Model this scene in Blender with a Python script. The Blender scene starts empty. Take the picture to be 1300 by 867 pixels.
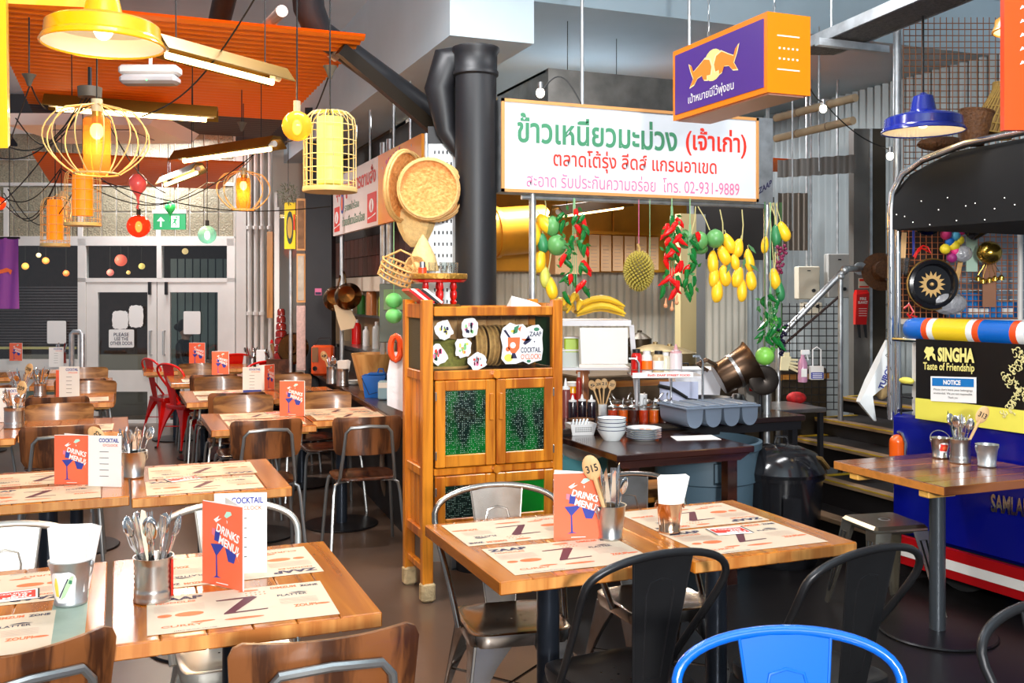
import bpy, math, random
from mathutils import Vector, Matrix, Euler
R = math.radians
sc = bpy.context.scene
# ---------------------------------------------------------------- camera, world, lights, exposure
CH, F, HZ, YA = 1.58, 1250.0, 369.5, R(21.8)
cam_d = bpy.data.cameras.new('camera'); cam = bpy.data.objects.new('camera', cam_d)
sc.collection.objects.link(cam); sc.camera = cam
cam.location = (0, 0, CH); cam.rotation_euler = (R(90), 0, -YA)
cam_d.sensor_width = 36.0; cam_d.lens = F / 1300 * 36.0
cam_d.shift_y = -(433.5 - HZ) / 1300; cam_d.clip_start = 0.05; cam_d.clip_end = 100
w = bpy.data.worlds.new('world'); sc.world = w; w.use_nodes = True
w.node_tree.nodes['Background'].inputs[0].default_value = (0.75, 0.87, 1.0, 1)
w.node_tree.nodes['Background'].inputs[1].default_value = 0.35
sc.view_settings.view_transform = 'Standard'; sc.view_settings.look = 'None'
sc.view_settings.exposure = 0.10; sc.view_settings.gamma = 1.0
def lamp(name, kind, loc, energy, color=(1, 1, 1), size=.2, rot=None, sy=None):
    l = bpy.data.lights.new(name, kind); l.energy = energy; l.color = color
    if kind == 'AREA':
        l.size = size
        if sy: l.shape = 'RECTANGLE'; l.size_y = sy
    else: l.shadow_soft_size = size
    o = bpy.data.objects.new(name, l); sc.collection.objects.link(o); o.location = loc
    if rot: o.rotation_euler = rot
    return o
# the photographer's flash, just above the lens
lamp('camera_flash', 'AREA', (-0.06, -0.05, CH + .34), 26, (1, .97, .93), .13, (R(87), 0, -YA))
# general lighting of the hall: added overhead area fills without fittings
for (x, y, z, e) in ((.2, 2.2, 3.55, 22), (1.0, 4.6, 3.6, 60), (.3, 9.2, 2.7, 60), (.3, 12.0, 3.4, 60), (3.2, 4.2, 3.45, 30), (5.2, 7.6, 3.4, 45), (3.6, 7.9, 3.3, 150)):
    lamp('hall_fill', 'AREA', (x, y, z), e, (.98, .98, 1), 1.0, (0, 0, 0), .25)
lamp('ceiling_fill', 'AREA', (1.4, .1, 2.3), 150, (.92, .97, 1), 1.0, (R(145), 0, -YA))  # added unseen fill, aimed upward to brighten the ceiling and rafts
lamp('rear_fill', 'POINT', (-.1, -3.2, 2.3), 1350, (1, .98, .95), .25)  # added fill far behind the camera, evens near and distant brightness
# ---------------------------------------------------------------- pixel rays to points in the room
SY, CY = math.sin(YA), math.cos(YA)
def ray(px, py):
    l = (px - 650) / F
    return Vector((SY + CY * l, CY - SY * l, -(py - HZ) / F))
O = Vector((0, 0, CH))
def D(px, py, d): return O + ray(px, py) * d
def Z(px, py, z): r = ray(px, py); return O + r * ((z - CH) / r.z)
def PX(px, py, X): r = ray(px, py); return O + r * (X / r.x)
def PY(px, py, Y): r = ray(px, py); return O + r * (Y / r.y)
random.seed(7)
# ---------------------------------------------------------------- materials
MATS = {}
def nt(name):
    m = bpy.data.materials.new(name); m.use_nodes = True
    return m, m.node_tree.nodes, m.node_tree.links, m.node_tree.nodes['Principled BSDF']
def mat(name, col, rough=.5, metal=0., bump=0., bscale=40., var=0., vscale=6., coat=0., trans=0., emit=None, es=0., rnd=0., stretch=None, alpha=None, ior=None, col2=None):
    if name in MATS: return MATS[name]
    m, N, L, b = nt(name)
    b.inputs['Base Color'].default_value = (*col, 1); b.inputs['Roughness'].default_value = rough
    b.inputs['Metallic'].default_value = metal
    if coat: b.inputs['Coat Weight'].default_value = coat; b.inputs['Coat Roughness'].default_value = .12
    if trans: b.inputs['Transmission Weight'].default_value = trans
    if ior: b.inputs['IOR'].default_value = ior
    if emit: b.inputs['Emission Color'].default_value = (*emit, 1); b.inputs['Emission Strength'].default_value = es
    if alpha is not None: b.inputs['Alpha'].default_value = alpha
    tc = N.new('ShaderNodeTexCoord'); src = tc.outputs['Object']
    if stretch:
        mp = N.new('ShaderNodeMapping'); mp.inputs['Scale'].default_value = stretch; L.new(src, mp.inputs[0]); src = mp.outputs[0]
    if var or rnd:
        n = N.new('ShaderNodeTexNoise'); n.inputs['Scale'].default_value = vscale; n.inputs['Detail'].default_value = 5
        cr = N.new('ShaderNodeValToRGB'); k = 1 - var
        c2 = col2 if col2 else tuple(c * k for c in col)
        cr.color_ramp.elements[0].position = .3; cr.color_ramp.elements[0].color = (*c2, 1)
        cr.color_ramp.elements[1].position = .7; cr.color_ramp.elements[1].color = (*col, 1)
        L.new(src, n.inputs['Vector']); L.new(n.outputs['Fac'], cr.inputs[0]); out = cr.outputs[0]
        if rnd:
            oi = N.new('ShaderNodeObjectInfo'); hs = N.new('ShaderNodeHueSaturation'); mr = N.new('ShaderNodeMapRange')
            mr.inputs[3].default_value = 1 - rnd; mr.inputs[4].default_value = 1 + rnd * .6
            L.new(oi.outputs['Random'], mr.inputs[0]); L.new(mr.outputs[0], hs.inputs['Value']); L.new(out, hs.inputs['Color']); out = hs.outputs[0]
        L.new(out, b.inputs['Base Color'])
    if bump:
        n2 = N.new('ShaderNodeTexNoise'); n2.inputs['Scale'].default_value = bscale; n2.inputs['Detail'].default_value = 4
        bp = N.new('ShaderNodeBump'); bp.inputs['Strength'].default_value = bump; bp.inputs['Distance'].default_value = .01
        L.new(src, n2.inputs['Vector']); L.new(n2.outputs['Fac'], bp.inputs['Height']); L.new(bp.outputs[0], b.inputs['Normal'])
    MATS[name] = m; return m
def wood(name, c1, c2, axis=1, scale=1., rough=.35, coat=.3, rnd=.2, rings=0):
    if name in MATS: return MATS[name]
    m, N, L, b = nt(name)
    tc = N.new('ShaderNodeTexCoord'); mp = N.new('ShaderNodeMapping')
    s = [22 * scale] * 3; s[axis] = 1.6 * scale; mp.inputs['Scale'].default_value = s
    oi = N.new('ShaderNodeObjectInfo'); ad = N.new('ShaderNodeVectorMath'); ad.operation = 'ADD'
    ml = N.new('ShaderNodeVectorMath'); ml.operation = 'SCALE'; ml.inputs['Scale'].default_value = 9.
    cx = N.new('ShaderNodeCombineXYZ'); L.new(oi.outputs['Random'], cx.inputs[0]); L.new(oi.outputs['Random'], cx.inputs[1])
    L.new(cx.outputs[0], ml.inputs[0]); L.new(tc.outputs['Object'], ad.inputs[0]); L.new(ml.outputs[0], ad.inputs[1])
    L.new(ad.outputs[0], mp.inputs[0])
    n = N.new('ShaderNodeTexNoise'); n.inputs['Scale'].default_value = 1.; n.inputs['Detail'].default_value = 7; n.inputs['Distortion'].default_value = .9
    L.new(mp.outputs[0], n.inputs['Vector']); fac = n.outputs['Fac']
    if rings:
        wv = N.new('ShaderNodeTexWave'); wv.inputs['Scale'].default_value = rings; wv.inputs['Distortion'].default_value = 7; wv.inputs['Detail'].default_value = 2
        mp2 = N.new('ShaderNodeMapping'); s2 = [1., 1., 1.]; s2[axis] = .25; mp2.inputs['Scale'].default_value = s2
        L.new(ad.outputs[0], mp2.inputs[0]); L.new(mp2.outputs[0], wv.inputs['Vector'])
        mx = N.new('ShaderNodeMath'); mx.operation = 'MULTIPLY_ADD'; mx.inputs[1].default_value = .35
        sb = N.new('ShaderNodeMath'); sb.operation = 'MULTIPLY'; sb.inputs[1].default_value = .68; L.new(n.outputs['Fac'], sb.inputs[0])
        L.new(wv.outputs['Fac'], mx.inputs[0]); L.new(sb.outputs[0], mx.inputs[2]); fac = mx.outputs[0]
    cr = N.new('ShaderNodeValToRGB'); cr.color_ramp.elements[0].position = .36; cr.color_ramp.elements[0].color = (*c2, 1)
    cr.color_ramp.elements[1].position = .62; cr.color_ramp.elements[1].color = (*c1, 1); L.new(fac, cr.inputs[0])
    hs = N.new('ShaderNodeHueSaturation'); mr = N.new('ShaderNodeMapRange'); mr.inputs[3].default_value = 1 - rnd; mr.inputs[4].default_value = 1 + rnd * .7
    L.new(oi.outputs['Random'], mr.inputs[0]); L.new(mr.outputs[0], hs.inputs['Value']); L.new(cr.outputs[0], hs.inputs['Color'])
    L.new(hs.outputs[0], b.inputs['Base Color']); b.inputs['Roughness'].default_value = rough
    b.inputs['Coat Weight'].default_value = coat; b.inputs['Coat Roughness'].default_value = .15
    bp = N.new('ShaderNodeBump'); bp.inputs['Strength'].default_value = .15; bp.inputs['Distance'].default_value = .004
    L.new(fac, bp.inputs['Height']); L.new(bp.outputs[0], b.inputs['Normal'])
    MATS[name] = m; return m
def glass(name, col=(1, 1, 1), rough=.02, refl=.12, speckle=None):
    if name in MATS: return MATS[name]
    m = bpy.data.materials.new(name); m.use_nodes = True; N, L = m.node_tree.nodes, m.node_tree.links; N.clear()
    o = N.new('ShaderNodeOutputMaterial'); t = N.new('ShaderNodeBsdfTransparent'); t.inputs[0].default_value = (*col, 1)
    g = N.new('ShaderNodeBsdfGlossy'); g.inputs['Roughness'].default_value = rough
    x = N.new('ShaderNodeMixShader'); fr = N.new('ShaderNodeFresnel'); fr.inputs[0].default_value = 1.5
    a = N.new('ShaderNodeMath'); a.operation = 'MULTIPLY_ADD'; a.inputs[1].default_value = .35; a.inputs[2].default_value = refl * .1
    L.new(fr.outputs[0], a.inputs[0]); L.new(a.outputs[0], x.inputs[0]); L.new(t.outputs[0], x.inputs[1]); L.new(g.outputs[0], x.inputs[2])
    L.new(x.outputs[0], o.inputs[0]); MATS[name] = m; return m
def glow_glass(name, col, es, tr=.35):
    if name in MATS: return MATS[name]
    m = bpy.data.materials.new(name); m.use_nodes = True; N, L = m.node_tree.nodes, m.node_tree.links; b = N['Principled BSDF']; o = N['Material Output']
    b.inputs['Base Color'].default_value = (*col, 1); b.inputs['Roughness'].default_value = .15; b.inputs['Emission Color'].default_value = (*col, 1); b.inputs['Emission Strength'].default_value = es
    t = N.new('ShaderNodeBsdfTransparent'); t.inputs[0].default_value = (*col, 1); x = N.new('ShaderNodeMixShader'); x.inputs[0].default_value = tr
    L.new(b.outputs[0], x.inputs[1]); L.new(t.outputs[0], x.inputs[2]); L.new(x.outputs[0], o.inputs[0]); MATS[name] = m; return m
def emis(name, col, s):
    if name in MATS: return MATS[name]
    m = bpy.data.materials.new(name); m.use_nodes = True; b = m.node_tree.nodes['Principled BSDF']
    b.inputs['Base Color'].default_value = (*col, 1); b.inputs['Emission Color'].default_value = (*col, 1); b.inputs['Emission Strength'].default_value = s
    MATS[name] = m; return m
def C(r, g, b_): return tuple(((v / 255) ** 2.2) for v in (r, g, b_))
# ---------------------------------------------------------------- mesh builder
class MB:
    def __init__(s): s.v, s.f, s.M = [], [], None
    def add(s, vs, fs):
        o = len(s.v)
        s.v += [(s.M @ Vector(p)) if s.M else Vector(p) for p in vs]
        s.f += [tuple(i + o for i in q) for q in fs]; return s
    def box(s, x0, x1, y0, y1, z0, z1):
        return s.add([(x0, y0, z0), (x1, y0, z0), (x1, y1, z0), (x0, y1, z0), (x0, y0, z1), (x1, y0, z1), (x1, y1, z1), (x0, y1, z1)],
                     [(0, 3, 2, 1), (4, 5, 6, 7), (0, 1, 5, 4), (1, 2, 6, 5), (2, 3, 7, 6), (3, 0, 4, 7)])
    def bbox(s, x0, x1, y0, y1, z0, z1, b=.004):      # bevelled box
        pts = []
        for z, i in ((z0, b), (z0 + b, 0), (z1 - b, 0), (z1, b)):
            j = b if i == 0 else b
            X0, X1, Y0, Y1 = x0 + i, x1 - i, y0 + i, y1 - i
            c = b if i == 0 else b * .6
            pts.append([(X0 + c, Y0, z), (X1 - c, Y0, z), (X1, Y0 + c, z), (X1, Y1 - c, z), (X1 - c, Y1, z), (X0 + c, Y1, z), (X0, Y1 - c, z), (X0, Y0 + c, z)])
        return s.loft(pts, True, True)
    def loft(s, rings, cap=True, closed=True):
        n = len(rings[0]); vs = [p for r in rings for p in r]; fs = []
        for k in range(len(rings) - 1):
            for i in range(n if closed else n - 1):
                a, b = k * n + i, k * n + (i + 1) % n
                fs.append((a, b, b + n, a + n))
        if cap: fs.append(tuple(reversed(range(n)))); fs.append(tuple(range((len(rings) - 1) * n, len(rings) * n)))
        return s.add(vs, fs)
    def cyl(s, p0, p1, r0, r1=None, n=12, cap=True):
        r1 = r0 if r1 is None else r1; p0, p1 = Vector(p0), Vector(p1); q = (p1 - p0).to_track_quat('Z', 'Y')
        return s.loft([[p + q @ Vector((r * math.cos(6.28318 * i / n), r * math.sin(6.28318 * i / n), 0)) for i in range(n)] for p, r in ((p0, r0), (p1, r1))], cap)
    def tube(s, pts, r, n=8, closed=False):
        pts = [Vector(p) for p in pts]; rings = []; up = None; m = len(pts)
        for i, p in enumerate(pts):
            a = pts[i - 1] if (i or closed) else p; b = pts[(i + 1) % m] if (i < m - 1 or closed) else p
            t = (b - a).normalized()
            if up is None: up = t.orthogonal().normalized()
            up = (up - t * up.dot(t)); up = up.normalized() if up.length > 1e-6 else t.orthogonal().normalized()
            w_ = t.cross(up); rr = r[i] if isinstance(r, (list, tuple)) else r
            rings.append([p + up * rr * math.cos(6.28318 * k / n) + w_ * rr * math.sin(6.28318 * k / n) for k in range(n)])
        if closed: rings.append(rings[0]); return s.loft(rings, False)
        return s.loft(rings, True)
    def lathe(s, prof, c=(0, 0, 0), n=20, cap=False):
        c = Vector(c)
        return s.loft([[c + Vector((r * math.cos(6.28318 * i / n), r * math.sin(6.28318 * i / n), z)) for i in range(n)] for r, z in prof], cap)
    def ball(s, c, r, n=12, m=8, rot=None):
        if not isinstance(r, (tuple, list)): r = (r, r, r)
        c = Vector(c); q = rot.to_matrix() if rot else None; rings = []
        for k in range(m + 1):
            t = math.pi * k / m; st = max(math.sin(t), .003)
            ring = [Vector((r[0] * st * math.cos(6.28318 * i / n), r[1] * st * math.sin(6.28318 * i / n), -r[2] * math.cos(t))) for i in range(n)]
            rings.append([c + (q @ p if q else p) for p in ring])
        return s.loft(rings, True)
    def poly(s, pts, th):                              # planar outline given extruded by the vector th
        th = Vector(th); pts = [Vector(p) for p in pts]
        return s.loft([pts, [p + th for p in pts]], True)
    def quad(s, a, b, c, d): return s.add([a, b, c, d], [(0, 1, 2, 3)])
    def build(s, name, m, parent=None, loc=None, smooth=True, auto=40):
        me = bpy.data.meshes.new(name); me.from_pydata([tuple(p) for p in s.v], [], s.f); me.update()
        if m: me.materials.append(m)
        if smooth:
            me.polygons.foreach_set('use_smooth', [True] * len(me.polygons))
            try: me.set_sharp_from_angle(angle=R(auto))
            except Exception: pass
        o = bpy.data.objects.new(name, me); sc.collection.objects.link(o)
        if parent: o.parent = parent
        if loc is not None: o.location = loc
        return o
def tag(o, label, cat=None, group=None, kind=None):
    if label: o['label'] = label
    if cat: o['category'] = cat
    if group: o['group'] = group
    if kind: o['kind'] = kind
    return o
def thing(name, label, cat, loc=(0, 0, 0), rz=0., group=None, rot=None):
    o = bpy.data.objects.new(name, None); sc.collection.objects.link(o); o.empty_display_size = .05
    o.location = loc; o.rotation_euler = rot if rot else (0, 0, rz); return tag(o, label, cat, group)
def struct(name, mb, m, parent=None, **k):
    o = mb.build(name, m, parent, **k)
    if not parent: o['kind'] = 'structure'
    return o
def copy_tree(o, parent=None):
    c = o.copy(); sc.collection.objects.link(c)
    if parent: c.parent = parent
    for ch in list(o.children): copy_tree(ch, c)
    return c
def dup(root, loc, rz, label=None, group=None):
    c = copy_tree(root); c.location = loc; c.rotation_euler = (0, 0, rz)
    if label: c['label'] = label
    if group: c['group'] = group
    return c
_tc = {}
def text_mesh(t, bold=0., shear=0.):
    key = (t, bold, shear)
    if key in _tc: return _tc[key]
    cu = bpy.data.curves.new('txt', 'FONT'); cu.body = t; cu.size = 1; cu.offset = bold; cu.shear = shear; cu.resolution_u = 3
    ob = bpy.data.objects.new('txt', cu); sc.collection.objects.link(ob)
    bpy.context.view_layer.update()
    me = ob.evaluated_get(bpy.context.evaluated_depsgraph_get()).to_mesh()
    vs = [v.co.copy() for v in me.vertices]; fs = [tuple(p.vertices) for p in me.polygons]
    bpy.data.objects.remove(ob)
    if vs:
        x0 = min(v.x for v in vs); x1 = max(v.x for v in vs); y0 = min(v.y for v in vs); y1 = max(v.y for v in vs)
        vs = [((v.x - x0) / (x1 - x0), (v.y - y0) / (y1 - y0)) for v in vs]
    _tc[key] = (vs, fs); return _tc[key]
def put_text(mb, t, o, u, v, bold=0., shear=0.):       # lettering fitted to the box from o along the vectors u and v
    vs, fs = text_mesh(t, bold, shear); o, u, v = Vector(o), Vector(u), Vector(v)
    mb.add([o + u * a + v * b for a, b in vs], fs); return mb
def plines(mb, pts, o, u, v, close=True):              # a flat printed shape: points in the unit box
    o, u, v = Vector(o), Vector(u), Vector(v)
    mb.add([o + u * a + v * b for a, b in pts], [tuple(range(len(pts)))]); return mb
def ell(cx, cy, rx, ry, n=16, a0=0, a1=360): return [(cx + rx * math.cos(R(a0 + (a1 - a0) * i / (n if a1 - a0 == 360 else n - 1))), cy + ry * math.sin(R(a0 + (a1 - a0) * i / (n if a1 - a0 == 360 else n - 1)))) for i in range(n)]
# palette
steel = mat('brushed_steel', (.62, .62, .61), .28, 1., var=.25, vscale=9)
chrome = mat('chrome', (.75, .75, .76), .12, 1.)
galv = mat('galvanised_steel', (.62, .65, .67), .42, .85, var=.35, vscale=14)
gun = mat('gunmetal', (.5, .47, .44), .22, 1., var=.35, vscale=5, col2=(.22, .17, .13))
dgun = mat('dark_gunmetal', (.035, .035, .038), .35, .6, var=.3, vscale=6)
black = mat('black_paint', (.008, .008, .010), .48, bump=.05)
blackg = mat('black_gloss', (.01, .01, .012), .15)
rubber = mat('black_rubber', (.012, .012, .012), .7)
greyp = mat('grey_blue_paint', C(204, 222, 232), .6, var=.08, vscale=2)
greyd = mat('grey_blue_shaded_soffit', C(166, 186, 198), .6, var=.1, vscale=2)  # darker copy of the ceiling grey, grazing shade put into the colour
whitep = mat('white_paint', C(228, 224, 218), .45, var=.06)
cream = mat('cream_paint', C(214, 206, 186), .5)
orangep = mat('orange_corrugated_paint', C(255, 122, 20), .42)
orange = mat('orange_paint', C(250, 120, 25), .45)
red = mat('red_paint', C(214, 22, 18), .28, coat=.4)
yellowp = mat('yellow_enamel', C(250, 174, 10), .25, coat=.5)
bluee = mat('blue_enamel', C(28, 42, 140), .2, coat=.6)
tukblue = mat('deep_blue_paint', C(14, 22, 120), .22, coat=.6)
skyblue = mat('sky_blue_paint', C(0, 102, 206), .25, coat=.5)
paper = mat('white_paper', C(238, 236, 232), .7)
matpaper = mat('cream_menu_paper', C(214, 194, 168), .6)
pr_or = mat('orange_print', C(240, 110, 60), .6)
pr_nv = mat('navy_print', C(40, 38, 72), .6)
pr_mn = mat('maroon_print', C(90, 35, 48), .6)
pr_bl = mat('blue_print', C(48, 62, 150), .6)
pr_wh = mat('white_print', C(245, 242, 238), .6)
pr_rd = mat('red_print', C(225, 48, 30), .6)
pr_gn = mat('green_print', C(60, 128, 92), .6)
pr_pk = mat('pink_print', C(224, 110, 150), .6)
pr_bk = mat('black_print', (.01, .01, .01), .6)
coral = mat('coral_card', C(246, 108, 74), .35, coat=.3)
twood = wood('varnished_table_wood', C(198, 118, 36), C(158, 84, 22), 1, .9, .24, .55, .10)
tedge = wood('table_edge_end_grain', C(224, 156, 84), C(186, 110, 48), 2, .8, .45, .2, .12)
dwood = wood('dark_plywood', C(128, 78, 44), C(66, 38, 22), 2, 2.2, .35, .3, .2, rings=2.2)
lwood = wood('worn_plywood_front', C(172, 120, 70), C(112, 70, 36), 0, .8, .4, .3, .2)
cabw = wood('orange_teak', C(226, 140, 40), C(168, 86, 16), 2, .8, .3, .4, .14)
barw = wood('dark_bar_top', C(82, 50, 34), C(48, 28, 20), 1, .6, .3, .4, .1)
spoonw = wood('spoon_wood', C(226, 186, 134), C(204, 158, 104), 2, 1., .6, 0., .1)
bamboo = mat('bamboo', C(222, 172, 104), .55, bump=.4, bscale=90, var=.3, vscale=30)
wire = mat('cage_wire', C(226, 190, 120), .45)
cord = mat('black_cord', (.008, .008, .008), .6)
bulb = emis('warm_bulb', (1., .72, .35), 14)
tubel = emis('warm_tube', (1., .66, .27), 13)
leaf = mat('leaf_green', C(40, 110, 40), .45, var=.4, vscale=20)
# ================================================================ THE SETTING
fl = mat('brown_concrete_floor', C(104, 84, 72), .3, var=.35, vscale=1.6, bump=.02, bscale=8, coat=.25)
fl2 = mat('black_rubber_floor', C(30, 27, 27), .35, var=.3, vscale=2)
b = MB(); b.box(-4, 1.85, -1.5, 13.4, -.06, 0); struct('floor', b, fl, smooth=False)
b = MB(); b.box(1.85, 8, -1.5, 13.4, -.06, 0); struct('floor', b, fl2, smooth=False)
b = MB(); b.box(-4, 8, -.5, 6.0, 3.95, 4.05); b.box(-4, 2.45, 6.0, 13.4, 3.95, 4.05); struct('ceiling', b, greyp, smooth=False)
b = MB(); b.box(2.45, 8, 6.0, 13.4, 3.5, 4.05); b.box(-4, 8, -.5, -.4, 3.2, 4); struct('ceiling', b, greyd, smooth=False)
b = MB(); b.box(1.89, 2.45, 5.75, 13.3, 3.15, 3.95); struct('trim_1', b, greyp, smooth=False)     # downstand beam
b = MB(); b.box(2.45, 7, 3.3, 3.62, 3.62, 3.95); struct('trim_2', b, greyp, smooth=False)
# back wall, parallel to the picture at depth 11.8 (local x = lateral, y = depth)
DB = 11.8; SB = DB / F
def bw(px, py): return ((px - 650) * SB, CH - (py - HZ) * SB)
wb = bpy.data.objects.new('wall_back', None); sc.collection.objects.link(wb); wb['kind'] = 'structure'
wb.location = (SY * DB, CY * DB, 0); wb.rotation_euler = (0, 0, -YA)
def wbox(mb, x0, y0, x1, y1, t0=-.03, t1=.06):
    a, zt = bw(x0, y0); c, zb = bw(x1, y1); mb.box(a, c, t0, t1, zb, zt); return mb
frame = MB()
for r_ in ((-60, 300, 298, 312), (100, 303, 110, 540), (289, 303, 299, 540), (-60, 456, 100, 470), (-60, 488, 100, 496), (200, 312, 206, 354), (-60, 232, 298, 236)): wbox(frame, *r_)
wbox(frame, 100, 353, 299, 358); wbox(frame, 6, 238, 12, 300); wbox(frame, 100, 238, 106, 300); wbox(frame, 199, 238, 205, 300)
frame.build('window_frame', whitep, wb, smooth=False)
pw = MB(); wbox(pw, -60, 470, 100, 488); pw.build('panel_below_window', mat('white_panel', C(205, 200, 195), .5), wb, smooth=False)
pw = MB(); wbox(pw, -60, 496, 100, 540); pw.build('lower_wire_panel', mat('grey_green_mesh_panel', C(120, 138, 128), .6, var=.5, vscale=40), wb, smooth=False)
# upper band of obscured glass blocks
gb = mat('obscured_glass_block', C(176, 166, 140), .25, bump=1., bscale=55, var=.45, vscale=60, rnd=.15)
gj = mat('glass_block_mortar', C(244, 242, 236), .5)
up = bpy.data.objects.new('window_1', None); sc.collection.objects.link(up); up['kind'] = 'structure'; up.location = wb.location; up.rotation_euler = wb.rotation_euler
j = MB(); wbox(j, -60, 150, 298, 302, .01, .05); j.build('mortar', gj, up, smooth=False)
gme = None
for r_ in range(4):
    for k in range(19):
        x = -56 + 18.6 * k; y = 170 + 33.3 * r_
        (a, zt), (c, zb) = bw(x, y), bw(x + 17.2, y + 31.8)
        if gme is None:
            g = MB(); g.bbox(-(c - a) / 2, (c - a) / 2, -.012, .04, -(zt - zb) / 2, (zt - zb) / 2, .006); o = g.build('glass_block', gb, up, smooth=False); gme = o.data
        else: o = bpy.data.objects.new('glass_block', gme); sc.collection.objects.link(o); o.parent = up
        o.location = ((a + c) / 2, 0, (zt + zb) / 2)
wg = glass('window_glass', (.86, .88, .88), .03, .35)
for nm, rc in (('window_2', (-60, 312, 100, 456)), ('window_3', (110, 312, 200, 354)), ('window_4', (206, 312, 289, 354))):
    w_ = bpy.data.objects.new(nm, None); sc.collection.objects.link(w_); w_['kind'] = 'structure'; w_.location = wb.location; w_.rotation_euler = wb.rotation_euler
    g = MB(); wbox(g, *rc, 0, .008); g.build('pane', wg, w_, smooth=False)
    if nm == 'window_2':
        for k in range(22): g = MB(); wbox(g, -60, 364 + k * 3.6, 100, 365 + k * 3.6, -.03, -.012); o = g.build('blind_slat', mat('blind_slat', C(96, 94, 96), .5), w_, smooth=False)
        g = MB(); wbox(g, -60, 440, 98, 443, -.04, -.01); g.build('blind_rail', mat('blind_rail', C(180, 175, 120), .5), w_, smooth=False)
for nm, x0, x1, gx0, gx1, hx in (('door_1', 110.5, 199.5, 125, 188, 193), ('door_2', 200.5, 289, 216.5, 277, 210)):
    w_ = bpy.data.objects.new(nm, None); sc.collection.objects.link(w_); w_['kind'] = 'structure'; w_.location = wb.location; w_.rotation_euler = wb.rotation_euler
    g = MB()
    for rc in ((x0, 358, gx0, 538), (gx1, 358, x1, 538), (gx0, 358, gx1, 371), (gx0, 470, gx1, 497), (gx0, 533, gx1, 538)): wbox(g, *rc, -.02, .03)
    g.build('door_frame', whitep, w_, smooth=False)
    g = MB(); wbox(g, gx0, 371, gx1, 470, 0, .01); g.build('pane', wg, w_, smooth=False)
    g = MB(); wbox(g, gx0, 497, gx1, 533, 0, .01); g.build('pane', wg, w_, smooth=False)
    (a, z1), (c, z0) = bw(hx, 420), bw(hx, 450)
    g = MB(); g.tube([(a, -.02, z1), (a, -.07, z1), (a, -.07, z0), (a, -.02, z0)], .012); g.build('door_handle', steel, w_)
    (a, z1), (c, z0) = bw(190 if nm == 'door_1' else 211, 358), bw(0, 374)
    g = MB(); g.box(a, a + .03, -.06, -.02, z0, z1); g.build('door_closer', black, w_, smooth=False)
# notices on the glass
for k, (x0, y0, x1, y1, nm, lab) in enumerate(((144, 394, 165, 418, 'notice', 'scalloped white paper notice on left door pane, lower of two'), (165, 387, 184, 416, 'notice', 'scalloped white paper notice on left door pane, upper right'),
        (140, 418, 172, 441, 'notice', 'handwritten white paper sign on left door pane reading please use'), (234.5, 395, 256, 424, 'notice', 'plain white sheet taped to right door pane'), (62, 407, 86, 436, 'notice', 'plain white sheet taped to the window left of the doors'))):
    t = thing('paper_notice', lab, 'notice', wb.location, -YA)
    (a, zt), (c, zb) = bw(x0, y0), bw(x1, y1); cx, cz, rx, rz_ = (a + c) / 2, (zt + zb) / 2, (c - a) / 2, (zt - zb) / 2
    pts = []
    n = 32
    for i in range(n):
        q = 6.283 * i / n; sx = math.copysign(abs(math.cos(q)) ** (.45 if k < 2 else .12), math.cos(q)); sz = math.copysign(abs(math.sin(q)) ** (.45 if k < 2 else .12), math.sin(q))
        sw = 1 - (.07 * (i % 2) if k < 2 else 0); pts.append((cx + rx * sx * sw, -.045, cz + rz_ * sz * sw))
    g = MB(); g.poly(pts, (0, .002, 0)); g.build('sheet', paper, t, smooth=False)
    if k == 2:
        g = MB()
        for i, (s_, wd) in enumerate((('PLEASE', .6), ('USE THE', .55), ('OTHER DOOR', .88))):
            put_text(g, s_, (cx - rx * wd, -.047, cz + rz_ * (.25 - .48 * i)), (2 * rx * wd, 0, 0), (0, 0, rz_ * .38), .01)
        g.build('lettering', pr_nv, t, smooth=False)
# the dark street outside
brick = mat('outside_dark_brick', C(50, 34, 32), .8, var=.5, vscale=14)
b = MB(); b.box(-14, 4.5, 4.3, 4.4, -.5, 5); o = struct('wall_outside', b, brick, smooth=False); o.location = (SY * DB, CY * DB, 0); o.rotation_euler = (0, 0, -YA)
b = MB(); b.box(-8, 2.5, .1, 4.4, -.1, -.02); o = struct('pavement', b, mat('wet_pavement', C(60, 60, 62), .25, var=.3), smooth=False); o.location = wb.location; o.rotation_euler = (0, 0, -YA)
b = MB(); b.box(-8, 2.5, 4.15, 4.3, -.02, .55); o = struct('trim_5', b, mat('outside_plinth', C(130, 126, 118), .6), smooth=False); o.location = wb.location; o.rotation_euler = (0, 0, -YA)
t = thing('shutter', 'grey green steel roller door across the street behind right door', 'shutter', D(262, 537, 15.6), -YA)
for k in range(9): g = MB(); g.box(-.55 + k * .12, -.55 + k * .12 + .1, -.05, 0, 0, 2.6); g.build('slat', mat('green_grey_steel', C(84, 100, 102), .5), t, smooth=False)
lamp('street_lamp', 'AREA', D(60, 300, 13.4), 60, (1, .85, .65), .8, (R(30), 0, 0))
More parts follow.
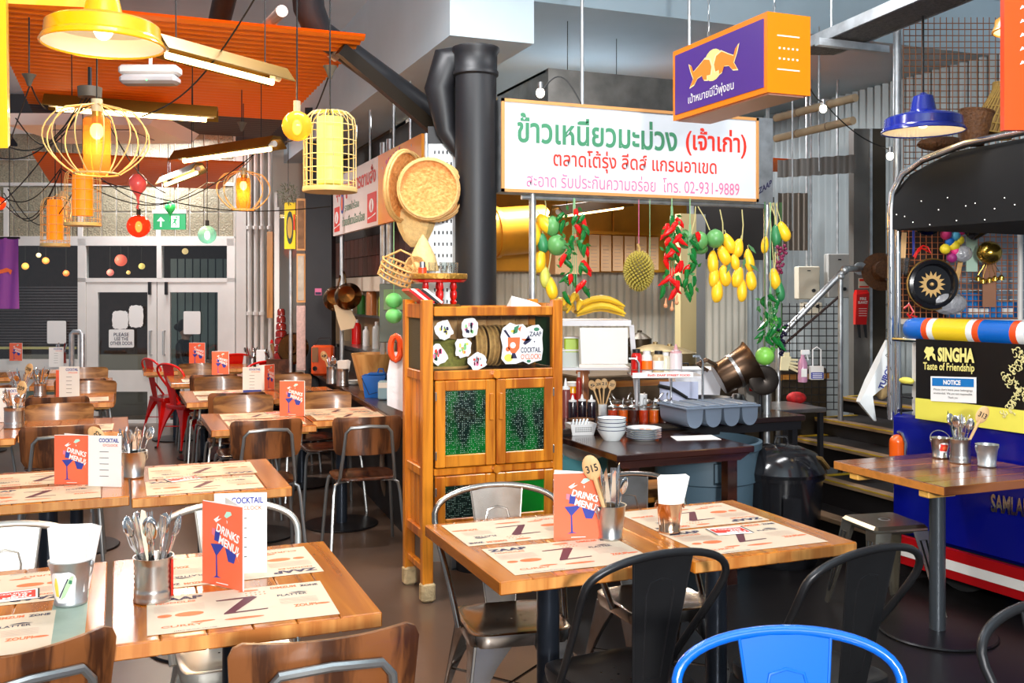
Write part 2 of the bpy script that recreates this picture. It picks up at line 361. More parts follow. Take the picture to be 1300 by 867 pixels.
for k, (px, py, r_, c_, lab) in enumerate(((49, 324, .035, (1, .8, .4), 'small pale yellow ball imitating a lamp reflection, upper left window'), (58, 331, .05, (1, .3, .06), 'orange ball imitating a lamp reflection, upper left window'), (32, 338, .05, (1, .45, .08), 'amber ball imitating a lamp reflection beside the purple flag'), (84, 347, .045, (1, .2, .05), 'red ball imitating a lamp reflection, lower in the left window'), (153.5, 330.5, .085, (1, .16, .1), 'large red ball imitating a lamp reflection in the transom'), (180, 338, .045, (1, .75, .2), 'yellow ball imitating a lamp reflection in the transom middle'), (235, 319, .045, (1, .7, .3), 'yellow ball imitating a lamp reflection, right transom pane'), (140, 346, .05, (1, .25, .2), 'pinkish ball imitating a lamp reflection low in the left transom'), (163, 346, .03, (1, .6, .2), 'tiny amber ball imitating a lamp reflection low in the left transom'))):
    t = thing('lamp_reflection', lab, 'lamp', D(px, py, 14.2), 0, 'imitated lamp reflections in the windows'); g = MB(); g.ball((0, 0, 0), r_, 12, 8); g.build('globe', emis('reflection_glow_%d' % k, c_, .9), t); g = MB(); g.cyl((0, 0, r_), (0, 0, 3.2), .004, n=4); g.build('cord', cord, t)  # added glowing balls behind the panes stand in for lamp reflections
# white column and pipes right of the doors
b = MB(); b.box(-.06, .06, 0, .25, 0, 3.3); o = struct('trim_6', b, whitep, smooth=False); o.location = D(306, 537, 11.6); o.location.z = 0; o.rotation_euler = (0, 0, -YA)
b = MB(); b.box(.1, 1.35, 0, .1, 0, 3.9); o = struct('wall_back', b, mat('pale_wall', C(206, 196, 184), .6), smooth=False); o.location = (*D(306, 537, 12.1).xy, 0); o.rotation_euler = (0, 0, -YA)
b = MB(); b.box(-7.2, -6.2, 0, .1, 0, 3.95); b.box(-7.2, 3.2, 0.12, .2, 3.35, 3.95); o = struct('wall_back', b, mat('dark_head_wall', C(70, 72, 76), .7), smooth=False); o.location = (SY * 11.72, CY * 11.72, 0); o.rotation_euler = (0, 0, -YA)
for k, px in enumerate((317, 325, 333, 343)):
    t = thing('wall_pipe', ('white vertical pipe nearest the entrance door column', 'second white vertical pipe from the entrance doors', 'third white vertical pipe from the entrance doors', 'white vertical pipe beside the framed pictures')[k], 'pipe', (*D(px, 500, 11.5).xy, 0), -YA)
    g = MB(); g.cyl((0, 0, 0), (0, 0, 3.2), .025, n=10); g.build('pipe', whitep, t)
    for z in (1.3, 2.3): g = MB(); g.cyl((0, -.015, z), (0, -.015, z + .04), .035, n=10); g.build('clamp', whitep, t)
# right hand corrugated wall (X = 6.6) and kitchen back wall (Y = 9.3)
def corr(p0, p1, z0, z1, pitch, amp, mtl, name, parent=None, kind=None):
    p0, p1 = Vector(p0), Vector(p1); u = (p1 - p0); L_ = u.length; u = u.normalized(); nn = Vector((u.y, -u.x, 0)); k = int(L_ / pitch * 6); g = MB(); a = []
    for i in range(k + 1):
        q = p0 + u * (L_ * i / k) + nn * amp * math.cos(6.28318 * i / 6); a.append(q)
    g.loft([[Vector((q.x, q.y, z0)) for q in a], [Vector((q.x, q.y, z1)) for q in a]], False, False)
    o = g.build(name, mtl, parent, auto=80)
    if kind: o['kind'] = kind
    return o
cgal = mat('corrugated_galvanised', C(158, 166, 168), .42, .35, var=.12, vscale=3)
corr((6.6, 12.5, 0), (6.6, 4.2, 0), 0, 3.5, .1, .034, cgal, 'wall_right', kind='structure')
corr((2.6, 9.3, 0), (6.62, 9.3, 0), 0, 3.5, .085, .014, mat('corrugated_kitchen', C(226, 220, 204), .5), 'wall_kitchen', kind='structure')
b = MB(); b.box(2.47, 2.5, 9.4, 12.0, 0, 3.5); struct('wall_side', b, mat('kitchen_side_panel', C(96, 78, 60), .6), smooth=False)
# steel column on the right
t = thing('steel_column', 'dark grey steel column beside the red fire blanket box', 'column', (*D(1105, 500, 8.0).xy, 0), -YA)
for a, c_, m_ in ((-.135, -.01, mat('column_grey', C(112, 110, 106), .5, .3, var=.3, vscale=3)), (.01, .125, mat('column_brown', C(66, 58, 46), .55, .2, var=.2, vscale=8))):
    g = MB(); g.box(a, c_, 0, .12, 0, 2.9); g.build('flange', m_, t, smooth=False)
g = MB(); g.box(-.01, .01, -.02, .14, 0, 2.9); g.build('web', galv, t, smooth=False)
# ---- orange corrugated ceiling rafts (ridges run along X)
def raft(X0, X1, Y0, Y1, z, mtl, label, pitch=.1, group='hung corrugated ceiling panels'):
    g = MB(); n = int((Y1 - Y0) / pitch * 6); ring = []
    for i in range(n + 1): ring.append((Y0 + (Y1 - Y0) * i / n, z + .008 * math.cos(6.28318 * i / 6)))
    g.loft([[Vector((X0, y, zz)) for y, zz in ring], [Vector((X1, y, zz)) for y, zz in ring]], False, False)
    g.loft([[Vector((X0, y, zz + .012)) for y, zz in ring], [Vector((X1, y, zz + .012)) for y, zz in ring]], False, False)
    o = g.build('ceiling_raft', mtl, auto=80); return tag(o, label, 'ceiling panel', group)
RZ = 2.98
gr = mat('dark_corrugated', C(78, 70, 72), .5)
raft(-.68, 1.27, 5.35, 6.72, RZ, orangep, 'orange corrugated ceiling sheet nearest the camera above yellow lamp')
raft(-.62, 1.27, 6.77, 8.15, RZ, orangep, 'orange corrugated ceiling sheet behind the white emergency light')
raft(-.62, 1.27, 8.2, 9.15, RZ, gr, 'dark grey corrugated ceiling sheet between orange sheets')
raft(-.68, 1.08, 9.3, 11.7, 2.75, orangep, 'far orange corrugated ceiling sheet before the glass block band')
raft(-2.2, -.9, 7.4, 8.9, RZ, orangep, 'orange corrugated ceiling sheet at left edge of view')
raft(-2.2, -.9, 9.0, 10.6, RZ, mat('navy_sheet', C(36, 52, 72), .6), 'navy ceiling sheet at left edge before the far window')
raft(3.9, 5.4, 6.5, 7.1, 2.62, orangep, 'orange corrugated canopy sheet behind the white sign')
# ================================================================ TABLES
def make_table(X0, X1, Y0, Y1, label, group=None, zt=.75, n=6, th=.04, batten=True, edge=twood, base=True):
    cx, cy = (X0 + X1) / 2, (Y0 + Y1) / 2
    t = thing('wooden_table', label, 'table', (cx, cy, 0), 0, group)
    wx, wy = (X1 - X0) / 2, (Y1 - Y0) / 2; pw_ = 2 * wx / n
    for k in range(n):
        g = MB(); a = -wx + k * pw_
        g.bbox(a + .0006, a + pw_ - .0006, -wy, wy, zt - th, zt, .003); g.build('plank', twood, t, smooth=False)
    for s_ in (-1, 1):                                  # sawn end grain at both ends
        g = MB(); g.box(-wx + .004, wx - .004, min(s_ * wy, s_ * (wy + .0015)), max(s_ * wy, s_ * (wy + .0015)), zt - th + .004, zt - .004); g.build('end_grain', tedge, t, smooth=False)
    if batten:
        for s_ in (-1, 1): g = MB(); g.bbox(-wx + .03, wx - .03, s_ * (wy - .12) - .02, s_ * (wy - .12) + .02, zt - th - .022, zt - th, .003); g.build('batten', mat('pine_batten', C(236, 176, 84), .5, var=.15), t, smooth=False)
    g = MB(); g.cyl((0, 0, .012), (0, 0, zt - th), .038, n=20); g.build('pole', mat('table_pole', C(52, 58, 68), .3, .6), t)
    if base: g = MB(); g.lathe([(.001, 0), (.245, 0), (.25, .006), (.244, .012), (.06, .018), (.001, .018)], n=36); g.build('base_plate', mat('table_base', C(34, 32, 34), .35, .5), t)
    g = MB(); g.box(-.16, .16, -.03, .03, zt - th - .012, zt - th); g.box(-.03, .03, -.16, .16, zt - th - .012, zt - th); g.build('top_bracket', black, t, smooth=False)
    return t
TB = {}
for key, a in dict(
    A1=(-.70, -.03, 2.45, 3.27, 'wooden table at left edge under the napkin bucket'), A2=(-.015, .635, 2.49, 3.27, 'wooden table in left foreground with ribbed cutlery tin'),
    C1=(1.01, 1.64, 2.62, 3.36, 'left half of the centre table pair, under the drinks menu card'), C2=(1.643, 2.27, 2.6, 3.31, 'right half of the centre table pair, under the napkin cup'),
    B1=(-.60, .043, 4.28, 5.03, 'table in second row at left edge with drinks menu card'), B2=(.05, .685, 4.22, 4.98, 'table in second row behind the foreground left table, menu sheets only'),
    T1=(.515, 1.14, 6.1, 6.95, 'aisle table with menu card in front of the dark bar, nearest of its column'), T1b=(1.15, 1.66, 6.3, 6.95, 'table against the dark bar counter, nearest of them'),
    T2=(.47, 1.10, 7.68, 8.6, 'second aisle table with white cocktail menu card'), T2b=(1.11, 1.68, 7.7, 8.55, 'second table along the dark bar counter'),
    T3=(.44, 1.08, 9.35, 10.2, 'third aisle table with red chairs at its left'), T3b=(1.09, 1.65, 9.4, 10.15, 'third table along the dark bar counter'),
    T4=(.24, .92, 10.75, 11.45, 'farthest table before the glass doors'),
    L1=(-.535, .06, 6.28, 6.98, 'third row left table with spoon 302 in front of it'), L0=(-1.2, -.54, 6.2, 7.0, 'third row table at left edge with ribbed tin and spoon'),
    L2=(-.66, -.03, 7.95, 8.7, 'fourth row left table with chair backs around it'), L6=(-1.36, -.68, 7.9, 8.7, 'fourth row table at left edge with small tin and bucket'), L3=(-.72, -.05, 9.5, 10.2, 'fifth row left table near the window'), L4=(-.86, -.2, 10.95, 11.5, 'small far left table by the window bars'),
    L5=(-1.6, -.95, 10.6, 11.3, 'far table at left edge under window blinds')).items():
    TB[key] = make_table(*a[:4], a[4], 'square wooden dining tables')
# thick pale front edges and yellow battens show on the two near tables; painted patches on the left one
pg = mat('worn_teal_paint', C(150, 166, 150), .5, var=.2, vscale=12)
g = MB(); g.box(.205, .29, -.41, .2, .7502, .7508); g.build('paint_patch', pg, TB['A1'], smooth=False)
g = MB(); g.box(-.2, -.14, -.4125, -.4105, .715, .748); g.build('paint_patch', pg, TB['A1'], smooth=False)
# right hand table by the tuk tuk
td = thing('wooden_table', 'brown square table with three metal buckets beside the blue tuk tuk', 'table', (3.62, 3.54, 0), 0, 'square wooden dining tables')
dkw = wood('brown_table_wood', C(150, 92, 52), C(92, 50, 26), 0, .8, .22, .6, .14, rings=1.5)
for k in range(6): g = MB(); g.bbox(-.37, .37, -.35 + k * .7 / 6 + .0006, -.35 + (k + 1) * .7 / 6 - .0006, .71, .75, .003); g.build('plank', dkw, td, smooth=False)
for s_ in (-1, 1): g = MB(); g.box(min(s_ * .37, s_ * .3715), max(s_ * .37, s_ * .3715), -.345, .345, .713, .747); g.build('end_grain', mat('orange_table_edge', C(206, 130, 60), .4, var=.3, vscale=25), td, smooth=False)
for s_ in (-1, 1): g = MB(); g.bbox(-.36, -.2, s_ * .22 - .03, s_ * .22 + .03, .68, .71, .004); g.build('batten', mat('pine_batten', C(236, 176, 84), .5, var=.15), td, smooth=False)
g = MB(); g.cyl((-.1, -.04, .012), (-.1, -.04, .71), .036, n=20); g.build('pole', mat('grey_pole', C(92, 98, 104), .3, .7), td)
g = MB(); g.lathe([(.001, 0), (.255, 0), (.26, .006), (.254, .012), (.06, .018), (.001, .018)], (-.1, -.04, 0), n=36); g.build('base_plate', mat('table_base', C(34, 32, 34), .35, .5), td)

# ================================================================ CHAIRS
def make_metal_chair(label, m, cap=None):
    t = thing('metal_chair', label, 'chair'); H_ = .45
    # seat pan: rounded square with a raised rim and dished centre
    def rr(w, d_, z, k=.3, n=28, yo=0): return [(w * math.copysign(abs(math.cos(6.28318 * i / n)) ** k, math.cos(6.28318 * i / n)), yo + d_ * math.copysign(abs(math.sin(6.28318 * i / n)) ** k, math.sin(6.28318 * i / n)), z) for i in range(n)]
    g = MB(); g.loft([rr(.175, .17, H_ - .045), rr(.18, .175, H_ - .02), rr(.178, .173, H_ - .004), rr(.168, .163, H_), rr(.15, .146, H_ - .006), rr(.08, .075, H_ - .008, .6), rr(.004, .004, H_ - .008, 1)], False); g.build('seat', m, t)
    g = MB()
    for i in range(5): g.cyl((.05 * math.cos(i * 1.2566), .05 * math.sin(i * 1.2566), H_ - .0078), (.05 * math.cos(i * 1.2566), .05 * math.sin(i * 1.2566), H_ - .0072), .004, n=8)
    g.build('drain_hole', blackg, t)
    # legs: bent sheet, wide at the top with a curved arch, narrow at the foot
    for sx in (-1, 1):
        for sy in (-1, 1):
            top = Vector((sx * .165, sy * .16, H_ - .04)); bot = Vector((sx * .225, sy * .225, 0)); g = MB(); rings = []
            for q in range(7):
                u = q / 6; c = top.lerp(bot, u); wd = .012 + .105 * (1 - u) ** 3 + .016 * (1 - u); o = .004
                rings.append([c, c + Vector((-sx * wd, 0, 0)), c + Vector((-sx * wd, -sy * o, 0)), c + Vector((-sx * o, -sy * o, 0)), c + Vector((-sx * o, -sy * wd, 0)), c + Vector((0, -sy * wd, 0))])
            g.loft(rings, True); g.tube([top + Vector((-sx * .005, -sy * .005, 0)), bot + Vector((-sx * .005, -sy * .005, 0))], .007, 6); o = g.build('leg', m, t)
            f_ = MB(); f_.box(bot.x - .012, bot.x + .012, bot.y - .012, bot.y + .012, 0, .02); f_.build('foot_cap', rubber, o, smooth=False)
    g = MB(); g.tube([(-.19, -.19, .22), (.19, .19, .22)], .005, 6); g.tube([(.19, -.19, .22), (-.19, .19, .22)], .005, 6); g.build('cross_brace', m, t)
    # tube hoop and tapered splat
    pts = [(-.19, .02, H_ - .02), (-.20, -.04, .52), (-.225, -.14, .66), (-.24, -.20, .755)]
    for i in range(1, 12):
        a = math.pi * (1 - i / 12); pts.append((.24 * math.cos(a), -.20 - .045 * math.sin(a), .755 + .105 * math.sin(a) ** .8))
    pts += [(.24, -.20, .755), (.225, -.14, .66), (.20, -.04, .52), (.19, .02, H_ - .02)]
    sm = []
    for i in range(len(pts) - 1):
        p0, p1 = Vector(pts[i]), Vector(pts[i + 1]); sm += [p0, p0.lerp(p1, .5)]
    sm.append(Vector(pts[-1])); sm2 = [sm[0]] + [(sm[i - 1] + sm[i] * 2 + sm[i + 1]) / 4 for i in range(1, len(sm) - 1)] + [sm[-1]]
    g = MB(); g.tube(sm2, .0115, 10); g.build('back_hoop', m, t)
    def sp(z): u = (z - H_) / .4; return -.165 - .07 * u, .055 + .043 * u
    zs = [H_ - .02, .5, .6, .7, .8, .852]; g = MB()
    r_ = []
    for z in zs:
        y, w_ = sp(z); r_.append([(-w_, y, z), (w_, y, z), (w_, y - .002, z), (-w_, y - .002, z)])
    g.loft(r_, True)
    for s_ in (-1, 1): g.tube([(s_ * sp(z)[1], sp(z)[0], z) for z in zs], .0035, 6)
    o = g.build('splat', m, t)
    ye = []
    for (zz, ww) in ((.49, .028), (.74, .045), (.775, .036), (.785, .0), (.775, -.036), (.74, -.045), (.49, -.028)): ye.append((ww, sp(zz)[0], zz))
    g = MB(); g.tube([(a, b_, c + 0) for a, b_, c in ye] , .004, 6, True); g.build('embossed_rib', m, o)
    return t
def make_wood_chair(label):
    t = thing('plywood_chair', label, 'chair'); tb = mat('chair_tube_grey', C(150, 152, 152), .3, .8)
    g = MB(); n = 26
    def rr(w, d_, z, k=.45): return [(w * math.copysign(abs(math.cos(6.28318 * i / n)) ** k, math.cos(6.28318 * i / n)), d_ * math.copysign(abs(math.sin(6.28318 * i / n)) ** k, math.sin(6.28318 * i / n)), z) for i in range(n)]
    g.loft([rr(.19, .185, .445), rr(.195, .19, .45), rr(.195, .19, .456), rr(.188, .183, .46), rr(.1, .1, .452, .8), rr(.003, .003, .45, 1)], True); g.build('seat', wood('dark_seat_plywood', C(86, 52, 38), C(44, 26, 20), 1, .8, .25, .5, .15), t)
    # curved backrest (front face lighter)
    def back(off, th, nm, m_, par):
        g = MB(); rows = []; ni = 14
        zz = [.60, .61, .64, .70, .76, .80, .822, .83]; ww = [.165, .185, .2, .204, .208, .21, .2, .18]
        for s_ in (0, 1):
            for z, w_ in (zip(zz, ww) if s_ == 0 else reversed(list(zip(zz, ww)))):
                row = []
                for i in range(ni + 1):
                    u = -1 + 2 * i / ni; x = w_ * u; row.append((x, -.205 + .045 * u * u - .12 * (z - .6) + off + s_ * th, z))
                rows.append(row)
        rows.append(rows[0]); k = ni + 1; vs = [p for r__ in rows for p in r__]; fs = []
        for a in range(len(rows) - 1):
            for i in range(ni): fs.append((a * k + i, a * k + i + 1, (a + 1) * k + i + 1, (a + 1) * k + i))
        h = len(zz)
        for a in range(h - 1):
            b2 = 2 * h - 1 - a
            fs.append((a * k, (a + 1) * k, (b2 - 1) * k, b2 * k)); fs.append((a * k + ni, b2 * k + ni, (b2 - 1) * k + ni, (a + 1) * k + ni))
        g.add(vs, fs); return g.build(nm, m_, par)
    bk = back(0, .009, 'backrest', dwood, t); back(.0092, .003, 'front_veneer', lwood, bk)
    # tube frame: hoop behind the back running down to the seat
    pts = [(-.17, .1, .437), (-.17, -.14, .437), (-.165, -.185, .47), (-.15, -.215, .6), (-.135, -.232, .74), (-.11, -.240, .77), (0, -.247, .778), (.11, -.240, .77), (.135, -.232, .74), (.15, -.215, .6), (.165, -.185, .47), (.17, -.14, .437), (.17, .1, .437)]
    g = MB(); g.tube(pts, .0105, 8); g.build('back_frame', tb, t)
    for sx in (-1, 1):
        g = MB(); g.tube([(sx * .1, -.11, .437), (sx * .165, -.14, .437), (sx * .19, -.155, .42), (sx * .2, -.17, .36), (sx * .225, -.235, .0)], .0105, 8); g.build('leg', tb, t)
        g = MB(); g.tube([(sx * .1, .11, .437), (sx * .165, .13, .437), (sx * .19, .14, .42), (sx * .2, .15, .36), (sx * .225, .2, .0)], .0105, 8); g.build('leg', tb, t)
    g = MB()
    for sx in (-1, 1): g.tube([(sx * .11, -.13, .437), (sx * .11, .13, .437)], .009, 6)
    g.build('seat_frame', tb, t); return t
GM = 'gunmetal metal chairs'
mc = make_metal_chair('gunmetal hoop back chair behind the left half of the centre table', gun); mc.location = (1.27, 3.18, 0); mc.rotation_euler = (0, 0, R(172)); mc['group'] = GM
dup(mc, (1.85, 3.19, 0), R(180), 'copper brown hoop back metal chair behind the drinks menu card', GM)
lg = mat('pale_steel_chair', C(200, 198, 190), .3, .75)
lc = make_metal_chair('pale steel hoop back chair behind the foreground left table', lg); lc.location = (.345, 3.22, 0); lc.rotation_euler = (0, 0, R(182)); lc['group'] = GM
dup(lc, (-.33, 3.16, 0), R(178), 'pale steel hoop back chair at left edge beside the napkin bucket', GM)
bc = make_metal_chair('black metal chair with its back to us at left of the centre table', dgun); bc.location = (1.38, 2.60, 0); bc.rotation_euler = (0, 0, R(4)); bc['group'] = GM
dup(bc, (1.93, 2.42, 0), R(8), 'black metal chair with its back to us at right of the centre table', GM)
o = dup(bc, (2.0, 1.42, 0), R(175), 'black metal chair cut off at the bottom right corner', GM)
blc = make_metal_chair('bright blue metal chair at the bottom edge', skyblue); blc.location = (1.23, 1.50, 0); blc.rotation_euler = (0, 0, R(160)); blc['group'] = GM
rc = make_metal_chair('bright red metal chair, front one of the pair near the doors', red); rc.location = (.66, 10.42, 0); rc.rotation_euler = (0, 0, R(-62)); rc['group'] = GM
dup(rc, (.52, 11.25, 0), R(-70), 'bright red metal chair, rear one of the pair near the doors', GM)
dup(rc, (1.35, 10.55, 0), R(20), 'bright red metal chair right of the far table, nearer one', GM)
dup(rc, (1.2, 11.85, 0), R(10), 'bright red metal chair right of the far table, farther one', GM)
GW = 'plywood back chairs'
wc = make_wood_chair('plywood chair in the bottom foreground, pushed to the foreground left table'); wc.location = (.425, 2.34, 0); wc['group'] = GW
wp = [(-.27, 2.48, 24, 'plywood chair in the bottom left corner'), (-.30, 6.22, 0, 'dark back plywood chair right behind the second row menu card'), (-.36, 7.02, 180, 'plywood chair facing us behind the third row left table'),
      (-.40, 7.88, 0, 'dark back plywood chair in front of fourth row left table'), (-.22, 8.75, 180, 'plywood chair facing us behind fourth row left table'), (-.30, 9.42, 0, 'dark back plywood chair in front of fifth row left table'), (-.3, 10.35, 180, 'plywood chair facing us behind fifth row left table'),
      (.80, 6.06, 2, 'grain patterned plywood chair with its back to us at the nearest aisle table'), (1.40, 5.98, -4, 'grain patterned plywood chair by the bar with seat and legs in full view'), (.83, 7.1, 178, 'plywood chair facing us behind the nearest aisle table'), (1.42, 7.12, 182, 'plywood chair facing us behind the nearest bar side table'),
      (.82, 7.72, 0, 'dark plywood chair at the near side of the second aisle table'), (1.38, 7.66, 0, 'dark plywood chair at the near side of the second bar side table'), (.82, 8.78, 180, 'plywood chair facing us behind the second aisle table'), (1.42, 8.8, 180, 'plywood chair facing us behind the second bar side table'),
      (.80, 9.42, 0, 'dark plywood chair at the near side of the third aisle table'), (1.4, 9.40, 0, 'dark plywood chair at the near side of the third bar side table'), (.78, 10.5, 180, 'plywood chair facing us behind the third aisle table'),
      (-1.06, 8.9, 30, 'dark plywood chair cut off at the left edge under the purple flag')]
for x, y, r_, lab in wp: dup(wc, (x, y, 0), R(r_), lab, GW)
# stool beside the tuk tuk
st = thing('metal_stool', 'square gunmetal stool beside the right hand table', 'stool', (3.52, 3.84, 0), R(-8))
stm = mat('stool_metal', C(176, 168, 152), .25, .9, var=.2)
g = MB(); g.bbox(-.15, .15, -.15, .15, .41, .45, .015); g.build('seat', stm, st, smooth=False)
g = MB(); g.lathe([(.02, .4515), (.026, .4505), (.03, .4505)], n=16); g.build('hand_hole', galv, st)
for sx in (-1, 1):
    for sy in (-1, 1):
        top, bot = Vector((sx * .145, sy * .145, .42)), Vector((sx * .205, sy * .205, 0)); g = MB(); rings = []
        for q in range(5):
            u = q / 4; c = top.lerp(bot, u); wd = .085 * (1 - u) + .03 * u; o_ = .004
            rings.append([c, c + Vector((-sx * wd, 0, 0)), c + Vector((-sx * wd, -sy * o_, 0)), c + Vector((-sx * o_, -sy * o_, 0)), c + Vector((-sx * o_, -sy * wd, 0)), c + Vector((0, -sy * wd, 0))])
        g.loft(rings); o = g.build('leg', stm, st)
        g = MB()
        for ax in (0, 1):
            pts = []
            for u, k in ((.1, .3), (.1, .7), (.8, .7), (.85, .5), (.8, .3)):
                c = top.lerp(bot, u); wd = (.085 * (1 - u) + .03 * u) * k
                pts.append(c + (Vector((-sx * wd, sy * .003, 0)) if ax == 0 else Vector((sx * .003, -sy * wd, 0))))
            g.tube(pts, .003, 6, True)
        g.build('pressed_groove', black, o)
# ================================================================ GREEN GLASS CABINET
cb = thing('display_cabinet', 'orange teak cabinet with green patterned glass doors and cocktail stickers', 'cabinet', (1.43, 4.79, 0))
W_, DP, ZT_ = .785, .38, 1.535
def cpart(name, boxes, m=cabw, parent=cb, bev=.004):
    g = MB()
    for q in boxes: g.bbox(*q, bev)
    return g.build(name, m, parent, smooth=False)
for x in (0, W_ - .062):
    for y in (0, DP - .05): o = cpart('corner_post', [(x, x + .056, y, y + .05, .09, ZT_)]); 
fb = mat('foot_tape', C(206, 180, 136), .8, bump=.8, bscale=60, var=.3, vscale=30)
for x in (-.006, W_ - .068):
    for y in (-.008, DP - .06): cpart('foot_block', [(x, x + .074, y, y + .066, .0, .10)], fb, cb, .012)
cpart('top_rail', [(.062, W_ - .062, .004, .044, 1.452, 1.50), (.062, W_ - .062, DP - .04, DP - .01, 1.452, 1.50)]); cpart('top_rail', [(.006, .05, .05, DP - .05, 1.44, 1.515)]); cpart('top_rail', [(W_ - .05, W_ - .006, .05, DP - .05, 1.44, 1.515)])
cpart('top_panel', [(.05, W_ - .05, .02, DP - .02, 1.488, 1.494)], barw, cb, .001)
cpart('shelf_rail', [(.062, W_ - .062, .002, .046, 1.125, 1.172)]); cpart('middle_rail', [(.062, W_ - .062, .002, .046, .638, .674)]); cpart('bottom_rail', [(.062, W_ - .062, .002, .046, .30, .35)])
for x in (.008, W_ - .052):
    cpart('side_rail', [(x, x + .044, .05, DP - .05, 1.12, 1.17)]); cpart('side_rail', [(x, x + .044, .05, DP - .05, .63, .675)]); cpart('side_rail', [(x, x + .044, .05, DP - .05, .31, .36)]); cpart('stretcher', [(x + .005, x + .035, .05, DP - .05, .14, .175)])
    for k in range(5): cpart('side_slat', [(x + .018, x + .026, .05 + k * .056, .05 + k * .056 + .054, .36, .63)])
    for k in range(2): cpart('side_panel', [(x + .018, x + .026, .05 + k * .14, .05 + k * .14 + .139, .675, 1.12)])
cpart('shelf_board', [(.05, W_ - .05, .03, DP - .02, 1.158, 1.17)], barw); cpart('bottom_board', [(.05, W_ - .05, .03, DP - .02, .34, .355)], barw); cpart('middle_board', [(.05, W_ - .05, .03, DP - .02, .65, .662)], barw)
for k in range(8): cpart('back_board', [(.05 + k * .0855, .05 + k * .0855 + .0845, DP - .028, DP - .018, .355 if k < 7 else .355, 1.45)], wood('pale_back_board', C(226, 176, 118), C(200, 146, 90), 2, .8, .5, .1, .15))
g = MB(); g.box(.062, W_ - .062, .02, .024, 1.172, 1.452); g.build('vitrine_glass', glass('vitrine_glass', (.97, .98, .97), .02, 0), cb, smooth=False)
ms = mat('fine_dark_mesh', C(66, 62, 40), .6, bump=.8, bscale=200)
g = MB(); g.box(.02, .026, .05, DP - .05, 1.172, 1.44); g.build('side_mesh', ms, cb, smooth=False)
g = MB(); g.box(W_ - .026, W_ - .02, .05, DP - .05, 1.172, 1.44); g.build('side_mesh', mat('green_cloth', C(24, 90, 50), .6), cb, smooth=False)
# patterned green glass: dark figured glass with white specks and green folds behind
def green_glass():
    m, N, L, b = nt('patterned_green_glass'); tc = N.new('ShaderNodeTexCoord')
    n = N.new('ShaderNodeTexNoise'); n.inputs['Scale'].default_value = 5; mp = N.new('ShaderNodeMapping'); mp.inputs['Scale'].default_value = (1.6, 1, .7)
    L.new(tc.outputs['Object'], mp.inputs[0]); L.new(mp.outputs[0], n.inputs['Vector'])
    cr = N.new('ShaderNodeValToRGB'); cr.color_ramp.elements[0].position = .46; cr.color_ramp.elements[0].color = (*C(8, 34, 26), 1); cr.color_ramp.elements[1].position = .74; cr.color_ramp.elements[1].color = (*C(8, 116, 40), 1)
    L.new(n.outputs['Fac'], cr.inputs[0])
    v = N.new('ShaderNodeTexVoronoi'); v.inputs['Scale'].default_value = 100; v.inputs['Randomness'].default_value = .25; L.new(tc.outputs['Object'], v.inputs['Vector'])
    lt = N.new('ShaderNodeMath'); lt.operation = 'LESS_THAN'; lt.inputs[1].default_value = .17; L.new(v.outputs['Distance'], lt.inputs[0])
    mx = N.new('ShaderNodeMix'); mx.data_type = 'RGBA'; L.new(lt.outputs[0], mx.inputs[0]); L.new(cr.outputs[0], mx.inputs[6]); mx.inputs[7].default_value = (*C(196, 220, 204), 1)
    L.new(mx.outputs[2], b.inputs['Base Color']); b.inputs['Roughness'].default_value = .12; b.inputs['Coat Weight'].default_value = .5
    bp = N.new('ShaderNodeBump'); bp.inputs['Strength'].default_value = .6; bp.inputs['Distance'].default_value = .004; L.new(v.outputs['Distance'], bp.inputs['Height']); L.new(bp.outputs[0], b.inputs['Normal']); return m
gg = green_glass(); gp = mat('plain_green_cloth_glass', C(6, 132, 34), .25, var=.35, vscale=5, coat=.4)
for x0, x1, z0, z1, gm in ((.065, .390, .68, 1.122, gg), (.395, .72, .68, 1.122, gg), (.065, .390, .355, .635, gg), (.395, .72, .355, .635, gp)):
    dr = bpy.data.objects.new('cabinet_door', None); sc.collection.objects.link(dr); dr.parent = cb
    fw = .052
    cpart('door_stile', [(x0, x0 + fw, -.012, .012, z0, z1)], parent=dr); cpart('door_stile', [(x1 - fw, x1, -.012, .012, z0, z1)], parent=dr)
    cpart('door_rail', [(x0 + fw, x1 - fw, -.01, .012, z1 - fw, z1)], parent=dr); cpart('door_rail', [(x0 + fw, x1 - fw, -.01, .012, z0, z0 + fw + .01)], parent=dr)
    g = MB(); g.box(x0 + fw, x1 - fw, 0, .006, z0 + fw, z1 - fw); g.build('glass_pane', gm, dr, smooth=False)
    hx = x1 - .036 if x0 < .2 else x0 + .012
    cpart('pull_strip', [(hx, hx + .022, -.024, -.01, z1 - .21, z1 - .07)], parent=dr)
    hx = x0 - .003 if x0 < .2 else x1 - .005
    for z in (z0 + .04, z1 - .1): cpart('hinge', [(hx, hx + .008, -.016, -.008, z, z + .045)], steel, dr, .002)
for z in (1.148, .657): g = MB(); g.cyl((.3925, .006, z), (.3925, -.03, z), .022, n=8); g.build('turn_button', cabw, cb)
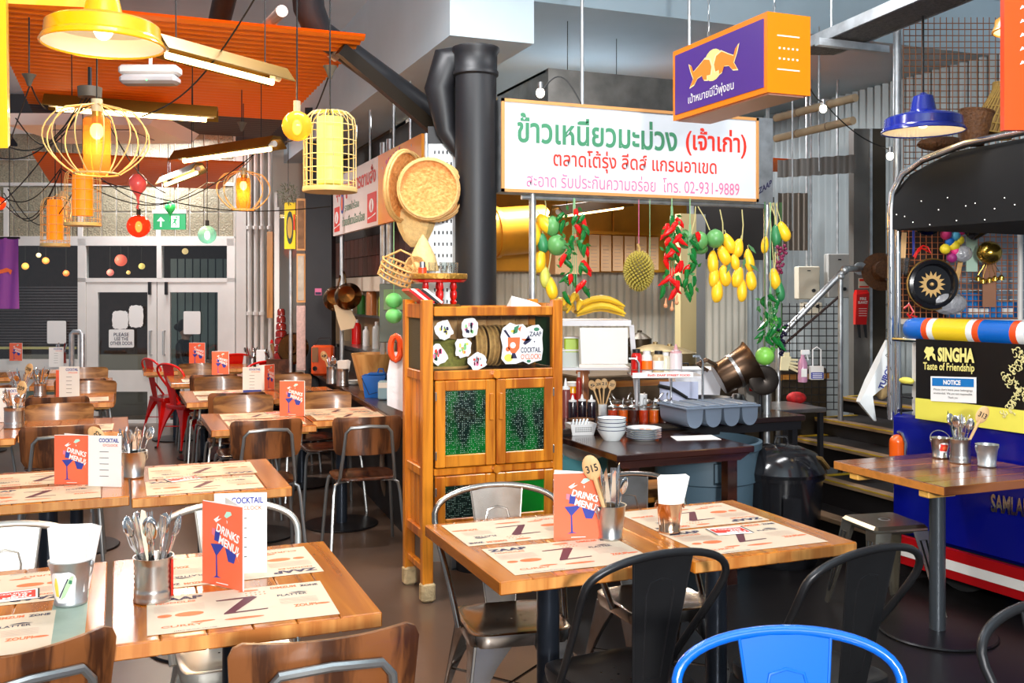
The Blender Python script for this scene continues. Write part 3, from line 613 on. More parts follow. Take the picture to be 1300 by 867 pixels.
# stickers on the vitrine glass
def blob(cx, cz, rx, rz, n=18, a=.12, rot=0): 
    p = []
    for i in range(n):
        q = 6.28318 * i / n; k = 1 + a * (random.random() - .5) * 2; x, z = rx * math.copysign(abs(math.cos(q)) ** .6, math.cos(q)) * k, rz * math.copysign(abs(math.sin(q)) ** .6, math.sin(q)) * k
        p.append((cx + x * math.cos(rot) - z * math.sin(rot), cz + x * math.sin(rot) + z * math.cos(rot)))
    return p
random.seed(11); stw = mat('sticker_white', C(240, 240, 240), .35)
def flat(mb, pts, M_, y): mb.add([M_ @ Vector((x, y, z)) for x, z in pts], [tuple(range(len(pts)))])
STK = ((563, 419, 12, 13, .4, 'white cocktail bottles sticker, upper left on cabinet glass', 0), (596, 416, 12, 13, 0, 'white sticker with pink and green drawing, top middle on cabinet glass', 1), (556, 450, 11, 15, .5, 'white pineapple drink sticker, lowest left on cabinet glass', 2),
       (588, 442, 12, 13, 0, 'round white fruit sticker in the middle of cabinet glass', 3), (606, 459, 13, 12, .6, 'white sticker with two red circles, low on cabinet glass', 4))
for px, py, rx, rz, rt, lab, kk in STK:
    t = thing('sticker', lab, 'sticker', PY(px, py, 4.807), 0, 'small cocktail stickers on the cabinet glass'); s_ = .0036; I = Matrix.Identity(4)
    g = MB(); p = blob(0, 0, rx * s_, rz * s_, rot=rt); g.poly([(a, 0, b_) for a, b_ in p], (0, -.001, 0)); g.build('backing', stw, t, smooth=False)
    cols = ((pr_gn, mat('lemon_print', C(230, 215, 90), .6), pr_nv), (pr_pk, mat('lime_print', C(130, 200, 120), .6), pr_nv), (pr_rd, pr_gn, pr_pk), (pr_or, mat('lemon_print', C(0, 0, 0)), mat('lime_print', C(0, 0, 0))), (pr_rd, pr_pk, mat('grey_print', C(120, 130, 140), .6)))[kk]
    for j in range(3):
        g = MB()
        for q in range(4):
            a = random.uniform(-.5, .5) * rx * s_; b_ = random.uniform(-.5, .5) * rz * s_
            g.add([(a + x, -.0014 - .0001 * j, b_ + z) for x, z in blob(0, 0, random.uniform(.06, .2) * rx * s_, random.uniform(.1, .28) * rz * s_, 9)], [tuple(range(9))])
        g.build('drawing', cols[j], t, smooth=False)
t = thing('sticker', 'large white cocktail hour sticker with red glass at right of cabinet glass', 'sticker', PY(662, 436, 4.807)); s_ = .0041; u = lambda x, y: ((x - 662) * s_, -(y - 436) * s_)
g = MB(); p = [u(*q) for q in ((633, 427), (636, 416), (646, 409), (655, 412), (664, 411), (669, 416), (677, 413), (686, 412), (692, 419), (691, 430), (692, 445), (690, 458), (680, 460), (672, 463), (664, 459), (654, 462), (640, 462), (634, 455), (636, 440))]
g.poly([(a, 0, b_) for a, b_ in p], (0, -.001, 0)); g.build('backing', stw, t, smooth=False)
def pr(parent, name, m, shapes, y=-.0016):
    g = MB()
    for sh in shapes: g.add([(u(*q)[0], y, u(*q)[1]) for q in sh], [tuple(range(len(sh)))])
    return g.build(name, m, parent, smooth=False)
pr(t, 'glass_drawing', pr_or, [((643, 428), (660, 428), (659, 442), (654, 448), (648, 448), (643, 441)), ell(643, 443, 3, 3, 12), ell(668, 430, 6, 3, 12, 0, 180), ((657, 417), (662, 413), (660, 421))])
pr(t, 'straw_drawing', pr_nv, [((637, 419), (640, 418), (647, 428), (644, 428)), ((649, 448), (653, 448), (656, 455), (647, 455)), ell(675, 431, 1, 1, 8), ell(680, 434, 1, 1, 8), ((672, 425), (675, 433), (667, 438), (664, 436))])
pr(t, 'leaf_drawing', pr_gn, [((650, 424), (652, 415), (659, 412), (656, 422)), ell(683, 418, 4, 2.5, 10), ell(672, 459, 3, 2, 10)])
pr(t, 'lemon_drawing', mat('lemon_print', C(0, 0, 0)), [ell(644, 454, 6, 5, 12), ell(650, 420, 3, 2, 8)])
pr(t, 'cup_shine', pr_wh, [ell(650, 438, 4, 4, 10)], -.0018)
for s__, x0, y0, x1, y1, m_ in (('COCKTAIL', 661, 448, 689, 441, pr_nv), ("O'CLOCK!", 661, 456.5, 689, 449.5, pr_or), ('ZAAP', 673, 427, 690, 421, pr_nv)):
    a, b_ = u(x0, y0), u(x1, y1); g = MB(); put_text(g, s__, (a[0], -.0018, a[1]), (b_[0] - a[0], 0, 0), (0, 0, b_[1] - a[1]), .02); g.build('lettering', m_, t, smooth=False)
# woven baskets lying inside the vitrine
t = thing('straw_basket', 'green striped woven straw basket lying inside the cabinet vitrine', 'basket', (1.62, 5.0, 1.171)); g = MB(); g.lathe([(.11, 0), (.118, .03), (.10, .10), (.06, .15), (.002, .16)], n=20); g.build('woven_body', mat('green_straw', C(150, 146, 66), .7, bump=.6, bscale=120, var=.4, vscale=60), t)
g = MB(); g.tube([(.119 * math.cos(a * .314), .119 * math.sin(a * .314), .008) for a in range(20)], .008, 6, True); g.build('rim', bamboo, t)
for k in range(5):
    t = thing('straw_basket', 'honey woven basket on its side in the vitrine, ' + ('leftmost', 'second from left', 'middle one', 'second from right', 'rightmost')[k], 'basket', (1.76 + k * .075, 5.0, 1.285), 0, 'nested baskets inside the cabinet'); g = MB()
    for rr_, dx in ((.108, 0), (.104, .028), (.106, .052)): g.tube([(dx, rr_ * math.cos(a * .2618), rr_ * math.sin(a * .2618)) for a in range(24)], .006, 6, True)
    g.build('hoop', bamboo, t); g = MB(); g.loft([[(dx, rr_ * math.cos(a * .2618), rr_ * math.sin(a * .2618)) for a in range(24)] for rr_, dx in ((.104, 0), (.1, .06))], False); g.build('woven_body', mat('honey_straw', C(196, 150, 88), .7, bump=.6, bscale=120, var=.4, vscale=60), t)
# on top of the cabinet
t = thing('pedestal_tray', 'gold and red footed pedestal tray on the left of cabinet top', 'tray', (1.575, 4.97, 1.494)); gd = mat('gilded', C(190, 140, 60), .35, .6, bump=.5, bscale=80, var=.4, vscale=50)
g = MB(); g.lathe([(.001, .145), (.135, .145), (.148, .15), (.15, .17), (.146, .178), (.001, .172)], n=28); g.build('tray_top', gd, t); g = MB(); g.lathe([(.13, .132), (.146, .145), (.1, .146), (.001, .14), (.1, .132)], n=28); g.build('underside', red, t)
g = MB(); g.lathe([(.001, .0), (.11, 0), (.115, .008), (.10, .018), (.001, .018)], n=24); g.build('foot_ring', gd, t)
for k in range(6):
    a = k * 1.047 + .3; c_ = (.085 * math.cos(a), .085 * math.sin(a), 0); g = MB(); g.lathe([(.011, .018), (.016, .03), (.009, .04), (.015, .055), (.015, .08), (.009, .092), (.016, .105), (.011, .135)], c_, 10); g.build('turned_leg', red, t)
cg = glass('clear_glass', (.95, .96, .95), .02, .5)
for k, (dx, dy) in enumerate(((-.03, .03), (.012, -.03), (.035, .02), (.06, -.035), (.085, .01))):
    t = thing('shot_glass', ('first', 'second', 'third', 'fourth', 'fifth')[k] + ' clear glass from the left on the gold pedestal tray', 'glass', (1.575 + dx, 4.97 + dy, 1.672), 0, 'glasses on the pedestal tray')
    g = MB(); g.lathe([(.001, .0), (.018, 0), (.023, .06), (.021, .06), (.017, .008), (.001, .008)], n=14); g.build('bowl', cg, t)
t = thing('small_jar', 'small jar with orange red base at left on the pedestal tray', 'jar', (1.47, 4.93, 1.672)); g = MB(); g.lathe([(.001, 0), (.022, 0), (.022, .03), (.001, .03)], n=14); g.build('jar_base', mat('red_orange', C(230, 70, 30), .4), t); g = MB(); g.cyl((0, 0, .03), (0, 0, .06), .016, n=12); g.build('cap', steel, t)
for k in range(5):
    t = thing('menu_booklet', ('red spine booklet leaning at left end of cabinet top, outermost', 'white booklet leaning second in row on cabinet top', 'red booklet leaning third in row on cabinet top', 'dark booklet leaning fourth in row on cabinet top', 'white booklet leaning innermost beside the pedestal tray')[k], 'book', (1.455 + .022 * k, 4.88, 1.515), 0, 'booklets on the cabinet', rot=(0, R(-52), 0))
    g = MB(); g.box(0, .012, -.05, .09, 0, .11); g.build('pages', (red, paper, red, black, paper)[k], t, smooth=False)
t = thing('folded_cloth', 'crumpled white cloth on the right of cabinet top', 'cloth', (2.05, 4.95, 1.494)); g = MB(); g.loft([[(-.09, -.04, 0), (.09, -.05, 0), (.1, .05, 0), (-.08, .06, 0)], [(-.08, -.02, .06), (.02, -.03, .035), (.09, .03, .02), (-.06, .04, .05)]]); g.build('fold', paper, t, smooth=False)

# ================================================================ BIG WHITE SIGN AND STALL FRAME
YS = 5.2
sg = thing('shop_sign', 'long white sign with green and red Thai lettering over the food stall', 'sign', (0, 0, 0))
tl, br_ = PY(636, 130, YS), PY(962, 257, YS); X0, X1, Z1, Z0 = tl.x, br_.x, 2.672, 2.143
g = MB(); g.box(X0, X1, YS, YS + .14, Z0, Z1); g.build('sign_box', galv, sg, smooth=False)
g = MB()
for q in ((X0, X1, Z1 - .018, Z1), (X0, X1, Z0, Z0 + .018), (X0, X0 + .018, Z0, Z1), (X1 - .018, X1, Z0, Z1)): g.box(q[0], q[1], YS - .012, YS, q[2], q[3])
g.build('sign_frame', mat('tan_frame', C(200, 142, 84), .4), sg, smooth=False)
g = MB(); g.box(X0 + .018, X1 - .018, YS - .004, YS, Z0 + .018, Z1 - .018); g.build('sign_face', mat('sign_white', C(206, 212, 217), .4), sg, smooth=False)
def stext(s_, pxl, pxr, z0, z1, m_, bold=.0, y=YS - .006, par=sg, dz=0):
    xl, xr = PY(pxl, 200, YS).x, PY(pxr, 200, YS).x; g = MB(); put_text(g, s_, (xl, y, z0), (xr - xl, 0, dz), (0, 0, z1 - z0), bold); return g.build('lettering', m_, par, smooth=False)
stext('ข้าวเหนียวมะม่วง', 656, 859, 2.428, 2.60, pr_gn, .022)
stext('(เจ้าเก่า)', 870, 947, 2.41, 2.585, pr_rd, .02)
stext('ตลาดโต้รุ่ง ลีดส์ แกรนอาเขด', 702, 909, 2.275, 2.405, pr_rd, .012)
stext('สะอาด รับประกันความอร่อย  โทร. 02-931-9889', 668, 938, 2.178, 2.268, pr_pk, .0)
g = MB(); g.box(X1 + .005, X1 + .13, YS + .02, YS + .2, Z0 - .01, Z1 + .01); g.build('end_panel', galv, sg, smooth=False)
g = MB(); put_text(g, 'ZAAP', (X1 + .02, YS + .018, Z0 + .05), (.1, 0, .06), (0, 0, .04), .03); g.build('lettering', pr_nv, sg, smooth=False)
fr = thing('stall_frame', 'galvanised tube frame carrying the white sign and hanging fruit', 'frame', (0, 0, 0))
for px, z1, nm in ((676, Z0 + .02, 'post'), (973.5, Z0 + .04, 'post')):
    p = PY(px, 300, YS + .06); g = MB(); g.cyl((p.x, p.y, 0), (p.x, p.y, z1), .021, n=14); g.build(nm, galv, fr)
g = MB(); g.cyl((X0 + .15, YS + .06, Z0 - .02), (X1 + .16, YS + .06, Z0 - .02), .014, n=10); g.build('hanging_rail', galv, fr)
for px in (739, 875): p = PY(px, 100, YS + .06); g = MB(); g.cyl((p.x, p.y, Z1), (p.x, p.y, 3.95 if px < 800 else 3.95), .011, n=8); g.build('threaded_rod', galv, fr)
# galvanised ventilation box behind the sign
t = thing('extract_hood', 'galvanised steel hood box behind the top of the white sign', 'hood', (0, 0, 0)); sc_st = mat('scratched_steel', C(150, 146, 140), .38, .85, var=.4, vscale=7)
a, b_ = PY(696, 90, 6.3), PY(872, 108, 6.3); zt_ = a.z + .02
g = MB(); g.box(a.x, b_.x + .35, 6.3, 6.34, 2.55, zt_); g.build('front_panel', sc_st, t, smooth=False); g = MB(); g.box(a.x - .0, a.x + .03, 6.34, 7.3, 2.55, zt_); g.build('side_panel', sc_st, t, smooth=False); g = MB(); g.box(a.x, b_.x + .35, 6.34, 7.6, zt_ - .02, zt_); g.build('top_panel', galv, t, smooth=False)
# purple and orange box sign
t = thing('light_box_sign', 'hanging orange box sign with purple face and two charging bulls', 'sign', (0, 0, 0))
bx0, bx1, by0, by1, bz0, bz1 = 2.575, 2.80, 3.5, 4.27, 2.43, 2.775
g = MB(); g.box(bx0, bx1, by0, by1, bz0, bz1); g.build('box_body', mat('sign_orange', C(246, 126, 6), .35), t, smooth=False)
g = MB(); g.box(bx0 - .004, bx0, by0 + .025, by1 - .025, bz0 + .025, bz1 - .025); g.build('purple_face', mat('purple_face', C(78, 48, 132), .35), t, smooth=False)
g = MB(); g.box(bx0 + .02, bx1 - .02, by0 + .02, by1 - .02, bz0 - .006, bz0); g.build('bottom_tray', mat('pinkish_steel', C(196, 150, 132), .4, .6), t, smooth=False)
def bface(pts, m_, nm, off): # unit coords: u from far (left) to near (right)
    g = MB()
    for sh in pts: g.add([(bx0 - off, by1 - .025 - (by1 - by0 - .05) * a, bz0 + .025 + (bz1 - bz0 - .05) * b_) for a, b_ in sh], [tuple(range(len(sh)))])
    return g.build(nm, m_, t, smooth=False)
bface([ell(.47, .6, .115, .25, 20)], mat('sun_print', C(252, 218, 130), .6), 'sun_disc', .005)
bull = ((.20, .38), (.24, .50), (.21, .62), (.19, .74), (.22, .70), (.24, .60), (.30, .66), (.37, .74), (.43, .70), (.455, .58), (.44, .46), (.40, .47), (.40, .40), (.36, .42), (.34, .50), (.29, .48), (.25, .40))
bface([tuple(((a - .3) * 1.12 + .3, (b_ - .56) * 1.14 + .56) for a, b_ in bull), tuple((.94 - ((a - .3) * 1.12 + .3) + .0, (b_ - .56) * 1.14 + .58) for a, b_ in bull)], mat('bull_outline', C(250, 225, 160), .6), 'bull_outline', .006)
bface([bull, tuple((.94 - a, b_ + .02) for a, b_ in bull)], mat('bull_print', C(238, 128, 24), .6), 'bull_drawing', .007)
g = MB(); put_text(g, 'เป้าหมายมีไว้พุ่งชน', (bx0 - .006, by1 - .15, bz0 + .045), (0, -.38, 0), (0, 0, .06), .0); g.build('lettering', pr_wh, t, smooth=False)
g = MB()
for z in (.10, .245): g.box(bx0 + .05, bx0 + .165, by0 - .003, by0, bz0 + z, bz0 + z + .005)
for z in (.145, .19):
    for k in range(5): g.box(bx0 + .058 + k * .023, bx0 + .066 + k * .023, by0 - .003, by0, bz0 + z, bz0 + z + .008)
g.build('vent_slots', pr_wh, t, smooth=False)
g = MB()
for y in (by0 + .1, by1 - .15):
    for k in range(28): g.tube([(bx0 + .11 + .006 * math.cos(a * 1.57) * (k % 2), y + .006 * math.cos(a * 1.57) * (1 - k % 2), bz1 + .02 + k * .042 + .025 * math.sin(a * 1.57)) for a in range(4)], .002, 4, True)
g.build('hanging_chain', steel, t)
# black flue pipe, elbow and diagonal duct
t = thing('flue_pipe', 'thick black flue pipe rising behind the cabinet', 'pipe', PY(604, 200, 5.3).xy.to_3d()); r0 = .118
g = MB(); g.cyl((0, 0, .0), (0, 0, 2.83), r0, n=32); g.build('pipe', black, t)
g = MB(); g.lathe([(r0, 2.80), (r0 + .012, 2.81), (r0 + .012, 2.83), (r0 + .004, 2.84), (r0 + .006, 2.93), (r0 + .018, 2.95), (r0 + .018, 2.965), (.02, 2.99)], n=32); g.build('collar', black, t)
g = MB(); g.tube([(0, .1, 2.93), (-.13, .12, 2.9), (-.17, .14, 2.75), (-.13, .14, 2.5), (-.05, .1, 2.35)], [.08, .10, .09, .06, .03], 14); g.build('branch_elbow', black, t)
t = thing('diagonal_duct', 'black duct running diagonally down from the ceiling to the flue', 'duct', (0, 0, 0))
pts = [D(388, -40, 5.5), D(392, 10, 5.6), D(405, 42, 5.7), D(430, 58, 5.8), D(572, 162, 6.2)]
g = MB(); g.tube(pts, [.09, .09, .085, .075, .075], 16); g.build('pipe', black, t)
q = (pts[4] - pts[3]).normalized(); g = MB(); g.tube([pts[3] - q * .02, pts[3] + q * .03], .092, 18); g.build('clamp_ring', steel, t); g = MB(); g.tube([pts[4] - q * .09, pts[4]], .06, 14); g.build('foil_end', galv, t)
t = thing('lamp_batten', 'dark trunking with orange underside beneath the diagonal duct', 'trunking', (0, 0, 0)); a, b_ = D(432, 62, 5.6), D(556, 168, 5.95); g = MB(); g.tube([a, b_], .05, 4); g.build('trunking', mat('bronze_black', C(40, 32, 22), .4, .5), t, smooth=False)
t = thing('ceiling_duct', 'short black duct hanging at top left of the ceiling', 'duct', (0, 0, 0)); g = MB(); g.tube([D(292, -30, 5.6), D(276, 38, 6.6)], .07, 14); g.build('pipe', black, t)
t = thing('cardboard_tube', 'open ended pale tube lying on the orange ceiling sheet', 'tube', (0, 0, 0)); a, b_ = D(358, 14, 5.0), D(338, 34, 5.6); g = MB(); g.tube([a, b_], .03, 12); g.build('tube', mat('pink_card_tube', C(196, 164, 150), .6), t); g = MB(); g.tube([a, a + (a - b_) * .004], .022, 12); g.build('opening', pr_wh, t)
# perforated galvanised upright
t = thing('perforated_upright', 'white galvanised upright with rows of slots beside the black flue', 'rack', (*D(562, 400, 5.75).xy, 0), -YA)
g = MB(); g.box(-.085, .075, 0, .04, 0, 2.44); g.build('sheet', mat('pale_galvanised', C(200, 206, 210), .4, .4), t, smooth=False); g = MB(); g.box(-.085, .085, -.01, .05, 2.44, 2.54); g.build('cap', black, t, smooth=False)
g = MB()
for r_ in range(22):
    for k in range(5): g.box(-.05 + k * .024, -.042 + k * .024, -.002, 0, 2.38 - r_ * .067, 2.40 - r_ * .067)
g.build('slots', blackg, t, smooth=False); g = MB(); g.cyl((-.095, 0, 0), (-.095, 0, 2.5), .012, n=10); g.build('corner_tube', galv, t)

# ================================================================ HANGING BASKETWARE beside the flue
def disc_tray(px, py, d, r, tilt, yaw, label):
    t = thing('rattan_tray', label, 'basket', D(px, py, d), 0, 'rattan trays hanging by the flue', rot=(R(90) + tilt, 0, -YA + yaw))
    g = MB(); g.lathe([(.001, .0), (r * .9, 0), (r * .97, .004), (r * .97, .008), (r * .9, .004), (.001, .004)], n=36); g.build('woven_mat', mat('rattan_weave', C(240, 164, 92), .6, bump=1., bscale=60, var=.3, vscale=45, col2=C(206, 122, 52)), t)
    g = MB(); g.tube([(r * math.cos(a * .1745), r * math.sin(a * .1745), .006) for a in range(36)], .011, 8, True); g.tube([(r * .96 * math.cos(a * .1745), r * .96 * math.sin(a * .1745), .02) for a in range(36)], .007, 6, True); g.build('rim', bamboo, t); return t
disc_tray(544, 240, 5.5, .168, 0, R(6), 'round rattan tray facing us beside the black flue')
disc_tray(552, 243, 5.55, .165, 0, R(10), 'round rattan tray half hidden behind the facing one')
disc_tray(511, 236, 5.6, .2, R(6), R(66), 'round rattan tray turned edge on, left of the facing one')
disc_tray(520, 232, 5.7, .18, R(-4), R(60), 'second edge on rattan tray tucked behind')
t = thing('woven_scoop', 'tall woven fibre bag hanging under the rattan trays', 'basket', D(528, 265, 5.65), -YA); g = MB()
g.loft([[(x * w_, y * w_ * .5, z) for x, y in ((-1, 0), (-.7, -.8), (0, -1), (.7, -.8), (1, 0), (.7, .8), (0, 1), (-.7, .8))] for z, w_ in ((.02, .12), (-.05, .12), (-.12, .10), (-.18, .07), (-.22, .03))]); g.build('woven_body', mat('fine_straw', C(232, 196, 132), .7, bump=.5, bscale=150, var=.2, vscale=50), t)
t = thing('woven_basket', 'open weave basket with handle at left above the cabinet', 'basket', D(505, 345, 5.3), -YA, rot=(R(20), R(25), -YA)); g = MB()
for k in range(9): a = k * .36 - 1.4; g.tube([(-.09 + k * .022, -.03, -.05), (-.1 + k * .025, 0, .05)], .005, 5)
for z in (-.05, -.02, .01, .04): g.tube([(.1 * math.cos(a * .524) * (1 + z), .05 * math.sin(a * .524), z) for a in range(12)], .006, 5, True)
g.build('woven_body', bamboo, t); g = MB(); g.tube([(-.09, 0, .05), (-.03, 0, .12), (.03, 0, .12), (.09, 0, .05)], .006, 6); g.build('handle', bamboo, t)
t = thing('woven_hat', 'small cone of woven straw on the cabinet behind the glasses', 'basket', D(537, 330, 5.45), -YA); g = MB(); g.lathe([(.09, -.06), (.07, .02), (.03, .1), (.004, .14)], n=16); g.build('woven_body', mat('fine_straw', C(0, 0, 0)), t)
t = thing('rope_coil', 'coil of tan rope behind the pedestal tray', 'rope', D(528, 338, 5.35), -YA); g = MB()
for k in range(4): g.tube([((.03 + .008 * k) * math.cos(a * .4488), -.01 * k, (.03 + .008 * k) * math.sin(a * .4488)) for a in range(14)], .005, 6, True)
g.build('rope', bamboo, t)
# ================================================================ HANGING FRUIT
ymango = mat('yellow_mango', C(252, 204, 40), .35, var=.15, vscale=8, col2=C(240, 170, 40)); gmango = mat('green_mango', C(52, 130, 80), .4, var=.2, vscale=8); gymango = mat('green_yellow_mango', C(206, 206, 90), .4, var=.4, vscale=5)
greenf = mat('green_fruit', C(96, 158, 88), .4, var=.25, vscale=7); twine = mat('green_twine', C(130, 180, 130), .8); ytwine = mat('straw_twine', C(186, 176, 120), .8)
rail_z = 2.12
def mango(px, py, w_, h_, tilt, m_, label, d=5.75, group='mangoes hanging under the white sign', hang=True):
    s_ = d / F; t = thing('mango', label, 'fruit', D(px, py, d), 0, group, rot=(0, R(tilt), -YA))
    g = MB(); n, mm = 14, 10; rings = []; rx, rz = w_ * s_ / 2, h_ * s_ / 2
    for k in range(mm + 1):
        q = math.pi * k / mm; st_ = max(math.sin(q), .003); z = -rz * math.cos(q); sw = rx * st_ * (1 + .12 * math.cos(q)); off = .12 * rx * math.sin(q * 2)
        rings.append([(off + sw * math.cos(6.283 * i / n), sw * .9 * math.sin(6.283 * i / n), z) for i in range(n)])
    g.loft(rings); g.build('skin', m_, t); g = MB(); g.cyl((0, 0, rz * .96), (0, 0, rz + .02 if d < 5.9 else rail_z - t.location.z), .003, n=6); g.build('stalk', ytwine, t); return t
def coconut(px, py, w_, h_, label, d=5.75):
    s_ = d / F; t = thing('green_coconut', label, 'fruit', D(px, py, d), -YA, 'green round fruit hanging under the white sign'); g = MB(); g.ball((0, 0, 0), (w_ * s_ / 2, w_ * s_ / 2, h_ * s_ / 2), 18, 12); g.build('skin', greenf, t)
    g = MB(); g.lathe([(.001, h_ * s_ / 2 + .004), (.014, h_ * s_ / 2 - .001), (.016, h_ * s_ / 2 - .006)], n=8); g.build('crown', leaf, t); return t
for q in ((679, 297, 16, 31, 5, ymango, 'yellow mango touching the left sign post'), (692, 284, 18, 29, -32, ymango, 'yellow mango leaning over a green fruit near the left post'), (685, 332, 17, 30, 18, ymango, 'orange yellow mango below the grey green one by left post'),
          (692, 352, 14, 28, 2, gymango, 'half green half yellow mango low by the left post'), (700, 366, 15, 30, -6, ymango, 'lowest yellow mango of the left bunch'), (689, 309, 14, 26, 0, gmango, 'grey green mango in the left bunch')): mango(*q)
coconut(701, 287, 19, 26, 'upper green round fruit of the left bunch'); coconut(707, 311, 25, 27, 'lower green round fruit of the left bunch')
LB = 'yellow mango in the big right hand cluster'
for q in ((925.5, 309, 15, 27, -18, 'topmost yellow mango beside the green coconut'), (905, 333, 14, 31, 4, 'yellow mango at left edge of the big cluster, second row'), (919, 324, 15, 27, -16, 'yellow mango under the topmost one of the big cluster'), (937, 315, 14, 25, 16, 'upper middle yellow mango of the big cluster'), (951, 330.5, 13, 30, -5, 'yellow mango at upper right of the big cluster'),
          (933, 332, 12, 21, 0, 'small yellow mango in the centre of the big cluster'), (906.5, 352, 14, 26, 12, 'yellow mango at left of the big cluster, third row'), (920, 350, 15, 28, -5, 'yellow mango left of centre in the big cluster, third row'), (936.5, 352, 15, 27, 20, 'yellow mango right of centre in the big cluster, third row'),
          (953.5, 356, 14, 26, 0, 'yellow mango at right edge of the big cluster, third row'), (910.5, 370, 15, 29, 10, 'lowest left yellow mango of the big cluster'), (942, 369, 13, 29, 6, 'lowest right yellow mango of the big cluster')): mango(q[0], q[1], q[2], q[3], q[4], ymango, q[5])
for q in ((888, 306, 22, 25, 'green round fruit hanging second from the chilli string'), (908, 303, 23, 24, 'green round fruit touching the yellow mangoes'), (870, 304, 19, 24, 'green round fruit partly behind the red chillies'), (889, 316, 20, 14, 'green round fruit lowest behind the pair')): coconut(*q, d=5.8 if q[0] in (870, 889) else 5.75)
for q in ((985, 299, 13, 28, 2, gmango, 'green mango right of the right hand sign post'), (995, 294, 15, 27, -16, ymango, 'yellow mango outermost right of the sign post'), (971, 311, 10, 22, 10, ymango, 'yellow mango behind the right hand sign post'), (983.5, 354, 14, 28, -4, ymango, 'yellow mango under the purple grapes'), (990, 369, 12, 28, -4, gmango, 'green mango under the purple grapes')): mango(*q, d=6.0)
t = thing('papaya', 'round bright green fruit lowest on the right hand post', 'fruit', D(971, 452, 5.95), -YA); g = MB(); g.ball((0, 0, 0), (.058, .055, .056), 16, 10); g.build('skin', mat('lime_green', C(126, 196, 80), .35, var=.2), t); g = MB(); g.cyl((0, 0, .054), (0, 0, rail_z - t.location.z), .003, n=6); g.build('stalk', leaf, t)
def grapes(px, py, w_, h_, n, m_, label, d=6.0):
    t = thing('grape_bunch', label, 'fruit', D(px, py, d), -YA); s_ = d / F; random.seed(px)
    for i in range(n):
        z = h_ * s_ * (.5 - i / n); k = 1 - .75 * (i / n) ** 1.5; g = MB(); g.ball((random.uniform(-1, 1) * w_ * s_ / 2 * k, random.uniform(-1, 1) * w_ * s_ / 3 * k, z), .011, 8, 6); g.build('grape', m_, t)
    g = MB(); g.cyl((0, 0, h_ * s_ * .5), (0, 0, rail_z - t.location.z), .002, n=6); g.build('stalk', leaf, t)
grapes(990, 330, 15, 36, 34, mat('purple_grape', C(120, 44, 74), .2), 'purple red grapes hanging by the right hand post'); grapes(992, 432, 14, 38, 34, mat('black_grape', C(34, 30, 52), .2), 'black grapes low on the right hand post')
grapes(983, 425, 14, 44, 26, mat('green_chilli_grape', C(80, 160, 60), .25), 'green grapes between leaves low on the right hand post')
# durian
t = thing('durian', 'spiky brown green durian hanging in the middle of the stall', 'fruit', D(811, 344, 5.8), -YA); s_ = 5.8 / F; g = MB(); g.ball((0, 0, 0), (.078, .078, .108), 18, 14); g.build('husk', mat('durian_husk', C(92, 80, 32), .7, var=.3, vscale=20), t)
g = MB(); n = 300
for i in range(n):
    z = 1 - 2 * (i + .5) / n; r_ = math.sqrt(1 - z * z); a = i * 2.39996; nn = Vector((r_ * math.cos(a), r_ * math.sin(a), z)); c = Vector((nn.x * .078, nn.y * .078, nn.z * .108)); g.cyl(c, c + nn * .017, .009, .0008, 5, False)
o = g.build('thorns', mat('durian_thorn', C(168, 150, 62), .6), t, smooth=False); o['kind'] = 'stuff'
g = MB(); g.tube([(0, 0, .1), (.004, 0, .135), (-.008, 0, .16)], .008, 8); g.build('stalk', mat('stalk_brown', C(176, 140, 80), .7), t); g = MB(); g.cyl((0, 0, .13), (0, 0, rail_z - t.location.z), .0018, n=5); g.build('red_string', pr_pk, t)
t = thing('hanging_string', 'bare pale string hanging just right of the durian', 'string', D(825, 335, 5.8), -YA); g = MB(); g.cyl((0, 0, -.05), (0, 0, rail_z - t.location.z), .0018, n=5); g.build('string', twine, t)
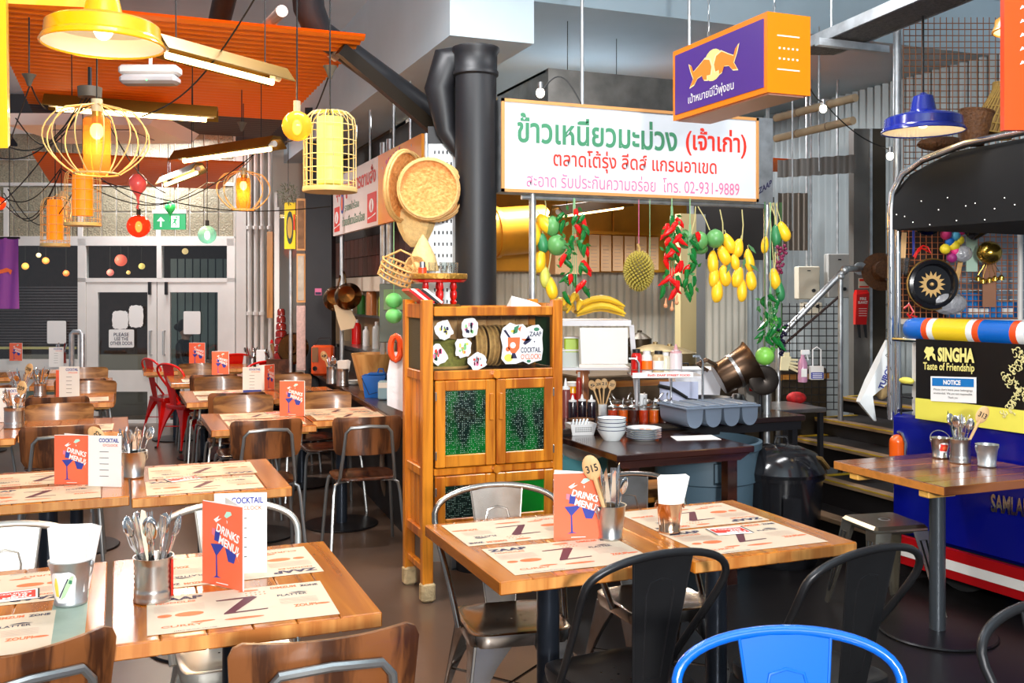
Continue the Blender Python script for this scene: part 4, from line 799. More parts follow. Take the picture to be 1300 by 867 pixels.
# chilli garlands
rch = mat('red_chilli', C(222, 22, 22), .18, coat=.5); gch = mat('green_chilli', C(22, 108, 46), .2, coat=.5); gar = mat('garlic', C(206, 140, 96), .6)
def garland(px, y0, y1, label, d=5.72, nr=16, ng=14, seed=1, redbias=0, wpx=26, nl=26):
    random.seed(seed); s_ = d / F; top = D(px, y0, d); t = thing('chilli_garland', label, 'garland', top, -YA); L_ = (y1 - y0) * s_
    g = MB(); [g.cyl((dx, 0, -.0), (dx * 4, 0, -L_ * .9), .0022, n=5) for dx in (-.004, 0, .004)]; g.cyl((0, 0, 0), (0, 0, rail_z - top.z), .003, n=5); g.build('string', twine, t)
    for k in range(nr + ng):
        rd = k < nr; u_ = (k if rd else k - nr) / (nr if rd else ng); z = -L_ * (.12 + .82 * u_ + random.uniform(-.03, .03)); x = random.uniform(-1, 1) * wpx * s_ * .42; y = random.uniform(-.03, .03); a = random.uniform(-.9, .9); ln = random.uniform(.06, .09)
        dx = math.sin(a); dz = -math.cos(a); sd = random.choice((-1, 1)); g = MB(); g.tube([(x, y, z), (x + dx * ln * .35, y, z + dz * ln * .35), (x + dx * ln * .7 + sd * .004, y, z + dz * ln * .7), (x + dx * ln + sd * .014, y, z + dz * ln)], [.011, .016, .012, .002], 8); g.build('red_chilli' if rd else 'green_chilli', rch if rd else gch, t)
    for k in range(nl):
        z = -L_ * random.uniform(.08, .95); x = random.uniform(-1, 1) * wpx * s_ * .55; a = random.uniform(0, 6.28); dx, dz = math.cos(a) * .028, math.sin(a) * .028; g = MB()
        g.add([(x, -.02, z), (x + dx * .5 - dz * .35, -.024, z + dz * .5 + dx * .35), (x + dx * 1.3, -.02, z + dz * 1.3), (x + dx * .5 + dz * .35, -.015, z + dz * .5 - dx * .35)], [(0, 1, 2, 3)]); g.add([(x, -.018, z), (x + dx * .5 + dz * .35, -.013, z + dz * .5 - dx * .35), (x + dx * 1.3, -.018, z + dz * 1.3), (x + dx * .5 - dz * .35, -.022, z + dz * .5 + dx * .35)], [(0, 1, 2, 3)]); g.build('leaf', leaf, t, smooth=False)
    return t
garland(729, 252, 380, 'long garland of red and green chillies left of the durian', nr=12, ng=22, seed=3, wpx=34)
g_ = garland(853, 262, 378, 'garland of bright red chillies right of the durian', nr=24, ng=10, seed=5, wpx=28)
garland(876, 285, 380, 'green chilli strand beside the bright red garland', nr=2, ng=12, seed=8, wpx=20, nl=12)
garland(978, 365, 440, 'green chilli and leaf strand on the right hand post', d=5.98, nr=0, ng=18, seed=9, wpx=30)
for k, (px, py) in enumerate(((845, 386), (853, 390), (859, 382))):
    t = thing('garlic_bulb', ('left', 'lowest', 'right')[k] + ' brown garlic head at the foot of the red garland', 'garlic', D(px, py, 5.7), -YA, 'garlic heads under the red chillies'); g = MB(); g.ball((0, 0, -.01), (.012, .012, .014), 10, 8); g.tube([(0, 0, 0), (.003, 0, .035)], [.008, .003], 6); g.build('bulb', gar, t)
lf = [(692, 254, 692, 275), (883, 262, 878, 296), (886, 262, 901, 292), (914, 266, 918, 300), (942, 266, 942, 305), (979, 262, 986, 287), (984, 320, 982, 345), (700, 300, 696, 345)]
for k, (a, b_, c_, e) in enumerate(lf):
    p0, p1 = D(a, b_, 5.75), D(c_, e, 5.75); g = MB(); g.tube([p0, (p0 + p1) / 2 + Vector((.008, 0, 0)), p1], .0035, 5)
    o = g.build('twine', ytwine); tag(o, ('straw twine carrying the left mango bunch', 'twine holding the first green coconut', 'twine holding the second green coconut', 'twine carrying left half of the mango cluster', 'twine carrying right half of the mango cluster', 'yellow twine at the right hand post', 'twine under the purple grapes', 'twine running down the left mango bunch')[k], 'string', 'twines holding the fruit')
for k, (px, py, a) in enumerate(((955, 316, -50), (958, 340, -40), (945, 333, 80), (925, 340, 70), (880, 300, 10))):
    g = MB(); s_ = .06; c = D(px, py, 5.7); q = Vector((CY * math.cos(R(a)), -SY * math.cos(R(a)), math.sin(R(a)))); n_ = Vector((-CY * math.sin(R(a)), SY * math.sin(R(a)), math.cos(R(a))))
    g.poly([c - q * s_ * .6, c + n_ * s_ * .16, c + q * s_ * .6, c - n_ * s_ * .16], (0, .002, 0)); o = g.build('leaf', leaf, smooth=False); o.name = 'mango_leaf'; tag(o, 'dark green leaf ' + ('at the upper right of the mango cluster', 'at the right edge of the mango cluster', 'hanging down in the middle of the mango cluster', 'left of centre in the mango cluster', 'between red chillies and green fruit')[k], 'leaf', 'mango leaves in the cluster')
# bananas on the shelf
ban = mat('banana_yellow', C(244, 196, 48), .4, var=.2, vscale=10)
def bananas(px, py, n, label, d=6.2, flip=1, ln=.15, yaw=0):
    t = thing('banana_bunch', label, 'fruit', D(px, py, d), -YA + yaw, 'bananas on the white shelf')
    for k in range(n):
        y = (k - n / 2) * .03; h = .03 + .018 * math.sin(k * 2.1) + .03 * (k % 2); pts = []
        for i in range(7):
            u_ = i / 6; pts.append(((u_ - .5) * 2 * ln * flip, y + .01 * math.sin(k), h + .05 * math.sin(math.pi * u_)))
        g = MB(); g.tube(pts, [.006, .017, .021, .022, .021, .016, .005], 8); g.build('banana', ban, t)
    g = MB(); g.ball((-ln * flip, 0, .04), (.018, .03, .015), 8, 6); g.build('stem', mat('banana_stem', C(150, 120, 40), .6), t); return t
bananas(720, 400, 6, 'bunch of small yellow bananas standing beside the cabinet', ln=.07, yaw=1.2); bananas(762, 404, 6, 'bunch of long yellow bananas lying on the white shelf')
# ================================================================ CEILING FITTINGS AND PENDANTS
def W0(px, py, d): return D(px, py, d)
def enamel_lamp(px, pyb, wpx, d, m_, label, cordtop=3.9, lit=True, hk=1.):
    s_ = d / F; r = wpx * s_ / 2; p = D(px, pyb, d); t = thing('pendant_lamp', label, 'lamp', p, -YA)
    prof = [(r, 0), (r * .985, .016), (r * .95, .024), (r * .93, r * .38 * hk), (r * .86, r * .44 * hk), (r * .45, r * .56 * hk), (r * .32, r * .62 * hk), (r * .24, r * 1.05 * hk), (r * .10, r * 1.12 * hk), (.01, r * 1.16 * hk)]
    g = MB(); g.lathe(prof, n=48); g.build('shade', m_, t, auto=30)
    inn = [(r * .985, .002), (r * .93, .02), (r * .9, r * .36 * hk), (r * .42, r * .5 * hk), (.01, r * .58 * hk)]
    g = MB(); g.lathe(inn, n=40); g.build('inner_reflector', mat('white_enamel', C(250, 248, 242), .3), t)
    g = MB(); g.tube([(r * math.cos(a * .1309), r * math.sin(a * .1309), 0) for a in range(48)], .005, 6, True); g.build('rim', m_, t)
    g = MB(); g.cyl((0, 0, r * 1.14 * hk), (0, 0, cordtop - p.z), .006, n=6); g.build('cord', cord, t)
    if lit: g = MB(); g.ball((0, 0, r * .35 * hk), (.035, .035, .045), 12, 8); g.build('bulb', bulb, t)
    return t
enamel_lamp(131, 57, 148, 3.45, yellowp, 'yellow enamel dome lamp with white inside, top left', hk=.85)
enamel_lamp(1172, 167, 100, 5.2, bluee, 'blue enamel dome lamp hanging over the tuk tuk roof', hk=.85)
o = enamel_lamp(1302, 38, 76, 4.2, yellowp, 'yellow enamel dome lamp behind the orange sign at right edge')
def cable(px, py0, d, z1, name, label, r=.004):
    p = D(px, py0, d); g = MB(); g.cyl(p, (p.x, p.y, z1), r, n=6); o = g.build(name, cord); return tag(o, label, 'cable')
def cage_globe(px, pyt, pyb, wpx, d, label, zc, n=12, amber=True):
    s_ = d / F; zt, zb = D(px, pyt, d).z, D(px, pyb, d).z; r = wpx * s_ / 2; p = D(px, pyb, d); h = zt - zb; t = thing('cage_pendant', label, 'lamp', p, -YA)
    g = MB()
    for k in range(n):
        a = k * 6.28318 / n; pts = []
        for i in range(11):
            u = i / 10; rr = r * math.sin(math.pi * (.06 + .84 * (1 - u)) ) ** .8 if u < 1 else .02; rr = .03 + (r - .03) * max(math.sin(math.pi * (.08 + .80 * u)), 0) ** .8 if u < 1 else .03
            pts.append((rr * math.cos(a), rr * math.sin(a), h * u))
        g.tube(pts, .0028, 5)
    for u, k in ((0, .52), ):
        rr = .03 + (r - .03) * math.sin(math.pi * .08) ** .8; g.tube([(rr * math.cos(a * .2618), rr * math.sin(a * .2618), 0) for a in range(24)], .004, 6, True)
    g.build('wire_cage', wire, t)
    g = MB(); g.lathe([(r * .22, .002), (r * .26, h * .1), (r * .26, h * .78), (r * .2, h * .82)], n=20); g.build('amber_sleeve', glow_glass('amber_sleeve', (.9, .5, .12), .08, .8), t)
    g = MB(); g.ball((0, 0, h * .62), (r * .13, r * .13, h * .12), 12, 8); g.build('bulb', bulb, t); g = MB(); g.cyl((0, 0, h * .72), (0, 0, h * .9), r * .1, n=10); g.build('bulb_neck', mat('amber_brass', C(190, 140, 60), .3, .7), t)
    g = MB(); g.cyl((0, 0, h * .9), (0, 0, h * 1.08), .022, n=12); g.build('lamp_holder', mat('beige_holder', C(190, 176, 140), .5), t)
    g = MB(); g.cyl((0, 0, h * 1.08), (0, 0, zc - p.z), .0035, n=6); g.build('cord', cord, t)
    lamp('pendant_glow', 'POINT', p + Vector((0, 0, h * .4)), 4.5, (1, .62, .28), .05); return t
cage_globe(123, 133, 221, 127, 4.0, 'large round cage pendant with lit amber bulb under yellow lamp', 2.95)
cage_globe(309, 217, 266, 68, 7.2, 'small round cage pendant with lit amber bulb right of the balloons', 2.95)
cage_globe(78, 246, 288, 26, 7.4, 'small lit amber lantern bulb at left before the glass blocks', 2.9, n=4)
def bird_cage(px, pyt, pyb, wpx, d, label, lm, zc, lw=.5, lt=.1, lb=.85, rnd_=True, nb=20):
    s_ = d / F; p = D(px, pyb, d); h = (pyb - pyt) * s_; r = wpx * s_ / 2; t = thing('birdcage_lantern', label, 'lantern', p, -YA); g = MB()
    for k in range(nb):
        a = k * 6.28318 / nb; pts = [(r * math.cos(a), r * math.sin(a), 0), (r * math.cos(a), r * math.sin(a), h * .78), (r * .93 * math.cos(a), r * .93 * math.sin(a), h * .9), (r * .7 * math.cos(a), r * .7 * math.sin(a), h * .97), (r * .1 * math.cos(a), r * .1 * math.sin(a), h)]
        g.tube(pts, .0025, 4)
    for z in (.12, .28, .44, .62, .8): g.tube([(r * math.cos(a * .2618), r * math.sin(a * .2618), h * z) for a in range(24)], .0025, 4, True)
    g.build('cage_bars', wire, t); g = MB(); g.lathe([(.001, -.0), (r * 1.03, 0), (r * 1.05, .01), (r * 1.03, .022), (.001, .022)], n=32); g.build('cage_floor', wire, t)
    g = MB(); g.lathe([(.001, h * (1 - lb)), (r * lw, h * (1 - lb)), (r * lw, h * (1 - lt)), (.001, h * (1 - lt))], n=24); g.build('lantern_shade', lm, t)
    g = MB(); g.cyl((0, 0, h * (1 - lt)), (0, 0, zc - p.z), .0035, n=6); g.build('cord', cord, t); return t
bird_cage(419, 140, 244, 66, 4.6, 'tall birdcage lantern with pale yellow paper shade', emis('pale_yellow_shade', C(225, 235, 110), .2), 2.98, lb=.9 , lt=.09)
oshade = emis('orange_shade', C(255, 135, 12), .6)
bird_cage(105, 214, 287, 43, 6.6, 'birdcage lantern with tall orange shade left of the red balloon', oshade, 2.96, lw=.56, lt=.02, lb=.82, nb=12)
bird_cage(70, 250, 313, 34, 7.0, 'smaller birdcage lantern with orange shade near the window', oshade, 2.96, lw=.55, lt=.06, lb=.86, nb=12)
def globe(px, py, rpx, d, col, label, zc, em=1.2, bul=True):
    s_ = d / F; p = D(px, py, d); r = rpx * s_; t = thing('globe_pendant', label, 'lamp', p, -YA)
    g = MB(); g.ball((0, 0, 0), r, 20, 14); g.build('glass_globe', glow_glass('globe_glass_' + label.split()[0], col, .1, .55), t)
    g = MB(); g.ball((0, 0, -.005), (r * .3, r * .3, r * .5), 12, 8); g.build('filament_bulb', emis('filament_' + label.split()[0], (1, .75, .45), 9), t)
    g = MB(); g.cyl((0, 0, r * .8), (0, 0, r * 1.0 + .045), .016, n=10); g.build('lamp_holder', mat('beige_holder', (0, 0, 0)) if rpx > 17 else black, t)
    g = MB(); g.cyl((0, 0, r + .04), (0, 0, zc - p.z), .0035, n=6); g.build('cord', cord, t); return t
globe(377, 160, 19, 4.4, (1, .62, .06), 'amber glass globe pendant beside the birdcage lantern', 3.9)
globe(176, 287, 14.5, 7.6, (1, .14, .04), 'red glass globe pendant under the pink balloon', 2.95)
globe(263, 298, 11.5, 8.2, (.45, .8, .72), 'teal glass globe pendant right of the exit sign', 2.73)
globe(-2, 258, 9, 7.4, (1, .16, .03), 'vermilion glass globe cut off at the left edge', 3.95)
def balloon(px, py, rpx, d, m_, label):
    s_ = d / F; r = rpx * s_; t = thing('balloon', label, 'balloon', D(px, py, d), -YA); g = MB()
    g.lathe([(.001, r * 1.15), (r * .5, r * 1.02), (r * .9, r * .55), (r, 0), (r * .85, -r * .6), (r * .5, -r * 1.05), (r * .2, -r * 1.5), (r * .14, -r * 1.9)], n=18); g.build('skin', m_, t)
    g = MB(); g.tube([(0, 0, -r * 1.8), (r * .08, 0, -r * 2.3), (-r * .1, 0, -r * 2.8), (r * .1, 0, -r * 3)], [r * .14, r * .13, r * .14, r * .04], 6); g.build('neck', m_, t); g = MB(); g.cyl((0, 0, r * 1.15), (0, 0, 2.95 - D(px, py, d).z), .002, n=5); g.build('string', cord, t); return t
balloon(175, 233, 11, 7.2, mat('pink_balloon', C(250, 104, 104), .3, coat=.4), 'pink half deflated balloon above the red globe')
balloon(216, 263, 6.5, 8.6, mat('green_balloon', C(40, 160, 90), .3, coat=.4), 'small green balloon in front of the exit sign')
# exit sign
p = D(215, 279, 9.5); t = thing('exit_sign', 'green emergency exit sign with running figure and upward arrow', 'sign', p, -YA); s_ = 9.5 / F; k = s_
g = MB(); g.box(-20.5 * k, 20.5 * k, 0, .02, -12.5 * k, 8 * k); g.build('green_panel', emis('exit_green', C(12, 120, 70), .08), t, smooth=False)
g = MB(); g.box(-21.5 * k, 21.5 * k, -.01, .05, 8 * k, 13 * k); g.build('housing', whitep, t, smooth=False)
g = MB(); g.add([(x * k, -.002, z * k) for x, z in ((-10.8, 3.5), (-15.5, -1.5), (-13.5, -2.2), (-11.6, -.4), (-11.6, -9), (-9.8, -9), (-9.8, -.4), (-8, -2.2), (-6, -1.5))], [tuple(range(9))]); g.add([(x * k, -.002, z * k) for x, z in ((2.5, 5), (12.5, 5), (12.5, -9.5), (2.5, -9.5))], [(0, 1, 2, 3)]); g.build('arrow_and_door', pr_wh, t, smooth=False)
g = MB(); 
for pts in (ell(9.2, 3.2, 1.3, 1.3, 10), ((5, 1), (9, 1.5), (9.5, -.5), (8, -3), (9.5, -5.5), (8, -9), (7, -8.6), (8, -5.5), (6, -4), (3.5, -7.5), (2.6, -6.8), (5.4, -2.6), (6.4, -.2), (4.2, -.8)), ((9, 1), (11, -1), (12, -.4), (9.4, 2))): g.add([(x * k, -.004, z * k) for x, z in pts], [tuple(range(len(pts)))])
g.build('running_figure', mat('exit_dark_green', C(16, 130, 74), .5), t, smooth=False)
g = MB(); g.cyl((-10 * k, .02, 13 * k), (-10 * k, .02, .45), .003, n=5); g.cyl((10 * k, .02, 13 * k), (10 * k, .02, .45), .003, n=5); g.build('suspension_wires', steel, t)
# fluorescent battens with bronze reflectors (ends given as pixels at their depths)
bronze = mat('bronze_reflector', C(120, 90, 36), .35, .6, var=.3)
def batten(a, da, b_, db, w_, label, zc=2.955):
    p0, p1 = D(*a, da), D(*b_, db); t = thing('strip_light', label, 'lamp', (0, 0, 0)); q = (p1 - p0); L_ = q.length; q.normalize(); side = q.cross(Vector((0, 0, 1))).normalized(); up_ = side.cross(q)
    def bar(o_, wd, ht, z0, m_, nm, e=0.):
        g = MB(); a0, a1 = p0 + side * o_ - q * e, p1 + side * o_ + q * e; g.loft([[c + side * s1 * wd + up_ * z for s1, z in ((-1, z0), (1, z0), (1, z0 + ht), (-1, z0 + ht))] for c in (a0, a1)]); return g.build(nm, m_, t, smooth=False)
    g = MB(); g.loft([[c + side * s1 * w_ + up_ * z for s1, z in ((-1, -.01), (-.35, .045), (.35, .045), (1, -.01), (1, -.005), (.4, .06), (-.4, .06), (-1, -.005))] for c in (p0, p1)]); g.build('reflector', bronze, t, smooth=False)
    g = MB(); g.tube([p0 + q * .06 - up_ * .014, p1 - q * .06 - up_ * .014], .014, 10); g.build('lit_tube', tubel, t)
    for c in (p0 + q * .04, p1 - q * .04): g = MB(); g.tube([c + up_ * .015 - q * .02, c + up_ * .015 + q * .02], .02, 8); g.build('tube_holder', whitep, t)
    g = MB()
    for c in (p0.lerp(p1, .15), p0.lerp(p1, .85)): g.cyl(c + up_ * .05, (c.x, c.y, zc), .003, n=5)
    g.build('suspension_wires', cord, t)
    mid = (p0 + p1) / 2; eu = Matrix((side, q, up_)).transposed().to_euler(); lamp('tube_light', 'AREA', mid - up_ * .04, 14, (1, .7, .36), w_, eu, L_); return t
batten((196, 62), 4.1, (358, 104), 4.7, .09, 'bronze strip light nearest, sloping right beside the yellow lamp'); batten((57, 134), 5.4, (276, 150), 5.6, .08, 'long bronze strip light crossing behind the round cage pendant')
batten((226, 203), 6.6, (352, 185), 6.1, .08, 'bronze strip light left of the birdcage lantern'); batten((207, 234), 8.6, (253, 216), 7.9, .07, 'short far strip light under the orange ceiling panel')
# emergency light box
t = thing('emergency_light', 'clear and white emergency light box under the orange ceiling sheets', 'lamp', D(191, 96, 5.2), -YA); g = MB(); g.bbox(-.155, .155, -.05, .05, 0, .05, .012); g.build('housing', whitep, t); g = MB(); g.bbox(-.15, .15, -.055, .045, -.05, 0, .015); g.build('clear_cover', mat('frosted_cover', C(205, 200, 200), .2, coat=.5), t); g = MB(); g.ball((.0, -.056, -.035), .004, 6, 4); g.build('green_indicator', emis('green_led', (.1, 1, .2), 3), t); g = MB(); g.cyl((0, 0, .05), (0, 0, .22), .01, n=6); g.build('stem', whitep, t)
# air conditioning cassette
t = thing('air_cassette', 'white ceiling air conditioning cassette with slatted grille', 'air conditioner', D(127, 170, 7.4), -YA, rot=(R(0), 0, -YA)); ac = mat('cassette_white', C(236, 214, 204), .5)
g = MB(); g.loft([[(-.5, -.4, 0), (.52, -.4, 0), (.52, .5, 0), (-.5, .5, 0)], [(-.56, -.42, .08), (.58, -.42, .08), (.58, .52, .08), (-.56, .52, .08)]]); g.build('casing', ac, t, smooth=False)
g = MB(); g.box(-.27, .3, -.2, .3, -.006, -.001); g.build('grille_recess', mat('grille_dark', C(90, 84, 84), .6), t, smooth=False)
for k in range(12): g = MB(); g.box(-.27, .3, -.2 + k * .042, -.18 + k * .042, -.014, -.006); g.build('grille_slat', ac, t, smooth=False)
g = MB(); g.cyl((0, 0, .08), (0, 0, .16), .02, n=6); g.build('drop_rod', galv, t)
# junction box, hooks and festoon cables
t = thing('junction_box', 'grey round junction box with a spray of black cables', 'junction box', D(114, 116, 4.9), -YA); g = MB(); g.lathe([(.001, -.03), (.055, -.03), (.058, .02), (.001, .02)], n=20); g.build('box', mat('junction_grey', C(96, 88, 76), .5), t); g = MB(); g.cyl((0, 0, .02), (0, 0, .12), .01, n=6); g.build('stem', black, t)
def sag(a, da, b_, db, dip, label, n=14, r=.004):
    p0, p1 = D(*a, da), D(*b_, db); g = MB(); g.tube([p0.lerp(p1, i / n) - Vector((0, 0, dip * math.sin(math.pi * i / n))) for i in range(n + 1)], r, 5); o = g.build('cable', cord); return tag(o, label, 'cable', 'black cables looping between the pendants')
CB = [((108, 120), 4.9, (0, 260), 6.8, .05, 'black cable from the junction box down to the left edge'), ((112, 120), 4.9, (20, 150), 5.5, .2, 'black cable looping left below the junction box'), ((112, 122), 4.9, (-5, 200), 6.2, .12, 'second black cable looping left from the junction box'), ((118, 120), 4.9, (0, 182), 5.8, .14, 'third black cable looping left from the junction box'), ((38, 108), 5.0, (14, 176), 6.2, .0, 'black cable dropping from the ceiling hook at left'), ((40, 110), 5.0, (58, 138), 5.4, .02, 'short black cable from hook to strip light'),
      ((120, 122), 4.9, (210, 245), 7.2, .1, 'black cable running right behind the round cage'), ((77, 214), 7.0, (2, 250), 7.2, .12, 'upper cable of the far left loop'), ((77, 216), 7.0, (5, 245), 7.2, .28, 'middle cable of the far left loop'), ((77, 218), 7.0, (8, 262), 7.4, .2, 'lower cable of the far left loop'), ((103, 225), 6.8, (10, 240), 7.4, .3, 'lowest cable of the far left loop'),
      ((77, 214), 7.0, (330, 190), 6.8, .32, 'long black cable sweeping above the doors'), ((115, 225), 7.0, (420, 262), 7.2, .12, 'black cable running right towards the birdcage lantern'), ((263, 232), 8.0, (120, 220), 7.4, .2, 'black cable from the teal globe to the left'), ((263, 232), 8.0, (320, 200), 7.0, .06, 'black cable from the teal globe to the right'),
      ((340, -30), 4.0, (180, 148), 5.1, .12, 'long diagonal black cable crossing the orange ceiling sheets'), ((419, 92), 4.7, (362, 180), 5.6, .1, 'black cable hanging beside the birdcage lantern cord'), ((686, 118), 5.5, (738, 132), 5.45, -.12, 'cable arching over the top of the white sign'), ((1045, 130), 6.4, (1020, 95), 5.0, .03, 'festoon cable between box sign and first bare bulb'), ((1045, 130), 6.4, (1130, 190), 6.6, .05, 'festoon cable between the two bare bulbs')]
for q in CB: sag(*q)
for k, (px, py, d, lab) in enumerate(((37, 102, 5.0, 'grey ceiling hook at left with two cables'), (419, 92, 4.7, 'grey ceiling hook above the birdcage lantern'), (307, 161, 6.8, 'grey ceiling hook above the small round cage'))):
    t = thing('ceiling_hook', lab, 'hook', D(px, py, d), 0, 'ceiling hooks'); g = MB(); g.lathe([(.001, .035), (.035, .03), (.02, .005), (.008, -.03), (.001, -.03)], n=12); g.build('cup', mat('junction_grey', (0, 0, 0)), t)
    g = MB(); g.cyl((0, 0, .03), (0, 0, max(.05, 2.97 - D(px, py, d).z)), .004, n=5); g.build('stem', cord, t)
for px, py, d, lab in ((686, 118, 5.5, 'bare lit bulb left of the white sign top'), (1045, 138, 6.4, 'bare lit bulb by the bamboo poles'), (1130, 198, 6.6, 'bare lit bulb under the blue lamp')):
    t = thing('bare_bulb', lab, 'bulb', D(px, py, d), 0, 'festoon bulbs'); g = MB(); g.ball((0, 0, 0), (.024, .024, .028), 14, 10); g.build('glass', emis('white_bulb', (1, .9, .7), 7), t); g = MB(); g.cyl((0, 0, .02), (0, 0, .06), .015, n=10); g.build('socket', steel, t)
# yellow frame board at the top left and orange sign at the right edge
t = thing('yellow_frame', 'yellow hanging frame board at the top left corner', 'frame', (0, 0, 0)); a = D(-6, 190, 3.0); b_ = D(9, -30, 3.0); g = MB(); q = D(12, 190, 3.0)
g.loft([[D(-40, 188, 3.0), D(10, 188, 3.0), D(13, 184, 3.2), D(-34, 184, 3.2)], [D(-40, -40, 3.0), D(7, -40, 3.0), D(10, -40, 3.2), D(-34, -40, 3.2)]]); g.build('upright', mat('frame_yellow', C(248, 186, 30), .4, coat=.2), t, smooth=False)
g = MB(); g.loft([[D(5, -22, 3.15), D(5, 4, 3.15), D(5, 4, 3.25), D(5, -22, 3.25)], [D(122, -12, 3.6), D(122, 10, 3.6), D(122, 10, 3.7), D(122, -12, 3.7)]]); g.build('top_bar', mat('frame_yellow', C(0, 0, 0)), t, smooth=False)
t = thing('orange_box_sign', 'orange red box sign cut off at the top right edge', 'sign', D(1275, 165, 3.6), -YA); g = MB(); g.box(0, .3, 0, .03, 0, .75); g.build('box_body', mat('sign_red_orange', C(246, 72, 10), .35), t, smooth=False)
g = MB()
for k in range(5): g.add([(x + .068, -.002, z + .60 - k * .0505 - .15) for x, z in ((-.004, .006), (.02, -.006), (.0, -.004), (-.012, -.01))], [(0, 1, 2, 3)])
g.build('vent_marks', pr_wh, t, smooth=False); g = MB(); g.cyl((.1, .1, .75), (.1, .1, 1.6), .004, n=5); g.build('hanging_wire', cord, t)
# cable tray, bamboo poles, mesh, fish traps
t = thing('cable_tray', 'perforated galvanised cable tray crossing the ceiling at upper right', 'cable tray', (0, 0, 0)); g = MB(); a, b_ = D(1005, 70, 5.9), D(1250, -35, 4.6); sd = Vector((CY, -SY, 0)) * .26
rough_st = mat('perforated_steel', C(110, 106, 100), .45, .7, bump=.8, bscale=120, var=.6, vscale=50)
g.loft([[a, a + sd, a + sd + Vector((0, 0, .012)), a + Vector((0, 0, .012))], [b_, b_ + sd, b_ + sd + Vector((0, 0, .012)), b_ + Vector((0, 0, .012))]]); g.build('tray_bed', rough_st, t, smooth=False)
for o_ in (0, 1): g = MB(); c0, c1 = a + sd * o_, b_ + sd * o_; w2 = sd.normalized() * .012; g.loft([[c0 - w2, c0 + w2, c0 + w2 + Vector((0, 0, .06)), c0 - w2 + Vector((0, 0, .06))], [c1 - w2, c1 + w2, c1 + w2 + Vector((0, 0, .06)), c1 - w2 + Vector((0, 0, .06))]]); g.build('side_rail', galv, t, smooth=False)
g = MB(); m_ = a.lerp(b_, .25); g.box(m_.x - .1, m_.x + .4, m_.y - .02, m_.y + .02, m_.z - .05, m_.z - .01); g.build('bracket', galv, t, smooth=False); g = MB(); g.cyl(m_, m_ + Vector((0, 0, .8)), .006, n=6); g.build('hanger_rod', galv, t)
p = D(1139, 40, 6.7); t = thing('scaffold_tube', 'bright vertical steel tube running from ceiling behind the blue lamp', 'pole', (p.x, p.y, 0)); g = MB(); g.cyl((0, 0, 0), (0, 0, 3.5), .026, n=14); g.build('tube', galv, t)
for k, (a, b_, lab) in enumerate((((985, 150), (1086, 124), 'upper bamboo pole behind the white sign'), ((985, 176), (1083, 153), 'lower bamboo pole behind the white sign'))):
    t = thing('bamboo_pole', lab, 'pole', (0, 0, 0)); p0, p1 = D(*a, 7.4), D(*b_, 6.6); g = MB(); g.tube([p0.lerp(p1, i / 6) for i in range(7)], .028, 10); g.build('culm', mat('grey_bamboo', C(170, 148, 118), .6, var=.3), t)
    g = MB(); [g.tube([p0.lerp(p1, u_) - (p1 - p0) * .006, p0.lerp(p1, u_) + (p1 - p0) * .006], .031, 10) for u_ in (.3, .7)]; g.build('node_ring', mat('grey_bamboo_node', C(120, 100, 80), .6), t)
corr(Vector((*D(988, 180, 7.3).xy, 0)), Vector((*D(1085, 165, 7.0).xy, 0)), 2.42, 2.55, .085, .018, mat('old_canopy', C(96, 92, 88), .6), 'canopy_edge'); tag(bpy.data.objects['canopy_edge'], 'grey corrugated canopy edge under the bamboo poles', 'canopy')
def mesh_grid(px0, py0, px1, py1, d, cell, m_, name, label, cat, r=.0025):
    s_ = d / F; W2, H2 = (px1 - px0) * s_, (py1 - py0) * s_; t = thing(name, label, cat, D(px0, py1, d), -YA)
    k = 0; x = 0
    g = MB()
    while x <= W2: g.cyl((x, 0, 0), (x, 0, H2), r, n=4, cap=False); x += cell
    g.build('upright_wires', m_, t)['kind'] = 'stuff'
    g = MB(); z = 0
    while z <= H2: g.cyl((0, .003, z), (W2, .003, z), r, n=4, cap=False); z += cell
    g.build('cross_wires', m_, t)['kind'] = 'stuff'; return t
rust = mat('rusty_wire', C(140, 92, 58), .6, .4)
mesh_grid(1147, 22, 1330, 232, 6.5, .0405, rust, 'wire_mesh_panel', 'rust brown wire mesh panel hanging behind blue lamp', 'mesh panel', .003)
t = thing('fish_trap', 'conical woven cane fish trap leaning on the tuk tuk roof', 'basket', D(1258, 172, 5.45), -YA, rot=(0, R(12), -YA)); cane = mat('cane', C(176, 140, 70), .7, var=.3, vscale=30)
g = MB()
for k in range(26): a = k * .2417; g.tube([(.105 * math.cos(a), .105 * math.sin(a), 0), (.075 * math.cos(a + .3), .075 * math.sin(a + .3), .14), (.04 * math.cos(a + .6), .04 * math.sin(a + .6), .25), (.045 * math.cos(a + .6), .045 * math.sin(a + .6), .29)], .004, 4)
for z, r_ in ((0, .105), (.05, .095), (.1, .084), (.15, .072), (.2, .056), (.25, .042), (.29, .046)): g.tube([(r_ * math.cos(a * .349), r_ * math.sin(a * .349), z) for a in range(18)], .004, 4, True)
g.build('cane_cage', cane, t); g = MB(); g.lathe([(.09, 0), (.06, .15), (.034, .27)], n=14); g.build('inner_cone', mat('cane_dark', C(130, 100, 56), .8), t)
t = thing('cane_basket', 'brown cane basket standing on the tuk tuk roof', 'basket', D(1234, 184, 5.3), -YA, rot=(0, R(8), -YA)); cbm = mat('brown_cane', C(112, 70, 34), .6, bump=1., bscale=70, var=.5, vscale=60)
g = MB(); g.lathe([(.001, 0), (.06, 0), (.075, .08), (.088, .18), (.08, .18), (.066, .08), (.05, .01)], n=22); g.build('woven_body', cbm, t); g = MB(); g.tube([(.086 * math.cos(a * .2856), .086 * math.sin(a * .2856), .18) for a in range(22)], .007, 6, True); g.build('rim', cbm, t)
